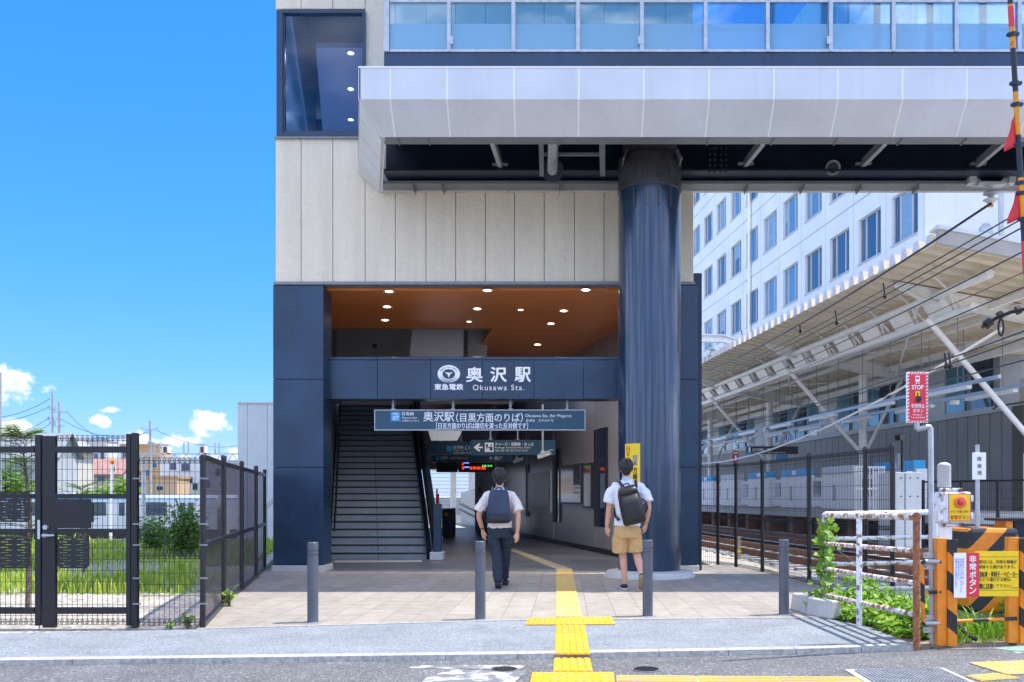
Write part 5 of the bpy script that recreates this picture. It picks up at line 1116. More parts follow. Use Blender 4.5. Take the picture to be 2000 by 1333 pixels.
# grey clad block beyond the entrance
DW = 30
gb = thing('lift_tower', 'pale grey panelled block standing behind the navy pillar', 'building', (Xof(500, DW), DW, 0))
m_ = MB(); xs = [464, 483, 522, 560, 600]
for a, b in zip(xs, xs[1:]): m_.pbox(a + .3, 789, b - .3, 1075, DW, .1)
m_.build('cladding', M['lgrey'], gb); MB().box(Xof(464, DW) + .02, DW + .05, -.3, Xof(600, DW), DW + 5, Zof(787, DW)).build('core', M['grey'], gb)
MB().pbox(463, 785, 601, 788.5, DW - .05, 5.2).build('coping', M['lgrey'], gb)
hr = MB()
for dy in (0, 7): hr.tube([at(520, 985 + dy, 26), at(536, 972 + dy, 26)], .025, 8)
th_ = thing('stair_rail', 'pair of blue grey handrails rising beside the pillar', 'handrail', at(520, 1010, 26)); hr.build('rail', M['steel'], th_); MB().tube([at(519, 1060, 26), at(519, 985, 26)], .03, 8).build('post', M['steel'], th_)

# ================================================================== GRASS, SHRUBS, TREES OF THE YARD
def inside_lot(x, y):
    t_ = (y - 9.2) / 8; return x < -3.76 - t_ * 1.9 - .25
gm = MB(); rnd = random.Random(5)
for i in range(30000):
    y = rnd.uniform(12.6, 26.5); x = rnd.uniform(-.66 * y, -.30 * y)
    if not inside_lot(x, y): continue
    if y < 13.6 and rnd.random() < .5: continue
    if math.sin(x * .9 + y * .37) + math.sin(y * .8 - x * .5) < -1.1 and rnd.random() < .92: continue
    if 17.2 < y < 19.6 and x < -5 and math.sin(x * 1.3) > -.2 and rnd.random() < .8: continue
    if x > -.405 * y and y < 18 and rnd.random() < .8: continue
    h = rnd.uniform(.04, .20) * (1.7 if rnd.random() < .06 else 1) * (1.25 if math.sin(x * 2.1) * math.cos(y * 1.7) > .2 else .85)
    a = rnd.uniform(0, 6.28); lean = rnd.uniform(.05, .5) * h; w = rnd.uniform(.006, .013) * (1 + y / 30)
    b = Vector((x, y, -.015)); d = Vector((math.cos(a), math.sin(a), 0)); s = Vector((-d.y, d.x, 0)) * w
    m1 = b + d * lean * .3 + Vector((0, 0, h * .6)); tp = b + d * lean + Vector((0, 0, h))
    gm.add([b - s, b + s, m1 + s * .7, m1 - s * .7, tp], [(0, 1, 2, 3), (3, 2, 4)])
gm.build('grass', M['grassm'], kind='stuff', label='lush light green grass growing inside the mesh gate')
def shrub(name, label, cat, c, h, r, n, mats, seed, leaf=.07, stems=5, zc=.55, flat=1.0, narrow=.35, group=None):
    """stems carrying many small separate leaves"""
    rnd = random.Random(seed); c = Vector(c); t = thing(name, label, cat, c, group)
    st = MB(); tips = []
    for i in range(stems):
        a = rnd.uniform(0, 6.28); q = c + Vector((math.cos(a) * r * rnd.uniform(.2, .8), math.sin(a) * r * rnd.uniform(.2, .8), h * rnd.uniform(.55, .98))); mid = c.lerp(q, .5) + Vector((rnd.uniform(-.1, .1) * r, rnd.uniform(-.1, .1) * r, .1 * h))
        st.tube([c, mid, q], [.012 + .008 * h, .008 + .004 * h, .004], 6)
        for j in range(9): tips.append(c.lerp(mid, .3 + .14 * j) if j < 5 else mid.lerp(q, (j - 4) / 4))
    st.build('stem', M['bark'], t)
    lf = MB()
    for i in range(n):
        p = rnd.choice(tips) + Vector((rnd.gauss(0, r * .22), rnd.gauss(0, r * .22), rnd.gauss(0, h * .08)))
        if p.z < c.z + .02: p.z = c.z + rnd.uniform(.02, .1)
        d = Vector((rnd.uniform(-1, 1), rnd.uniform(-1, 1), rnd.uniform(-.5, .5))); L_ = leaf * rnd.uniform(.6, 1.3)
        lf.leaf(p, d, (rnd.uniform(-.5, .5), rnd.uniform(-.5, .5), 1), L_, L_ * narrow)
    lf.build('foliage', mats, t); return t
shrub('shrub', 'loose green shrub on a propped stem behind the mesh fence', 'shrub', G(352, 1092, -.012), 1.25, .62, 1900, M['leafB'], 1, .10, 9)
shrub('shrub', 'dark green bushy shrub below the train windows', 'shrub', G(300, 1085, -.012), .85, .5, 1500, M['leafB'], 2, .09, 8)
shrub('shrub', 'tall leafy shrub rising beside the corner post', 'shrub', G(372, 1080, -.012), .95, .45, 900, M['leafA'], 3, .09, 6)
m_ = MB(); q = G(352, 1092, -.012); t = thing('plant_stake', 'bamboo stakes propping the loose shrub', 'stake', q)
m_.tube([q + Vector((-.25, 0, 0)), q + Vector((.22, 0, .75))], .016, 6); m_.tube([q + Vector((.35, 0, 0)), q + Vector((-.1, 0, 1.3))], .016, 6); m_.build('pole', M['bark'], t)
def sapling(c, h, seed, label, n=52):
    rnd = random.Random(seed); c = Vector(c); t = thing('sapling', label, 'tree', c)
    tr = MB().tube([c, c + Vector((.03, 0, h * .5)), c + Vector((-.06, 0, h * .8))], [.03, .022, .008], 8); tr.build('trunk', M['bark'], t, smooth=True)
    st = MB(); lf = MB()
    for i in range(n):                                 # compound leaves: leaflets along a drooping stalk
        z = h * (.30 + .70 * (i / n) ** .8); a = rnd.uniform(0, 6.28); L_ = rnd.uniform(.30, .52) * (1.1 - .35 * z / h)
        p0 = c + Vector((.03 - .09 * z / h, 0, min(z, h * .84))); d = Vector((math.cos(a), math.sin(a) * .8, rnd.uniform(.25, .8))).normalized()
        pp = [p0 + d * L_ * u - Vector((0, 0, .26 * L_ * u * u)) for u in [k / 6 for k in range(7)]]
        st.tube(pp, [.006, .005, .004, .004, .003, .003, .002], 5, False)
        side_ = d.cross(Vector((0, 0, 1))).normalized()
        for k in range(2, 7):
            for s in (-1, 1): lf.leaf(pp[k], side_ * s + d * .5 + Vector((0, 0, -.25)), (0, 0, 1), rnd.uniform(.075, .125), .021)
    st.build('branch', M['bark'], t); lf.build('crown', M['leafA'], t); return t
sapling(G(54, 1192, -.012), 2.42, 11, 'slim young tree with feathery leaves behind the gate', 90)
sapling(G(165, 1120, -.012), 1.75, 12, 'shorter feathery sapling behind the lock plate', 30)
shrub('weed', 'small green weed sprouting at the foot of the corner post', 'plant', G(366, 1227), .16, .08, 60, M['leafA'], 5, .07, 4, narrow=.2)
shrub('weed', 'tiny weed at the base of the mesh fence', 'plant', G(335, 1229), .07, .08, 30, M['leafA'], 6, .05, 3, narrow=.2)
shrub('weed', 'light green weed growing through the smoky fence', 'plant', G(448, 1185), .32, .08, 40, M['leafA'], 7, .10, 4, narrow=.18)

# ================================================================== TRAIN IN THE YARD
def train_car(x0, x1, y, label):
    c = Vector(((x0 + x1) / 2, y, -2.1)); t = thing('train_car', label, 'train', c, 'cars of the silver train')
    zf, zt = -1.25, 1.52; w = 2.8
    b = MB(); prof = [(0, zf), (0, zt - .35), (.10, zt - .18), (.45, zt), (w - .45, zt), (w - .1, zt - .18), (w, zt - .35), (w, zf)]
    n = len(prof); b.add([(x0, y + a, z) for a, z in prof] + [(x1, y + a, z) for a, z in prof], [tuple(range(n)), tuple(reversed(range(n, 2 * n)))] + [(i, n + i, n + (i + 1) % n, (i + 1) % n) for i in range(n)])
    b.build('body', M['trainbody'], t)
    MB().box(x0 + .05, y - .01, zt - .36, x1 - .05, y + .0, zt - .26).build('blue_stripe', M['cyan'], t)
    MB().box(x0 + .5, y + .3, -2.0, x1 - .5, y + w - .3, zf).build('underframe', M['dark'], t)
    L_ = x1 - x0
    for k in range(4):
        xd = x0 + L_ * (k + .5) / 4
        d_ = MB().box(xd - .65, y - .012, zf + .08, xd + .65, y - .002, zt - .5).build('door', M['lgrey'], t)
        for s in (-1, 1): MB().box(xd + s * .33 - .23, y - .02, zf + 1.1, xd + s * .33 + .23, y - .013, zt - .62).build('pane', M['glass_dark'], d_)
        if k < 3:
            xm = x0 + L_ * (k + 1) / 4
            MB().box(xm - .85, y - .014, zf + 1.1, xm + .85, y - .004, zt - .58).build('window', M['glass_dark'], t, bevel=.0)
    for s in (x0 + 3, x1 - 3):
        bg_ = MB()
        for q in (-1.05, 1.05): bg_.tube([(s + q, y + .5, -1.78), (s + q, y + w - .5, -1.78)], .4, 16)
        bg_.build('bogie', M['dark'], t)
    MB().box(x0 + 4, y + .6, zt, x0 + 7, y + 2.2, zt + .22).build('air_conditioner', M['lgrey'], t)
yT = 74
train_car(-47.5, -28.0, yT, 'silver commuter train car with blue stripe behind the gate lock plate')
train_car(-27.6, -8.1, yT, 'silver commuter train car with blue stripe close to the lift tower')
tk = thing('yard_track', 'railway track under the silver train', 'track', (-30, yT, -2.2))
for q in (.85, 1.95): MB().box(-70, yT + q, -2.2, -5, yT + q + .07, -2.08).build('rail', M['rail'], tk)
# trackside cable trough and low fence before the train
lf_ = thing('yard_fence', 'low pale post and rail fence along the yard before the train', 'fence', (-20, 50, -2.2))
m_ = MB()
for i in range(30): m_.box(-42 + i * 1.2, 50, -2.2, -41.94 + i * 1.2, 50.06, -.9)
for z in (-1.0, -1.4, -1.8): m_.box(-42, 50.0, z, -7, 50.05, z + .06)
m_.build('rail', M['grey'], lf_)
pg = thing('yard_post', 'pale pink painted post standing in the yard', 'post', at(216, 1060, 40)); MB().tube([at(216, 1065, 40), at(219, 905, 40)], .06, 10).build('shaft', M['canopy_struct'], pg); MB().ell(at(219, 902, 40), .10, .10, .13, 10, 8).build('lamp', M['orange'], pg)

# ================================================================== HOUSES BEYOND THE YARD
def house(name, label, px0, px1, py_top, D, col, roof=None, rcol=(.2, .2, .22), depth=4, wins=(), pitch=0, base=-2.5, wm='glass_dark'):
    x0, x1, zt = Xof(px0, D), Xof(px1, D), Zof(py_top, D); t = thing(name, label, 'house', ((x0 + x1) / 2, D, base))
    m1 = mat('house_wall', col, .8, var=.06, vs=.6, grime=.2); m2 = mat('house_roof', rcol, .7, var=.15, vs=2)
    MB().box(x0, D, base, x1, D + depth, zt).build('wall', m1, t)
    if roof == 'gable':
        e = .5; zr_ = zt + pitch; ym = D + depth / 2
        r_ = MB().add([(x0 - e, D - e, zt - .1), (x1 + e, D - e, zt - .1), (x1 + e, ym, zr_), (x0 - e, ym, zr_), (x0 - e, D + depth + e, zt - .1), (x1 + e, D + depth + e, zt - .1), (x0 - e, D - e, zt - .3), (x1 + e, D - e, zt - .3)], [(0, 1, 2, 3), (3, 2, 5, 4), (6, 7, 1, 0)]); r_.add([(x0, D, zt), (x0, D + depth, zt), (x0, ym, zr_ - .1), (x1, D, zt), (x1, D + depth, zt), (x1, ym, zr_ - .1)], [(0, 1, 2), (3, 5, 4)])
        r_.build('roof', m2, t)
    elif roof == 'front':
        e = .5; xm = (x0 + x1) / 2; zr_ = zt + pitch
        MB().add([(x0 - e, D - e, zt - .15), (xm, D - e, zr_), (x1 + e, D - e, zt - .15), (x0 - e, D + depth, zt - .15), (xm, D + depth, zr_), (x1 + e, D + depth, zt - .15), (x0, D - .01, zt - .01), (xm, D - .01, zr_ - .15), (x1, D - .01, zt - .01)], [(0, 1, 4, 3), (1, 2, 5, 4), (6, 8, 7)]).build('roof', m2, t)
    else:
        MB().box(x0 - .15, D - .15, zt, x1 + .15, D + depth, zt + .35).build('roof', m2, t)
    for a, b, y0, y1 in wins:
        f = MB().pbox(a - .6, y0 - .6, b + .6, y1 + .6, D - .08, .1).build('window', M['white'], t); g_ = MB(); mid = (a + b) / 2; g_.pbox(a, y0, mid - .2, y1, D - .1, .03); g_.pbox(mid + .2, y0, b, y1, D - .1, .03); g_.build('pane', M[wm], f)
    return t
house('house', 'grey two storey house with grey pitched roof behind the gate', -20, 112, 893, 95, (.42, .45, .48), 'gable', (.26, .28, .31), wins=((8, 22, 905, 928), (46, 62, 908, 938), (70, 82, 908, 932)), pitch=2.6)
house('house', 'beige narrow house beside the grey house', 112, 146, 880, 100, (.55, .52, .46), 'front', (.3, .3, .32), wins=((116, 122, 912, 936), (130, 138, 900, 925)), pitch=1.2)
house('apartment_block', 'pale multi storey block with curved roof line above the gate', 136, 208, 862, 150, (.60, .58, .58), None, (.5, .48, .5), wins=((146, 156, 885, 895), (160, 172, 885, 897), (178, 190, 884, 896), (196, 204, 884, 897), (150, 168, 903, 916)))
house('house', 'house with dusky red tiled roof behind the gate mesh', 152, 236, 925, 110, (.52, .45, .38), 'gable', (.36, .20, .17), wins=((216, 224, 912, 930), (190, 205, 928, 940)), pitch=1.8)
house('apartment_block', 'orange tiled apartment block with balconies above the train', 236, 312, 872, 140, (.58, .34, .19), None, (.5, .30, .18), wins=((240, 247, 885, 893), (262, 268, 895, 905), (282, 292, 918, 932), (252, 262, 880, 890), (298, 306, 900, 914)))
house('house', 'low tan house with rounded balcony above the train roof', 262, 346, 935, 118, (.62, .45, .30), None, (.5, .32, .18), wins=((306, 318, 950, 958), (270, 280, 942, 952)))
house('house', 'white modern house with pale blue windows', 313, 392, 900, 125, (.74, .76, .78), None, (.6, .62, .65), wins=((332, 344, 905, 918), (354, 370, 906, 920), (362, 376, 932, 944), (345, 356, 945, 956), (376, 386, 945, 957)), wm='roomw' if False else 'glass_dark')
house('house', 'grey house seen through the smoky fence', 392, 470, 905, 120, (.42, .42, .45), None, (.3, .3, .32), wins=((403, 411, 938, 954), (420, 440, 915, 930), (430, 440, 940, 952)))
for i, (px, D, yt, r, sd_) in enumerate([(8, 88, 905, 1.9, 20), (212, 92, 926, 2.3, 21), (242, 90, 945, 1.9, 22), (165, 86, 948, 2.6, 23), (60, 86, 940, 2.0, 24)]):
    x_ = Xof(px, D); h_ = Zof(yt, D) + 2.3; shrub('bush', ['dark green garden tree before the grey house', 'yellow green bush before the red roof', 'bright green bush beside the gate hinge', 'low bush above the train roof below the beige house', 'round bush above the train roof below the grey house'][i], 'bush', (x_, D, -2.3), h_, r, 1500, M['leafB'] if i == 0 else M['leafA'], sd_, .42, 9, narrow=.5)
# utility poles with arms and wires
def pole(px, pt, D, label, arms, base=-2.3, lean=0):
    a = at(px, 0, D); zt = Zof(pt, D); t = thing('utility_pole', label, 'utility pole', (a.x, D, base), 'utility poles beyond the yard')
    MB().tube([(a.x, D, base), (a.x + lean, D, zt)], [.17 * D / 90, .11 * D / 90], 10).build('shaft', M['grey'], t, smooth=True)
    for y, x0, x1 in arms:
        m_ = MB(); z = Zof(y, D); m_.box(Xof(x0, D), D - .15, z - .06, Xof(x1, D), D - .05, z + .06)
        for xx in (x0, (x0 + x1) / 2 + 2, x1): m_.tube([(Xof(xx, D), D - .1, z), (Xof(xx, D), D - .1, z + .28)], .07, 6)
        m_.build('crossarm', M['steel'], t)
    return t
pole(103, 766, 100, 'tall grey utility pole with a loop bracket', [(820, 95, 114), (828, 98, 108), (800, 97, 110)])
pole(116, 785, 112, 'thinner utility pole with a long crossarm beside the tall pole', [(806, 107, 132), (833, 108, 126)])
pole(293.5, 822, 104, 'utility pole with sagging wires above the orange block', [(839, 278, 308), (868, 290, 300)])
def wire(name, label, a, b, sag, r, m, group):
    a, b = Vector(a), Vector(b); pts = [a.lerp(b, i / 12) - Vector((0, 0, sag * 4 * (i / 12) * (1 - i / 12))) for i in range(13)]
    return MB().tube(pts, r, 5, False).build(name, m, label=label, cat='wire', group=group)
for i, (x0, y0, D0, x1, y1, D1, s) in enumerate([(-60, 815, 90, 98, 779, 100, .8), (-60, 822, 90, 98, 794, 100, .7), (132, 806, 112, 290, 841, 104, 2.2), (118, 818, 112, 290, 845, 104, 1.2), (-60, 850, 90, 98, 815, 100, 1.0), (-60, 858, 90, 98, 828, 100, 1.0), (306, 841, 104, 480, 868, 120, 1.0)]):
    wire('service_wire', 'thin sagging black wire strung between the utility poles beyond the yard', at(x0, y0, D0), at(x1, y1, D1), s, .028, M['black'], 'wires on the utility poles')
ep = thing('concrete_pole', 'thick pale pole cut off by the photo edge', 'pole', at(0, 960, 30)); MB().tube([at(0, 960, 30), at(0, 728, 30)], .05, 10).build('shaft', M['grey'], ep)
# signal gantry
ga = thing('signal_gantry', 'grey lattice signal gantry spanning above the train', 'gantry', at(370, 1000, 64))
m_ = MB(); Dg = 64
for y in (887, 904):
    for o_ in (0, .9): m_.bar(at(272, y, Dg + o_), at(500, y, Dg + o_), .09, .09)
for i in range(20):
    xa, xb = 272 + i * 11.4, 272 + (i + 1) * 11.4; m_.bar(at(xa, 904 if i % 2 else 887, Dg), at(xb, 887 if i % 2 else 904, Dg), .05, .05); m_.bar(at(xa, 887, Dg), at(xb, 887, Dg + .9), .04, .04)
m_.build('lattice_beam', M['steel'], ga)
for x in (302, 312, 359, 368, 420, 428): MB().tube([at(x, 887, Dg), at(x, 865, Dg)], .05, 6).build('mast', M['steel'], ga)
m_ = MB(); m_.box(Xof(276, Dg), Dg, -2.2, Xof(281, Dg), Dg + .3, Zof(887, Dg)); m_.box(Xof(492, Dg), Dg, -2.2, Xof(497, Dg), Dg + .3, Zof(887, Dg)); m_.build('leg', M['steel'], ga)
for x, lab in ((322, 'white boxed signal lamp on the gantry beside the pole'), (394, 'white boxed signal lamp on the gantry beside the tower')):
    s_ = thing('signal_lamp', lab, 'signal', at(x, 887, Dg), 'signal lamps on the gantry')
    m_ = MB(); m_.pbox(x - 6, 873, x - 4, 887, Dg - .3, .5); m_.pbox(x + 4, 873, x + 6, 887, Dg - .3, .5); m_.pbox(x - 6, 870.5, x + 6, 873, Dg - .3, .5); m_.pbox(x - 6, 885, x + 6, 887, Dg - .3, .5); m_.build('housing', M['white'], s_)
    MB().pbox(x - 4, 873, x + 4, 885, Dg - .1, .2).build('lens', mat('brown_lens', (.25, .10, .06), .4), s_)
    MB().pbox(x - 6, 868, x + 6, 870, Dg - .3, .6).build('visor', M['grey'], s_)

# ================================================================== RIGHT: MESH FENCE ALONG THE TRACK
RF = thing('track_fence', 'black mesh fence with domed posts between plaza and railway', 'fence', (3.75, 14.2, 0))
rp = [(2.45, 18.6), (2.98, 18.05), (3.23, 17.5), (3.47, 16.27), (3.75, 14.2), (4.0, 12.3), (4.10, 11.56)]
for p in rp[1:]:
    MB().lathe((p[0], p[1], -.06), [(.032, 0), (.032, 1.99), (.042, 1.992), (.042, 2.03), (.02, 2.06)], 16).build('post', M['dark'], RF, smooth=True)
for a, b in zip(rp, rp[1:]):
    m_ = MB(); wires(m_, a, b, -.02, 1.93, .05, [.15 + .19 * j for j in range(10)], .0032); m_.build('mesh_panel', M['dark'], RF)
    for z in (1.93, .93, .04): m_ = MB(); curl(m_, a, b, z, .05, .0032, .026); m_.build('rolled_edge', M['dark'], RF)
bf = thing('rear_mesh_fence', 'dark mesh fence standing behind the emergency button box', 'fence', (9.4, 22, 0))
bp_ = [T(11.3, 25.5, -.1), T(12.0, 21, -.1), T(12.4, 18, -.1), T(12.8, 15, -.1)]
bp_ = [at(1803, 1075, 24), at(1878, 1078, 23), at(1949, 1080, 22), at(2030, 1080, 21)]
for p in bp_: MB().tube([(p.x, p.y, -.06), (p.x, p.y, Zof(938, p.y))], .04, 10).build('post', M['dark'], bf)
for a, b in zip(bp_, bp_[1:]):
    m_ = MB(); wires(m_, a, b, -.02, Zof(940, 22), .06, [.2 + .22 * j for j in range(8)], .0035); m_.bar((a.x, a.y, Zof(940, 22.5)), (b.x, b.y, Zof(940, 22.5)), .03, .04); m_.build('mesh_panel', M['dark'], bf)

# ================================================================== TRACKS AND PLATFORM
Y0, Y1 = 7.5, 110
for c0, lab in ((7.18, 'railway track along the mesh fence'), (10.2, 'second railway track along the platform')):
    t = thing('railway_track', lab, 'railway track', T(c0 + .53, 20, -.05), 'railway tracks')
    for o_ in (0, 1.07):
        r_ = MB().bar(T(c0 + o_, Y0, .05), T(c0 + o_, Y1, .05), .065, .15).build('rail', M['rail'], t)
        MB().bar(T(c0 + o_, Y0, .127), T(c0 + o_, Y1, .127), .045, .006).build('running_surface', M['railtop'], r_)
    m_ = MB()
    for i in range(90):
        y = Y0 + .3 + i * .65; m_.obox(T(c0 + .53, y, -.05), (.991, .134, 0), (-.134, .991, 0), 1.0, .11, .045)
    m_.build('sleepers', M['concrete'], t, kind='stuff')
m_ = MB()
for o_ in (-.42, 2.05): m_.bar(T(8.9 + o_ * 0 + .2, Y0, .0), T(9.1, Y1, .0), .22, .16)
t = thing('cable_trough', 'brown cable trough between the two tracks', 'cable trough', T(9.1, 20, -.05)); m_.build('trough', M['rail'], t)
tm = thing('track_marker', 'small wooden track marker post beside the rails', 'marker', T(7.0, 17.5, -.05)); q = at(1442, 1070, 20.5); MB().box(q.x - .06, q.y, -.05, q.x + .06, q.y + .1, .45).build('stake', mat('pale_timber', (.45, .36, .24), .8, var=.2), tm); MB().box(q.x - .065, q.y - .005, .1, q.x + .065, q.y + .105, .16).build('band', M['yellow'], tm)
PL = thing('platform', 'long station platform with pale edge beyond the tracks', 'platform', T(15, 40, 0))
def tslab(mb, c0, c1, ya, yb, z0, z1): return mb.hexa([T(c0, ya, z0), T(c1, ya, z0), T(c1, yb, z0), T(c0, yb, z0), T(c0, ya, z1), T(c1, ya, z1), T(c1, yb, z1), T(c0, yb, z1)])
PY0 = 24.2
tslab(MB(), 12.98, 22, PY0, 110, .62, .87).build('platform_slab', M['concrete'], PL)
tslab(MB(), 13.9, 22, PY0 + .3, 110, -.3, .62).build('platform_base', M['grey_steel'], PL)
for i in range(34): tslab(MB(), 13.2, 13.95, PY0 + .4 + i * 2.5, PY0 + .8 + i * 2.5, -.1, .62).build('edge_bracket', M['rail'], PL)
# platform screen doors
def sd(y, kind, label):
    t = thing('screen_door', label, 'platform screen door', T(13.25, y, .87), 'white platform screen doors')
    L_ = 2.55
    tslab(MB(), 13.2, 13.5, y, y + L_, .95, 2.12).build('door_case', M['white'], t)
    tslab(MB(), 13.17, 13.5, y + .1, y + L_ - .1, 2.12, 2.36).build('header_strip', M['cyan'] if kind else M['lgrey'], t)
    tslab(MB(), 13.19, 13.2, y + L_ * .55, y + L_ * .55 + .2, 1.2, 1.75).build('equipment_box', M['grey'], t)
    if kind: tslab(MB(), 13.16, 13.17, y + .9, y + 1.3, 2.16, 2.32).build('label_plate', M['letter'], t)
ys = [25.6 + 3.85 * i for i in range(12)]
for i, y in enumerate(ys):
    sd(y, i % 3 != 1, 'white platform screen door casing with cyan header strip along the platform edge' if i % 3 != 1 else 'plain white platform screen door casing with grey header')
    if i < len(ys) - 1:
        g_ = thing('sliding_gate', 'low white sliding gate between two screen door casings', 'gate', T(13.35, y + 2.6, .87), 'sliding gates between screen doors'); tslab(MB(), 13.32, 13.4, y + 2.57, y + 3.83, 1.0, 2.02).build('leaf', M['white'], g_); tslab(MB(), 13.30, 13.32, y + 2.9, y + 3.5, 1.35, 1.9).build('pane', M['glass_dark'], g_)
# barred end gate and steel cabinet
eg = thing('platform_end_gate', 'pale barred gate closing the platform end', 'gate', at(1700, 1000, 25))
m_ = MB()
for i in range(11): m_.tube([at(1671 + i * 5.6, 1000, 25), at(1671 + i * 5.6, 912, 25)], .022, 6)
for y in (913, 955, 998): m_.bar(at(1669, y, 25), at(1729, y, 25), .05, .05)
m_.build('bars', M['canopy_struct'], eg)
cb_ = thing('equipment_cabinet', 'tall pale grey steel cabinet at the platform end', 'cabinet', at(1775, 1050, 22))
a, b = Xof(1749, 22), Xof(1800, 22)
MB().box(a, 22, -.06, b, 23.2, Zof(923, 22)).build('cabinet_body', M['lgrey'], cb_, bevel=.01); MB().box(a + .22, 21.99, .1, a + .235, 22, Zof(925, 22)).build('door_seam', M['dark'], cb_)
m_ = MB()
for x in (1760, 1778, 1793):
    for y in (934, 970, 1005): m_.ell(at(x, y, 21.99), .018, .018, .018, 8, 6)
m_.build('bolt', M['dark'], cb_)
bs = thing('blue_plate', 'small blue sign plate behind the steel cabinet', 'sign', at(1776, 923, 24)); MB().pbox(1768, 918, 1785, 926, 24, .05).build('plate', M['blueink'], bs); MB().pbox(1770, 920.5, 1783, 923, 23.995, .004).build('lettering', M['letter'], bs)
cm = thing('platform_camera', 'black camera on a slim post before the dark ribbed wall', 'camera', at(1762, 925, 24)); MB().tube([at(1762, 925, 24), at(1762, 858, 24)], .035, 8).build('post', M['dark'], cm); MB().pbox(1753, 886, 1761, 914, 24, .12).build('box', M['grey_steel'], cm); MB().bar(at(1753, 856, 23.9), at(1763, 853, 24.1), .14, .14).build('camera_body', M['black'], cm)

# dark ribbed concourse wall with the window strip above
CW = 19.7
M['cblue'] = mat('clerestory_glass', (.12, .36, .52), .06, spec=1.0, coat=.6)
cw = thing('concourse_building', 'dark grey ribbed wall with blue window strip behind the platform', 'building', T(CW, 40, .87))
yE = 31.0; zt = 4.34
m_ = MB(); y = yE
while y < 95:
    tslab(m_, CW, CW + .1, y + .02, y + .68, -.1, zt); y += .7
m_.build('ribbed_wall', mat('dark_ribbed_cladding', (.34, .33, .32), .5, .2, var=.08, vs=1), cw)
tslab(MB(), CW + .06, CW + .3, yE, 95, -.1, zt).build('wall_core', M['dark'], cw)
tslab(MB(), CW - .12, CW + .4, yE - .1, 95, zt, zt + .22).build('coping', M['lgrey'], cw)
tslab(MB(), CW + .3, CW + 1.2, yE + 2, 95, zt + .1, zt + 2.4).build('clerestory_core', M['grey'], cw)
i = 0; y = yE + 2.4
while y < 90:
    wdt = (1.25, 1.25, 2.3, 1.25, 1.25, 1.25)[i % 6]; f = tslab(MB(), CW + .22, CW + .29, y, y + wdt, zt + .25, zt + 2.1).build('window', (M['glass_dark'], M['cblue'], M['office'], M['cblue'], M['glass_dark'], M['cblue'])[i % 6], cw); y += wdt + (.12 if i % 3 else .45); i += 1
ck = thing('beige_end_block', 'beige corrugated end block beside the dark ribbed wall', 'building', at(2010, 1000, 29.5))
MB().hexa([T(CW - .25, 29.6, -.1), T(CW + 9, 29.6, -.1), T(CW + 9, 31, -.1), T(CW - .25, 31, -.1), T(CW - .25, 29.6, 5.3), T(CW + 9, 29.6, 5.3), T(CW + 9, 31, 5.3), T(CW - .25, 31, 5.3)]).build('wall', mat('beige_block_wall', (.55, .52, .42), .6, var=.06, grime=.2), ck)
tslab(MB(), CW - .75, CW - .27, 29.9, 30.6, -.1, zt).build('corner_pier', mat('olive_pier', (.12, .11, .08), .6, var=.1), ck)
MB().tube([at(1940, 800, 29), at(1946, 794, 29), at(2040, 780, 29)], .03, 8).build('conduit', M['dark'], ck)

# ================================================================== PLATFORM CANOPY
CP = thing('platform_canopy', 'white steel platform canopy with corrugated roof and tube trusses', 'canopy', T(17, 40, .87))
cE, zE, cV = 12.18, 7.58, 18.6
def zroof(c): return zE - (c - cE) * .185
yN, yF = 22.6, 95
M['endgrey'] = mat('warm_grey_fascia', (.50, .47, .42), .5, var=.06, vs=2, grime=.2)
m_ = MB(); period = .62; y = yN; prof = [(0, 0), (.27, 0), (.33, .30), (.53, .30), (.59, 0), (.62, 0)]
pts = []
while y < yF:
    for o_, h in prof[:-1]: pts.append((y + o_, h))
    y += period
def roofrow(c, dz=0): return [T(c, yy, zroof(c) + h + dz) for yy, h in pts]
A, B = roofrow(cE), roofrow(cV); n = len(pts)
m_.add(A + B, [(i, i + 1, n + i + 1, n + i) for i in range(n - 1)])
A2, B2 = roofrow(cE, -.012), roofrow(cV, -.012); m_.add(A2 + B2, [(i + 1, i, n + i, n + i + 1) for i in range(n - 1)])
m_.mi(1)
for k in range(0, n - 1):                              # ribs show as closed scallops along the free edge
    yy, h = pts[k]; y2, h2 = pts[k + 1]
    if h > 0 and h2 > 0: m_.add([T(cE - .004, yy - .1, zroof(cE)), T(cE - .004, y2 + .1, zroof(cE)), T(cE - .004, y2, zroof(cE) + .30), T(cE - .004, yy, zroof(cE) + .30)], [(0, 1, 2, 3)])
m_.build('roof_sheet', [M['canopy'], M['white']], CP)
m_ = MB().hexa([T(cE - .05, yN - .12, zE - .06), T(cV, yN - .12, zroof(cV) - .06), T(cV, yN, zroof(cV) - .06), T(cE - .05, yN, zE - .06), T(cE - .05, yN - .12, zE + .30), T(cV, yN - .12, zroof(cV) + .30), T(cV, yN, zroof(cV) + .30), T(cE - .05, yN, zE + .30)])
m_.build('end_fascia', M['endgrey'], CP)
MB().hexa([T(cE - .08, yN - .15, zE + .302), T(cV, yN - .15, zroof(cV) + .302), T(cV, yN + .25, zroof(cV) + .302), T(cE - .08, yN + .25, zE + .302), T(cE - .08, yN - .15, zE + .40), T(cV, yN - .15, zroof(cV) + .40), T(cV, yN + .25, zroof(cV) + .34), T(cE - .08, yN + .25, zE + .34)]).build('end_capping', M['white'], CP)
cT1, cT2 = 14.0, 14.35
z1, z2 = zroof(cT1) - .22, zroof(cT2) - .72
MB().tube([T(cT1, yN + .9, z1), T(cT1, yF, z1)], .115, 12).build('upper_tube', M['canopy_struct'], CP, smooth=True)
MB().tube([T(cT2, yN + 2.2, z2), T(cT2, yF, z2)], .115, 12).build('lower_tube', M['canopy_struct'], CP, smooth=True)
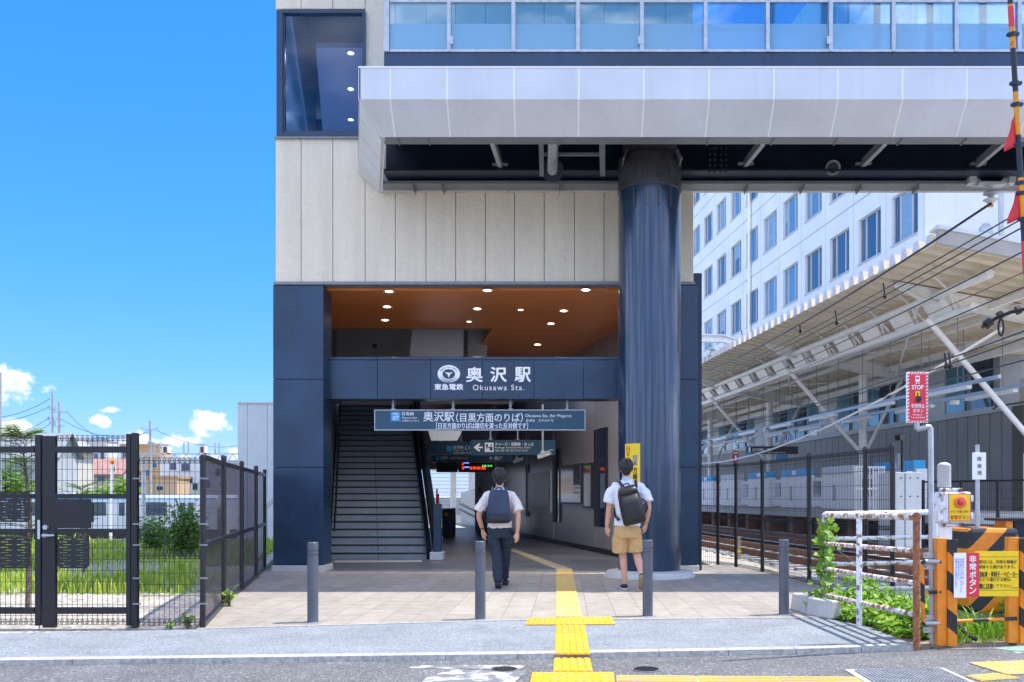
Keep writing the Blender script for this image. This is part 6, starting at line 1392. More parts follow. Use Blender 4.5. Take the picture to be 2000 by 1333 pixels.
cols = [26.2, 36.6, 47.0, 57.4, 67.8]; CC = 16.75
y = yN + 3.2
while y < 70:
    m_ = MB().hexa([T(cT1 + .02, y, z1), T(cT1 + .06, y, z1), T(cT1 + .06, y + 1.15, z1), T(cT1 + .02, y + 1.15, z1), T(cT1 + .02, y, z1), T(cT1 + .06, y, z1), T(cT1 + .06, y + 1.15, z1), T(cT1 + .02, y + 1.15, z1)])
    q = MB(); q.hexa([T(cT2, y, z2), T(cT2 + .04, y, z2), T(cT2 + .04, y + 1.15, z2), T(cT2, y + 1.15, z2), T(cT1, y, z1), T(cT1 + .04, y, z1), T(cT1 + .04, y + 1.15, z1), T(cT1, y + 1.15, z1)])
    q.build('web_plate', M['canopy_struct'], CP); y += 2.05
m_ = MB(); y = yN + 2.6
while y < 70:
    m_ = MB()
    for dy in (0, .45): m_.tube([T(cT1, y + .2, z1), T(cT2, y + dy, z2)], .03, 6)
    m_.tube([T(cT1, y + .2, z1), T(cT1 - .5, y, zroof(cT1 - .5))], .03, 6); y += 2.05
    m_.build('truss_strut', M['canopy_struct'], CP)
for yc in cols:
    zc = zroof(CC) - .55
    if yc > 24:
        MB().lathe(T(CC, yc, .87), [(.19, 0), (.19, 1.7), (.165, 1.72), (.165, zc - .87)], 20).build('column', M['canopy_struct'], CP, smooth=True)
        m_ = MB(); zb = 3.1
        m_.tube([T(CC - .1, yc, zb), T(13.7, yc - .2, z2 - .1)], .085, 10); m_.tube([T(CC + .1, yc, zb), T(CC + 1.6, yc, zroof(CC + 1.6) - .3)], .07, 10); m_.build('brace', M['canopy_struct'], CP, smooth=True)
    m_ = MB()                                          # tapering cantilever beam (H section)
    P = [(12.9, .06), (13.6, .30), (CC, .44), (cV, .40)]
    for (c0, h0), (c1, h1) in zip(P, P[1:]):
        m_.hexa([T(c0, yc - .02, zroof(c0) - .04 - h0), T(c1, yc - .02, zroof(c1) - .04 - h1), T(c1, yc + .02, zroof(c1) - .04 - h1), T(c0, yc + .02, zroof(c0) - .04 - h0), T(c0, yc - .02, zroof(c0) - .04), T(c1, yc - .02, zroof(c1) - .04), T(c1, yc + .02, zroof(c1) - .04), T(c0, yc + .02, zroof(c0) - .04)])
        for top in (0, 1): m_.hexa([T(c0, yc - .11, zroof(c0) - (.03 if top else .055 + h0)), T(c1, yc - .11, zroof(c1) - (.03 if top else .055 + h1)), T(c1, yc + .11, zroof(c1) - (.03 if top else .055 + h1)), T(c0, yc + .11, zroof(c0) - (.03 if top else .055 + h0)), T(c0, yc - .11, zroof(c0) - (.015 if top else .04 + h0)), T(c1, yc - .11, zroof(c1) - (.015 if top else .04 + h1)), T(c1, yc + .11, zroof(c1) - (.015 if top else .04 + h1)), T(c0, yc + .11, zroof(c0) - (.015 if top else .04 + h0))])
    m_.build('cantilever_beam', M['canopy_struct'], CP)
for c0, dz, w in ((15.6, .2, .13), (16.2, .2, .13), (17.6, .25, .16), (18.4, .3, .2)):
    MB().bar(T(c0, yN + 1, zroof(c0) - dz), T(c0, yF, zroof(c0) - dz), w, w * 1.3).build('purlin', M['canopy_struct'], CP)
m_ = MB()
for a, b in zip(cols, cols[1:]): m_.tube([T(13.8, a + .5, zroof(13.8) - .45), T(17.8, b - .5, zroof(17.8) - .45)], .04, 6); m_.tube([T(17.8, a + .5, zroof(17.8) - .45), T(14.2, b - .5, zroof(14.2) - .5)], .02, 6)
m_.build('bracing_rod', M['canopy_struct'], CP)
# lower flat roof part behind the columns
tslab(MB(), 18.4, 21.0, yN + 1, yF, zroof(18.6) + .05, zroof(18.6) + .15).build('rear_roof', M['canopy'], CP)
# lamp rails with tube lamps
for c0, zz in ((14.9, 4.55), (16.2, 4.45)):
    lr_ = thing('lamp_rail', 'blue grey cable rail carrying tube lamps along the platform' if c0 < 15 else 'second cable rail with tube lamps nearer the window strip', 'lamp rail', T(c0, 40, zz), 'lamp rails under the canopy')
    MB().bar(T(c0, yN + 2, zz), T(c0, 85, zz), .10, .10).build('rail', M['steel'], lr_)
    m_ = MB(); y = yN + 4
    while y < 80: MB().tube([T(c0, y, zz), T(c0, y, zroof(c0) - .1)], .012, 5).build('hanger', M['grey_steel'], lr_); y += 2.0
    y = yN + 3.4
    while y < 75:
        tslab(MB(), c0 - .07, c0 + .07, y, y + 2.4, zz - .16, zz - .055).build('tube_lamp', M['white'], lr_); y += 4.4
    m_ = MB(); y = yN + 6.5
    while y < 75: MB().lathe(T(c0, y, zz - .2), [(.14, 0), (.15, .12), (.10, .15)], 14).build('speaker', M['white'], lr_); y += 6.6
t = board('platform_sign', 'long black hanging platform sign numbered 1 with white lettering', 'sign', 1458, 872, 1559, 887.5, 40, M['black'], .25, None, .5, (1490, 1540), 845)
k = MB(); k.text('1', 1462, 874, 1465.5, 882.5, 39.99, .01); k.text('日吉 新横浜', 1470, 876, 1492, 881.5, 39.99, .01); k.text('二子玉川', 1496, 876, 1507, 881.5, 39.99, .01); k.text('for Hiyoshi, Shin-yokohama', 1470, 883, 1534, 886, 39.99, .0); k.build('lettering', M['letter'], t); MB().pbox(1459, 883, 1468.5, 887, 39.99, .01).build('line_mark', M['cyan'], t)
board('blue_station_board', 'small cyan station board under the black platform sign', 'sign', 1514, 888, 1540, 899, 40.2, M['cyan'], .1)
t = board('red_button_sign', 'small dark red emergency button sign on the platform column', 'sign', 1430, 880, 1443, 904, 38, mat('dark_red_face', (.30, .015, .02), .4), .1)
k = MB(); k.text('非常', 1432.5, 883, 1441, 887, 37.99, .02); k.pbox(1435.5, 890, 1438.5, 896, 37.99, .005); k.text('ボタン', 1432.5, 898.5, 1441, 901, 37.99, .01); k.build('lettering', M['letter'], t)

# ================================================================== OFFICE BUILDING
OB = thing('office_building', 'tall pale blue white office building with rows of dark blue windows', 'building', T(21.2, 50, 0))
OC = 21.2; oy0, oy1, oz = 40.4, 96, 30
m_ = MB(); fl_ = [19.6 + 4.2 * i for i in range(-4, 3)]                      # window heads
wx = [41.0 + 3.45 * i for i in range(16)]
grid_z = sorted([0] + sum([[z - 2.27, z] for z in fl_], []) + [oz]); grid_y = [oy0] + sum([[y, y + 2.4] for y in wx], []) + [oy1]
for i, (ya, yb) in enumerate(zip(grid_y, grid_y[1:])):
    for j, (za, zb) in enumerate(zip(grid_z, grid_z[1:])):
        if i % 2 == 1 and j % 2 == 1: continue
        if i % 2 == 1: tslab(m_, OC, OC + .3, ya, yb, za, zb)
        elif j == 0: tslab(m_, OC, OC + .3, ya, yb, 0, oz)
m_.build('facade', M['office'], OB)
m_ = MB()
for z in fl_: tslab(m_, OC - .004, OC + .01, oy0, oy1, z - 2.27 - .99, z - 2.27 - .93)
for y in wx: tslab(m_, OC - .003, OC + .01, y - .53, y - .50, 0, oz)
m_.build('panel_joint', M['grey'], OB)
tslab(MB(), OC + .32, OC + 14, oy0 + .01, oy1, 0, oz).build('core', M['office'], OB)
tslab(MB(), OC + .3, OC + .315, oy0 + .2, oy1, 4, oz).build('blind_layer', M['roomblue'], OB)
rnd = random.Random(4)
M['win_blind'] = mat('window_blind_behind_glass', (.24, .36, .48), .06, var=.1, vs=2, coat=.6)
M['win_light'] = mat('pale_window_glass', (.10, .22, .36), .05, spec=1.0, coat=.6);  # paler pane colour, for variety among the windows
for y in wx[:13]:
    for z in fl_[1:]:
        if z < 10: continue
        f = MB()
        for a, b in ((y, y + .06), (y + .62, y + .70), (y + 1.72, y + 1.80), (y + 2.34, y + 2.4)): tslab(f, OC + .10, OC + .2, a, b, z - 2.27, z)
        tslab(f, OC + .1, OC + .2, y + .06, y + 2.34, z - .06, z); tslab(f, OC - .06, OC + .2, y - .03, y + 2.43, z - 2.33, z - 2.27)
        fo = f.build('window', M['lgrey'], OB); g_ = MB()
        mode = rnd.random()
        for a, b in ((y + .06, y + .62), (y + .70, y + 1.72), (y + 1.80, y + 2.34)):
            g_.mi(0 if mode < .45 else (1 if mode < .8 else rnd.choice((0, 1, 2))))
            if rnd.random() < .22:                     # blind part way down behind the glass
                zb_ = z - rnd.uniform(.4, 1.5); k0 = g_.cur; tslab(g_, OC + .16, OC + .18, a, b, z - 2.27, zb_); g_.mi(2); tslab(g_, OC + .16, OC + .18, a, b, zb_ + .002, z - .06); g_.mi(k0)
            else: tslab(g_, OC + .16, OC + .18, a, b, z - 2.27, z - .06)
        g_.build('pane', [M['glass_dark'], M['win_light'], M['win_blind']], fo)
m_ = MB().tube([T(OC - .15, 63.0, 10), T(OC - .15, 63.0, 23.9)], .11, 10); m_.build('drain_pipe', M['canopy_struct'], OB, smooth=True)
m_ = MB().lathe(T(OC - .35, 56.6, 22.1), [(.42, 0), (.36, .25), (.2, .45)], 14); m_.build('vent_hood', M['steel'], OB)
# end face recess and taller service block
m_ = MB(); tslab(m_, OC + .02, OC + 5.0, oy0 - .02, oy0 + .3, 0, oz); m_.build('end_wall', M['office'], OB)
AB = thing('service_block', 'pale service block with drain pipe beside the office building', 'building', T(OC + 5.3, 37.5, 0))
MB().hexa([T(OC + 4.6, 37.2, 0), T(OC + 16, 37.2, 0), T(OC + 16, 48, 0), T(OC + 4.6, 48, 0), T(OC + 4.6, 37.2, oz), T(OC + 16, 37.2, oz), T(OC + 16, 48, oz), T(OC + 4.6, 48, oz)]).build('wall', mat('service_white', (.72, .76, .80), .6, var=.05, grime=.15), AB)
q = at(1955, 500, 36.8); MB().tube([(q.x, q.y, 4), (q.x, q.y, 17)], .10, 10).build('drain_pipe', M['steel'], AB, smooth=True)
q = at(1925, 450, 36.9); MB().lathe(q, [(.28, -.2), (.24, .1), (.12, .25)], 14).build('vent_hood', M['steel'], AB)

# ================================================================== OVERHEAD LINE
def tw(c, yz0, yz1, sag, r, label, m='black', group='overhead railway wires'):
    return wire('overhead_wire', label, T(c, yz0[0], yz0[1]), T(c, yz1[0], yz1[1]), sag, r, M[m], group)
lab = 'dark overhead wire running along the tracks below the canopy edge'
def lw_(x0, y0, D0, x1, y1, D1, sag=.12, r=.012, m='black', L_=lab): return wire('overhead_wire', L_, at(x0, y0, D0), at(x1, y1, D1), sag, r, M[m], 'overhead railway wires')
lw_(1935, 398, 14.5, 1340, 738, 44, .35, .022, L_='thick feeder wire fixed to the insulator under the footbridge')
for a in [(2060, 375, 12.5, 1340, 756, 46), (2060, 392, 12.5, 1340, 762, 46), (2060, 410, 12, 1340, 770, 46), (2080, 450, 12, 1340, 792, 44), (2060, 536, 12.5, 1340, 806, 46)]: lw_(*a, .25, .012)
for a in [(2060, 625, 13, 1340, 842, 46, .35), (2060, 640, 13, 1340, 850, 46, .30), (2060, 688, 13, 1340, 866, 46, .1)]: lw_(*a, .013, L_='dark contact wire running low above the tracks')
lw_(1960, 640, 18, 1340, 905, 46, .8, .028, 'canopy_struct', 'thick pale cable drooping under the canopy')
lw_(2060, 505, 13, 1340, 800, 46, .2, .009, 'rail', 'thin rust coloured wire above the tube truss')
dp = MB()
for x, y, D in ((1725, 553, 24), (1631, 606, 30), (1560, 622, 33), (1845, 690, 19), (1853, 690, 19), (1448, 645, 40)): dp.tube([at(x, y, D), at(x + 2, y + 14, D), at(x + 3, y + 26, D)], .02, 6); dp.ell(at(x + 3, y + 26, D), .05, .05, .07, 8, 6)
th2 = thing('wire_droppers', 'small hangers clipping the overhead wires together', 'wire hangers', at(1700, 600, 24)); dp.build('dropper', M['dark'], th2)
tn = thing('wire_tensioner', 'dark wire tensioner with a loop of cable under the canopy', 'tensioner', at(1950, 620, 18))
m_ = MB().tube([at(1918, 640, 18), at(1945, 622, 18), at(1975, 610, 17.5), at(2030, 598, 17)], .035, 8); m_.tube([at(1925, 636, 18), at(1935, 628, 18)], .09, 10); m_.tube([at(1950, 618, 18), at(1957, 614, 18)], .08, 10); m_.tube([at(1985, 608, 17.5), at(1992, 605, 17.5)], .08, 10)
m_.tube([at(1955 + 5 * math.cos(a), 640 + 16 * math.sin(a), 18) for a in [2 * math.pi * i / 16 for i in range(17)]], .02, 6); m_.build('insulator', M['dark'], tn)
pb = thing('portal_beam', 'pale steel overhead line beam with hanging insulators beside the pillar', 'portal beam', at(1420, 660, 42))
m_ = MB()
for a, b in (((1300, 660), (1412, 662)), ((1412, 662), (1560, 708)), ((1560, 708), (1800, 780))):
    for dy, w in ((-6.5, .3), (6.5, .3), (0, .05)): m_.bar(at(a[0], a[1] + dy, 42), at(b[0], b[1] + dy, 42), w, .05 if dy else .3)
m_.build('beam', M['canopy_struct'], pb)
for x, y in ((1391, 680), (1437, 690)):
    m_ = MB(); c = at(x, y + 10, 41.7); m_.lathe(c, [(.05, -.2), (.17, -.12), (.06, -.06), (.17, .02), (.06, .08), (.17, .16), (.05, .24), (.05, .5)], 14); m_.build('insulator', M['lgrey'], pb, smooth=True)
ins = thing('insulator', 'grey ribbed insulator bracketed to the footbridge soffit', 'insulator', at(1935, 395, 15.9))
c = at(1935, 397, 15.95); m_ = MB().lathe(c, [(.03, -.02), (.09, .03), (.13, .06), (.05, .09), (.05, .13), (.13, .16), (.10, .20), (.05, .22), (.06, .30)], 24); m_.build('ribbed_body', M['lgrey'], ins, smooth=True)
zt_ = zs + .02
m_ = MB().box(c.x - .24, c.y - .1, c.z + .30, c.x + .24, c.y + .1, c.z + .34)
for s in (-1, 1): m_.bar((c.x + s * .22, c.y, c.z + .32), (c.x + s * .34, c.y, zt_ + .08), .16, .03, up=(0, 1, 0)); m_.box(c.x + s * .34 - .06, c.y - .09, zt_ - .02, c.x + s * .34 + .06, c.y + .09, zt_ + .09)
m_.build('bracket', M['lgrey'], ins); MB().lathe(c, [(.05, -.06), (.03, -.02)], 12).build('clamp', M['orange'], ins)

# ================================================================== RAILINGS AND VEGETATION BY THE CROSSING
RT = thing('rusty_railing', 'rusty white pipe railing overgrown at one end with a vine', 'railing', G(1790, 1262))
A_, B_, C_ = G(1610, 1196), G(1678, 1222), G(1790, 1262)
def up(p, z): return Vector((p.x, p.y, z))
zA, zC = Zof(1008, A_.y), Zof(1010, C_.y)
MB().tube([up(A_, -.03), up(A_, zA)], .033, 14).build('post', M['whiterust'], RT, smooth=True)
MB().tube([up(B_, -.03), up(B_, zA * .53 + zC * .47 - .02)], .029, 14).build('post', M['whiterust'], RT, smooth=True)
MB().tube([up(C_, -.03), up(C_, zC)], .031, 14).build('post', M['rust'], RT, smooth=True)
MB().ell(up(C_, zC), .04, .04, .04, 12, 8).build('elbow', M['rust'], RT, smooth=True)
for ya, yc in ((1006.5, 1010.5), (1062, 1077), (1111, 1140), (1162, 1202)):
    MB().tube([up(A_, Zof(ya, A_.y)), up(C_, Zof(yc, C_.y))], .024 if ya > 1010 else .03, 14).build('rail', M['rusty'], RT, smooth=True)
R2 = thing('white_railing', 'chipped white pipe railing standing behind the rusty one', 'railing', G(1826, 1150))
D_ = 10.9; A2_, C2_ = at(1611, 1196, 10.75), at(1826, 1150, D_)
for p, y0 in ((C2_, 1004),): MB().tube([up(p, -.05), up(p, Zof(y0, p.y))], .034, 14).build('post', M['whiterust'], R2, smooth=True)
for ya, yc in ((1005, 1001), (1053, 1049), (1103, 1098), (1152, 1148)): MB().tube([up(A2_, Zof(ya, 10.75)), up(C2_, Zof(yc, D_))], .032 if ya < 1010 else .025, 14).build('rail', M['whiterust'], R2, smooth=True)
# concrete kerb blocks
for (p0, p1, w, lab) in [((1543, 1190), (1572, 1200), .16, 'pale concrete kerb block next to the bollard'), ((1573, 1201), (1622, 1210), .16, 'pale concrete kerb block at the foot of the vine')]:
    a, b = G(*p0), G(*p1); d = (b - a).normalized(); nrm = Vector((-d.y, d.x, 0)); c = (a + b) / 2 + nrm * w / 2; L_ = (b - a).length / 2
    m_ = MB().hexa([c - d * L_ - nrm * w / 2, c + d * L_ - nrm * w / 2, c + d * L_ + nrm * w / 2, c - d * L_ + nrm * w / 2] + [q + Vector((0, 0, .19)) for q in (c - d * (L_ - .01) - nrm * w * .36, c + d * (L_ - .01) - nrm * w * .36, c + d * (L_ - .01) + nrm * w * .4, c - d * (L_ - .01) + nrm * w * .4)])
    m_.build('kerb_block', M['concrete'], None, bevel=.012, loc=c, label=lab, cat='kerb block', group='concrete kerb blocks')
# vine climbing the end post
rnd = random.Random(9); vt = thing('vine', 'heart leaved vine climbing the end post of the rusty railing', 'vine', A_)
st = MB(); lf = MB()
for k in range(3):
    pts_ = [A_ + Vector((.05 * math.cos(z * 9 + k * 2), .05 * math.sin(z * 9 + k * 2), z)) for z in [i * zA / 12 for i in range(13)]]; st.tube(pts_, .006, 5)
st.tube([up(A_, .75), up(A_, .72) + Vector((.12, -.05, 0)), up(A_, .6) + Vector((.30, -.1, 0)), up(A_, .48) + Vector((.40, -.12, 0))], .005, 5)
def heart(mb, p, d, nrm, L_):
    p = Vector(p); d = Vector(d).normalized(); x = d.cross(Vector(nrm))
    if x.length < .01: return
    x.normalize(); u = x.cross(d).normalized()
    mb.add([p, p + x * L_ * .42 - d * L_ * .12 + u * .06 * L_, p + x * L_ * .46 + d * L_ * .3, p + d * L_ - u * .12 * L_, p - x * L_ * .46 + d * L_ * .3, p - x * L_ * .42 - d * L_ * .12 + u * .06 * L_], [(0, 1, 2, 3), (0, 3, 4, 5)])
for i in range(300):
    z = rnd.random() ** 1.25 * zA; s_ = .075 if z > .35 else .14
    p = A_ + Vector((rnd.gauss(0, s_ * .7), rnd.gauss(-.03, s_ * .7), z)); heart(lf, p, (rnd.uniform(-1, 1), rnd.uniform(-1, .2), rnd.uniform(-1.2, .1)), (rnd.uniform(-.4, .4), -1, rnd.uniform(.2, .9)), rnd.uniform(.04, .085))
st.build('stem', M['bark'], vt); lf.build('foliage', M['leafA'], vt)
# ground cover between railing and posts
gc = MB()
def inpoly(x, y, P):
    c = False
    for i in range(len(P)):
        (x1, y1), (x2, y2) = P[i], P[i - 1]
        if (y1 > y) != (y2 > y) and x < (x2 - x1) * (y - y1) / (y2 - y1) + x1: c = not c
    return c
bed = [(2.90, 10.3), (3.10, 9.55), (3.125, 8.75), (3.55, 8.55), (3.62, 10.5), (4.0, 11.9), (3.4, 11.6)]
n = 0
while n < 2600:
    x, y = rnd.uniform(2.8, 4.1), rnd.uniform(8.4, 12)
    if not inpoly(x, y, bed): continue
    n += 1; hmax = .10 + .26 * max(0, min(1, (x - 2.95) / .5)) * (.6 + .4 * math.sin(x * 7 + y * 5))
    if y < 8.9: hmax *= .45
    z = rnd.uniform(0, hmax); heart(gc, (x, y, z - .01), (rnd.uniform(-1, 1), rnd.uniform(-1, 1), rnd.uniform(-.7, .5)), (rnd.uniform(-.6, .6), rnd.uniform(-.9, .3), 1), rnd.uniform(.035, .085))
gc.build('ground_cover', [M['leafA']], kind='stuff', label='tangle of heart leaved creeper covering the verge behind the rusty railing')
dl = MB(); n = 0
while n < 260:
    x, y = rnd.uniform(2.7, 3.5), rnd.uniform(8.6, 10.4)
    if not inpoly(x, y, bed): continue
    n += 1; dl.leaf((x, y, rnd.uniform(-.01, .03)), (rnd.uniform(-1, 1), rnd.uniform(-1, 1), .2), (rnd.uniform(-.5, .5), rnd.uniform(-.5, .5), 1), rnd.uniform(.03, .07), .018)
dl.build('dry_leaves', mat('dry_leaf', (.34, .18, .07), .8, var=.4, vs=30), kind='stuff', label='dry brown leaves littering the soil under the railing')
gw = MB(); bed2 = [(3.52, 8.42), (4.55, 8.72), (4.65, 11.5), (3.75, 11.5)]
for i in range(3600):
    x, y = rnd.uniform(3.5, 4.6), rnd.uniform(8.45, 11.4)
    if not inpoly(x, y, bed2): continue
    h = rnd.uniform(.06, .26) * (.7 + .5 * math.sin(x * 9 + y * 6)); a = rnd.uniform(0, 6.28); d = Vector((math.cos(a), math.sin(a), 0)); s_ = Vector((-d.y, d.x, 0)) * rnd.uniform(.003, .010); b = Vector((x, y, -.02)); lean = h * rnd.uniform(.2, 1.5)
    m1 = b + d * lean * .35 + Vector((0, 0, h * .75)); tp = b + d * lean + Vector((0, 0, h * rnd.uniform(.6, 1.05)))
    gw.add([b - s_, b + s_, m1 + s_, m1 - s_, tp], [(0, 1, 2, 3), (3, 2, 4)])
gw.build('weeds', M['leafA'], kind='stuff', label='narrow leaved weeds growing under the yellow warning board')
for i, (px, py, h) in enumerate([(1938, 1215, .55), (1905, 1225, .42), (1965, 1235, .45)]):
    shrub('tall_weed', ['tallest narrow leaved weed behind the yellow warning board', 'feathery weed beside the striped orange post', 'leafy weed at the foot of the second orange post'][i], 'plant', G(px, py, -.02), h, .10, 150, M['leafA'], 30 + i, .10, 4, narrow=.13, group='tall weeds by the crossing')

# ================================================================== CROSSING EQUIPMENT
def P8(px, py, D=8.35): return at(px, py, D)
# emergency stop sign on a cranked pole
DS = 8.42
es = thing('stop_sign', 'red and white emergency train stop sign on a cranked steel pole', 'sign', at(1822, 1258, DS))
MB().tube([(Xof(1821, DS), DS, -.03), (Xof(1817.5, DS), DS, Zof(838, DS)), (Xof(1815.5, DS), DS, Zof(834.5, DS)), (Xof(1811, DS), DS, Zof(834, DS)), (Xof(1793, DS), DS, Zof(839, DS)), (Xof(1790.5, DS), DS, Zof(836, DS)), (Xof(1790.5, DS), DS, Zof(824, DS))], .0255, 16).build('pole', M['steel'], es, smooth=50)
MB().pbox(1772, 727, 1813, 826, DS - .03, .035).build('board', M['letter'], es, bevel=.003)
m_ = MB(); Dq = DS - .034
m_.pbox(1776.5, 731.5, 1808.5, 821.5, Dq, .003)
def candy(x0, y0, x1, y1, vertical):
    n_ = 15 if vertical else 6
    for i in range(n_):
        if vertical:
            h = (y1 - y0) / n_; ya = y0 + i * h; m_.add([at(x0, ya + h * .62, Dq), at(x1, ya + h * .22, Dq), at(x1, ya + h * .72, Dq), at(x0, min(ya + h * 1.12, y1), Dq)], [(0, 3, 2, 1)])
        else:
            w_ = (x1 - x0) / n_; xa = x0 + i * w_; m_.add([at(xa + w_ * .1, y1, Dq), at(xa + w_ * .6, y1, Dq), at(xa + w_ * .95, y0, Dq), at(xa + w_ * .45, y0, Dq)], [(0, 1, 2, 3)])
candy(1772.3, 727.5, 1776.3, 825.5, True); candy(1808.7, 727.5, 1812.7, 825.5, True); candy(1776, 727.4, 1809, 731.2, False); candy(1776, 821.8, 1809, 825.6, False)
m_.build('red_face', M['red'], es)
m_ = MB(); Dq = DS - .04
m_.text('STOP', 1781, 752.5, 1803.5, 761, Dq, .02); m_.text('非常停止', 1779.5, 789, 1806.5, 797.5, Dq, .01); m_.text('ボタン', 1783, 799, 1803.5, 806.5, Dq, .01); m_.text('Emergency', 1783, 809, 1802, 812.5, Dq); m_.text('Train Stop Button', 1779, 814, 1806.5, 818.5, Dq)
m_.pbox(1788, 734.5, 1796.5, 746, Dq, .002); m_.add([at(x, y, Dq) for x, y in ((1788, 750.5), (1790, 750.5), (1792, 747), (1790.5, 747))], [(0, 1, 2, 3)]); m_.add([at(x, y, Dq) for x, y in ((1796.5, 750.5), (1794.5, 750.5), (1792.5, 747), (1794, 747))], [(0, 1, 2, 3)])
m_.build('lettering', M['letter'], es)
MB().pbox(1789.2, 737, 1795.3, 741, Dq - .003, .002).build('train_window', M['red'], es)
MB().pbox(1788, 764.5, 1797, 774, Dq - .001, .003).build('yellow_button', M['yellow'], es)
MB().add([at(x, y, Dq - .004) for x, y in ((1791.6, 767), (1793.6, 767), (1793.8, 774), (1800, 776), (1799.5, 782), (1797.5, 786), (1790.5, 786), (1788, 778.5), (1791.5, 778))], [tuple(range(9))]).build('hand_symbol', M['ink'], es)
# small white sign
DW_ = 9.4
ws = thing('white_sign', 'small white vertical sign with three black characters on a steel post', 'sign', at(1910, 1080, DW_))
MB().tube([(Xof(1910, DW_), DW_, -.02), (Xof(1908.5, DW_), DW_, Zof(869, DW_))], .022, 14).build('post', M['steel'], ws, smooth=True)
MB().pbox(1899.5, 884.5, 1926, 937, DW_ - .035, .012).build('plate', M['letter'], ws, bevel=.002)
MB().vtext('障検用', 1913, 8.2, 892.5, 934, DW_ - .038, .004, .62).build('lettering', M['ink'], ws)
# emergency button box
DB_ = 8.7
eb_ = thing('emergency_box', 'weathered white emergency button box with yellow face on a post', 'emergency button', at(1850, 1255, DB_))
MB().tube([(Xof(1851, DB_), DB_ + .06, -.03), (Xof(1851, DB_), DB_ + .06, Zof(1026, DB_))], .062, 20).build('post', M['canopy_struct'], eb_, smooth=True)
m_ = MB().tube([(Xof(1849, DB_), DB_ + .06, Zof(952, DB_)), (Xof(1849, DB_), DB_ + .06, Zof(910, DB_))], .062, 24, False); m_.ell((Xof(1849, DB_), DB_ + .06, Zof(910, DB_)), .062, .062, .035, 24, 10); m_.build('lamp_cover', M['concrete'], eb_, smooth=True)
MB().pbox(1835.5, 961, 1898, 1022.5, DB_ - .05, .16).build('housing', M['whiterust'], eb_, bevel=.02)
for y in (956.5, 1026.5): MB().pbox(1836, y - 2.8, 1880, y + 2.8, DB_ - .02, .05).build('mounting_bracket', M['whiterust'], eb_, bevel=.008)
m_ = MB()
for x in (1844, 1876):
    for y in (957, 1026.5): m_.tube([at(x, y, DB_ - .045), at(x, y, DB_ - .01)], .016, 10)
m_.build('rusty_bolt', M['rust'], eb_)
m_ = MB()
for y in (974, 1008): m_.pbox(1897.5, y - 6, 1901.5, y + 6, DB_ - .03, .06)
m_.build('hinge', M['white'], eb_, bevel=.004)
m_ = MB().pbox(1837.5, 970, 1843, 979.5, DB_ - .056, .01); m_.build('vent', M['grey'], eb_); m_ = MB().pbox(1837, 988, 1848, 994, DB_ - .07, .03); m_.pbox(1838, 994, 1841, 1003, DB_ - .075, .02); m_.build('latch', M['rusty'], eb_)
MB().pbox(1834, 1004, 1843, 1018, DB_ - .06, .03).build('side_lug', M['white'], eb_, bevel=.01)
fc = MB().pbox(1853, 965, 1896, 1018.5, DB_ - .056, .01).build('red_border', M['redink'], eb_); MB().pbox(1854.2, 966.2, 1894.8, 1017.3, DB_ - .059, .006).build('yellow_face', M['yellow'], fc)
m_ = MB(); c = at(1874.5, 981, DB_ - .059); m_.tube([c, c + Vector((0, -.018, 0)), c + Vector((0, -.024, 0))], [.056, .056, .047], 28); m_.build('button_ring', mat('orange_button', (.80, .17, .05), .35), eb_, smooth=30)
m_ = MB(); c = at(1876, 981.5, DB_ - .083); m_.tube([c, c + Vector((0, -.006, 0))], [.026, .026], 24); m_.mi(0); m_.build('button_rim', M['ink'], eb_); MB().tube([c, c + Vector((0, -.016, 0)), c + Vector((0, -.02, 0))], [.0225, .0225, .016], 24).build('button', M['red'], eb_, smooth=30)
m_ = MB(); m_.text('ボタンを強く押す', 1857, 997, 1892, 1002.5, DB_ - .06, .012); m_.text('非常ボタン', 1856, 1006.5, 1893.5, 1015.5, DB_ - .06, .02); m_.build('lettering', M['redink'], eb_)
# striped orange posts with warning boards between
def hpost(px0, px1, y0, y1, D, label):
    x0, x1 = Xof(px0, D), Xof(px1, D); w_ = x1 - x0; z1 = Zof(y0, D); t = thing('crossing_post', label, 'crossing post', ((x0 + x1) / 2, D, -.02), 'orange crossing posts')
    MB().box(x0, D + .02, -.02, x0 + w_ * .55, D + .10, z1).build('web', M['orange'], t, bevel=.004)
    MB().box(x0 + w_ * .5, D - .01, -.02, x1, D + .02, z1 - .01).build('striped_face', M['hazard'], t, bevel=.004)
    return t
hpost(1833, 1869, 1052, 1259, 8.3, 'orange steel post with black stripes next to the cranked pole')
hpost(1972, 2012, 1050, 1255, 8.45, 'orange striped steel post cut off by the photo edge')
for i, (a, b, lab) in enumerate([((1868, 1213.5), (1985, 1208.5), 'orange and black striped bar low between the crossing posts')]):
    p, q = at(a[0], a[1], 8.32), at(b[0], b[1], 8.46); MB().tube([p, q], .0165, 14).build('striped_bar', M['hazard_bar'], None, smooth=True, loc=p, label=lab, cat='striped bar')
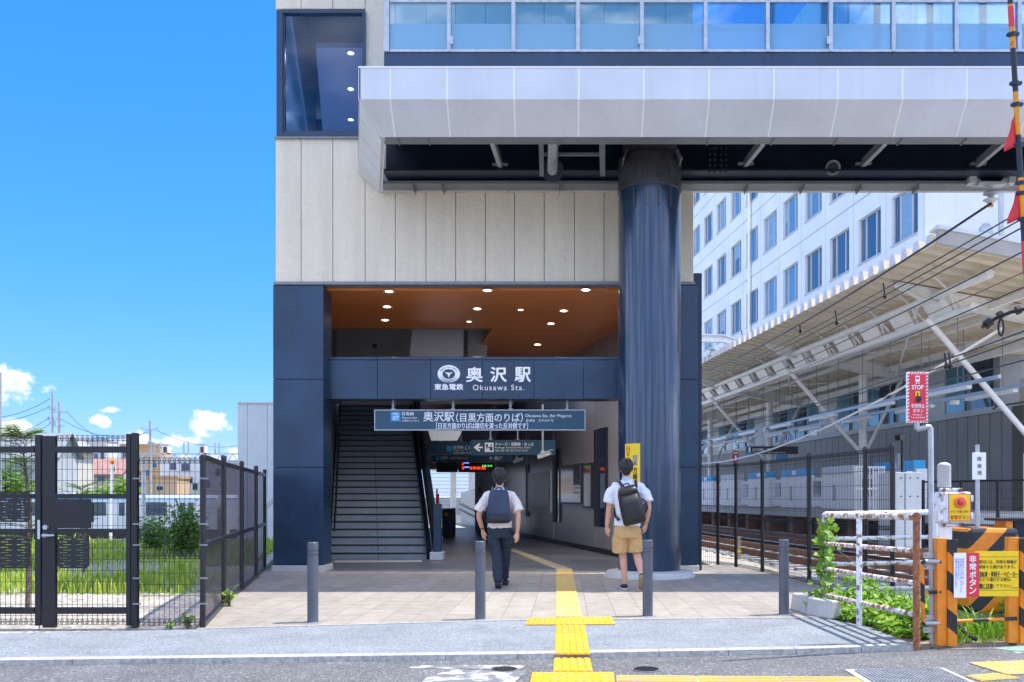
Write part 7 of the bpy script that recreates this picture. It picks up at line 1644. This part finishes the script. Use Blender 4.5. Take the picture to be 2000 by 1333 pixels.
# striped return loop left of the first post
lp_ = thing('striped_loop', 'orange and black bent pipe loop clamped to the cranked pole', 'pipe guard', at(1803, 1215, 8.36))
zz = [Zof(y, 8.36) for y in (1096, 1220)]
MB().tube([at(1838, 1098, 8.33), at(1808, 1096, 8.36), at(1802, 1099, 8.36), at(1801, 1104, 8.36), at(1803, 1210, 8.36), at(1805, 1218, 8.36), at(1811, 1220, 8.36), at(1838, 1219, 8.33)], .0185, 14).build('pipe', M['hazard'], lp_, smooth=50)
MB().tube([at(1808, 1157.5, 8.36), at(1838, 1156.5, 8.33)], .0165, 14).build('middle_pipe', M['hazard_bar'], lp_, smooth=True)
for y in (1098, 1219): MB().tube([at(1807, y - 1, 8.355), at(1835, y - 1, 8.335)], .0215, 14).build('steel_sleeve', M['steel'], lp_, smooth=True)
m_ = MB()
for y in (1085, 1107, 1207, 1231): m_.pbox(1804, y - 5.5, 1834, y + 5.5, 8.38, .01)
m_.build('clamp_plate', M['steel'], lp_)
m_ = MB()
for y in (1084, 1107, 1206, 1231):
    for x in (1808, 1829): m_.ell(at(x, y, 8.376), .008, .008, .008, 8, 6)
m_.build('bolt', M['grey_steel'], lp_)
DN = 8.26
nb = thing('button_notice', 'white and red vertical notice board about the emergency button', 'notice', at(1888, 1168, DN))
MB().pbox(1863.5, 1080.5, 1887.5, 1168, DN, .008).build('white_panel', M['letter'], nb); MB().pbox(1887.5, 1080.5, 1912.5, 1167, DN - .002, .01).build('red_panel', M['red'], nb)
m_ = MB().vtext('非常ボタン', 1900, 13, 1085.5, 1162, DN - .006, .02, .86); m_.build('white_lettering', M['letter'], nb)
m_ = MB()
for x, s_, y1 in ((1881.5, '非常ボタンはブザーが', 1143), (1877, 'なるまでつよく押して下さい。', 1163), (1872.3, '非常の場合以外に', 1132), (1867.5, '使用すると処罰されます。', 1153)): m_.vtext(s_, x, 3.9, 1091, y1, DN - .004, .0, .9)
m_.build('blue_lettering', M['blueink'], nb)
yb = thing('warning_board', 'yellow warning board with five lines of black writing', 'warning board', at(1950, 1165, DN))
MB().pbox(1905, 1077, 1989.5, 1165, DN + .012, .008).build('board', M['yellow'], yb)
m_ = MB(); Dq = DN + .009
for s_, x0, y0, x1, y1, bo_ in (('踏切には、列車の車輪が', 1911.5, 1094, 1986, 1101.5, .004), ('通過する溝があります。', 1911.5, 1104, 1983, 1111, .004), ('自転車・車椅子・ベビーカー', 1912, 1116.5, 1989, 1127, .012), ('などで通行する際は、', 1912.5, 1129, 1976, 1136, .004), ('溝に注意', 1912, 1140, 1939, 1149.5, .02), ('して下さい。', 1939.5, 1141.5, 1976, 1148, .004), ('東急電鉄', 1976, 1147.5, 1988.5, 1150, .0)): m_.text(s_, x0, y0, x1, y1, Dq, bo_)
for y in (1088, 1153.3): m_.pbox(1912.5, y - .25, 1989.5, y + .25, Dq, .002)
m_.pbox(1912.5, 1127.6, 1989.5, 1128.1, Dq, .002); m_.pbox(1912.5, 1150.2, 1939, 1150.9, Dq, .002)
m_.build('lettering', M['ink'], yb)
# barrier machine and raised arm
DM = 9.3
bm = thing('barrier_machine', 'black and orange striped crossing barrier machine', 'barrier machine', at(1940, 1110, DM))
MB().pbox(1892, 1032, 1992, 1200, DM, .55).build('housing', stripes('machine_stripes', (.85, .27, .015), (.02, .023, .03), (.72, 0, -.69), .26, .55, off=.05), bm, bevel=.045)
MB().pbox(1893, 1080, 1991, 1215, DM + .03, .5).build('base', M['grey_steel'], bm)
m_ = MB().pbox(1948, 1013, 2045, 1018, DM + .1, .3); m_.build('top_bar', M['dark'], bm); MB().pbox(1965, 1018, 1978, 1034, DM + .12, .25).build('neck', M['orange'], bm); MB().pbox(1982, 1018, 2060, 1050, DM + .2, .3).build('motor_case', M['navy_dark'], bm)
ba = thing('crossing_barrier', 'raised black and orange crossing arm with red flags', 'barrier arm', at(2034, 1030, 8.6))
p0, p1 = at(2032, 1015, 8.6), at(1968, -90, 8.1)
def arm(u): return p0.lerp(p1, u)
MB().tube([p0, p1], [.028, .022], 16).build('pole', M['armstripe'], ba, smooth=True)
u_ = lambda y: (1015 - y) / 1105.0
m_ = MB().tube([arm(u_(46)), arm(u_(8))], .0255, 16); m_.build('red_reflector', M['red'], ba, smooth=True)
m_ = MB().tube([arm(u_(520)), arm(u_(455))], .0272, 16); m_.build('red_sleeve', M['red'], ba, smooth=True)
for y in (60, 152, 192, 268, 342, 362, 412): m_ = MB(); m_.tube([arm(u_(y + 4)), arm(u_(y - 4))], .032, 12); c = arm(u_(y)); m_.box(c.x - .045, c.y - .02, c.z - .012, c.x + .055, c.y + .02, c.z + .012); m_.build('strap', M['navy_dark'], ba)
M['flag'] = mat('red_flag_cloth', (.72, .05, .06), .7, var=.1, vs=10)
def flag(y0, y1, w_, wt=6):
    a, b = arm(u_(y0)), arm(u_(y1)); m2 = MB(); V = []; N = 8
    for i in range(N + 1):
        c = a.lerp(b, i / N); ww = (wt + (w_ - wt) * (i / N) ** .75) * c.y / F
        for j in range(5): V.append(c + Vector((-.02 - ww * j / 4, -.012 * math.sin(i * .9 + j * 1.3) * j / 2, -.012 * j)))
    m2.add(V, [(i * 5 + j, i * 5 + j + 1, (i + 1) * 5 + j + 1, (i + 1) * 5 + j) for i in range(N) for j in range(4)]); o = m2.build('flag', M['flag'], ba, smooth='all'); s2 = o.modifiers.new('thick', 'SOLIDIFY'); s2.thickness = .003
flag(207, 271, 24, 1); flag(346, 411, 26, 2); flag(56, 80, 0, -8)
# loose cable with pink tape by the posts
t = thing('loose_cable', 'black cable with pink tape lying in the weeds', 'cable', at(1885, 1225, 8.7)); MB().tube([at(1868, 1216, 8.6), at(1880, 1230, 8.55), at(1892, 1242, 8.52), at(1908, 1250, 8.5)], .02, 10).build('sheath', M['black'], t, smooth=True); MB().tube([at(1881, 1231, 8.55), at(1884.5, 1234.5, 8.545)], .0225, 10).build('tape', mat('pink_tape', (.75, .12, .30), .5), t)
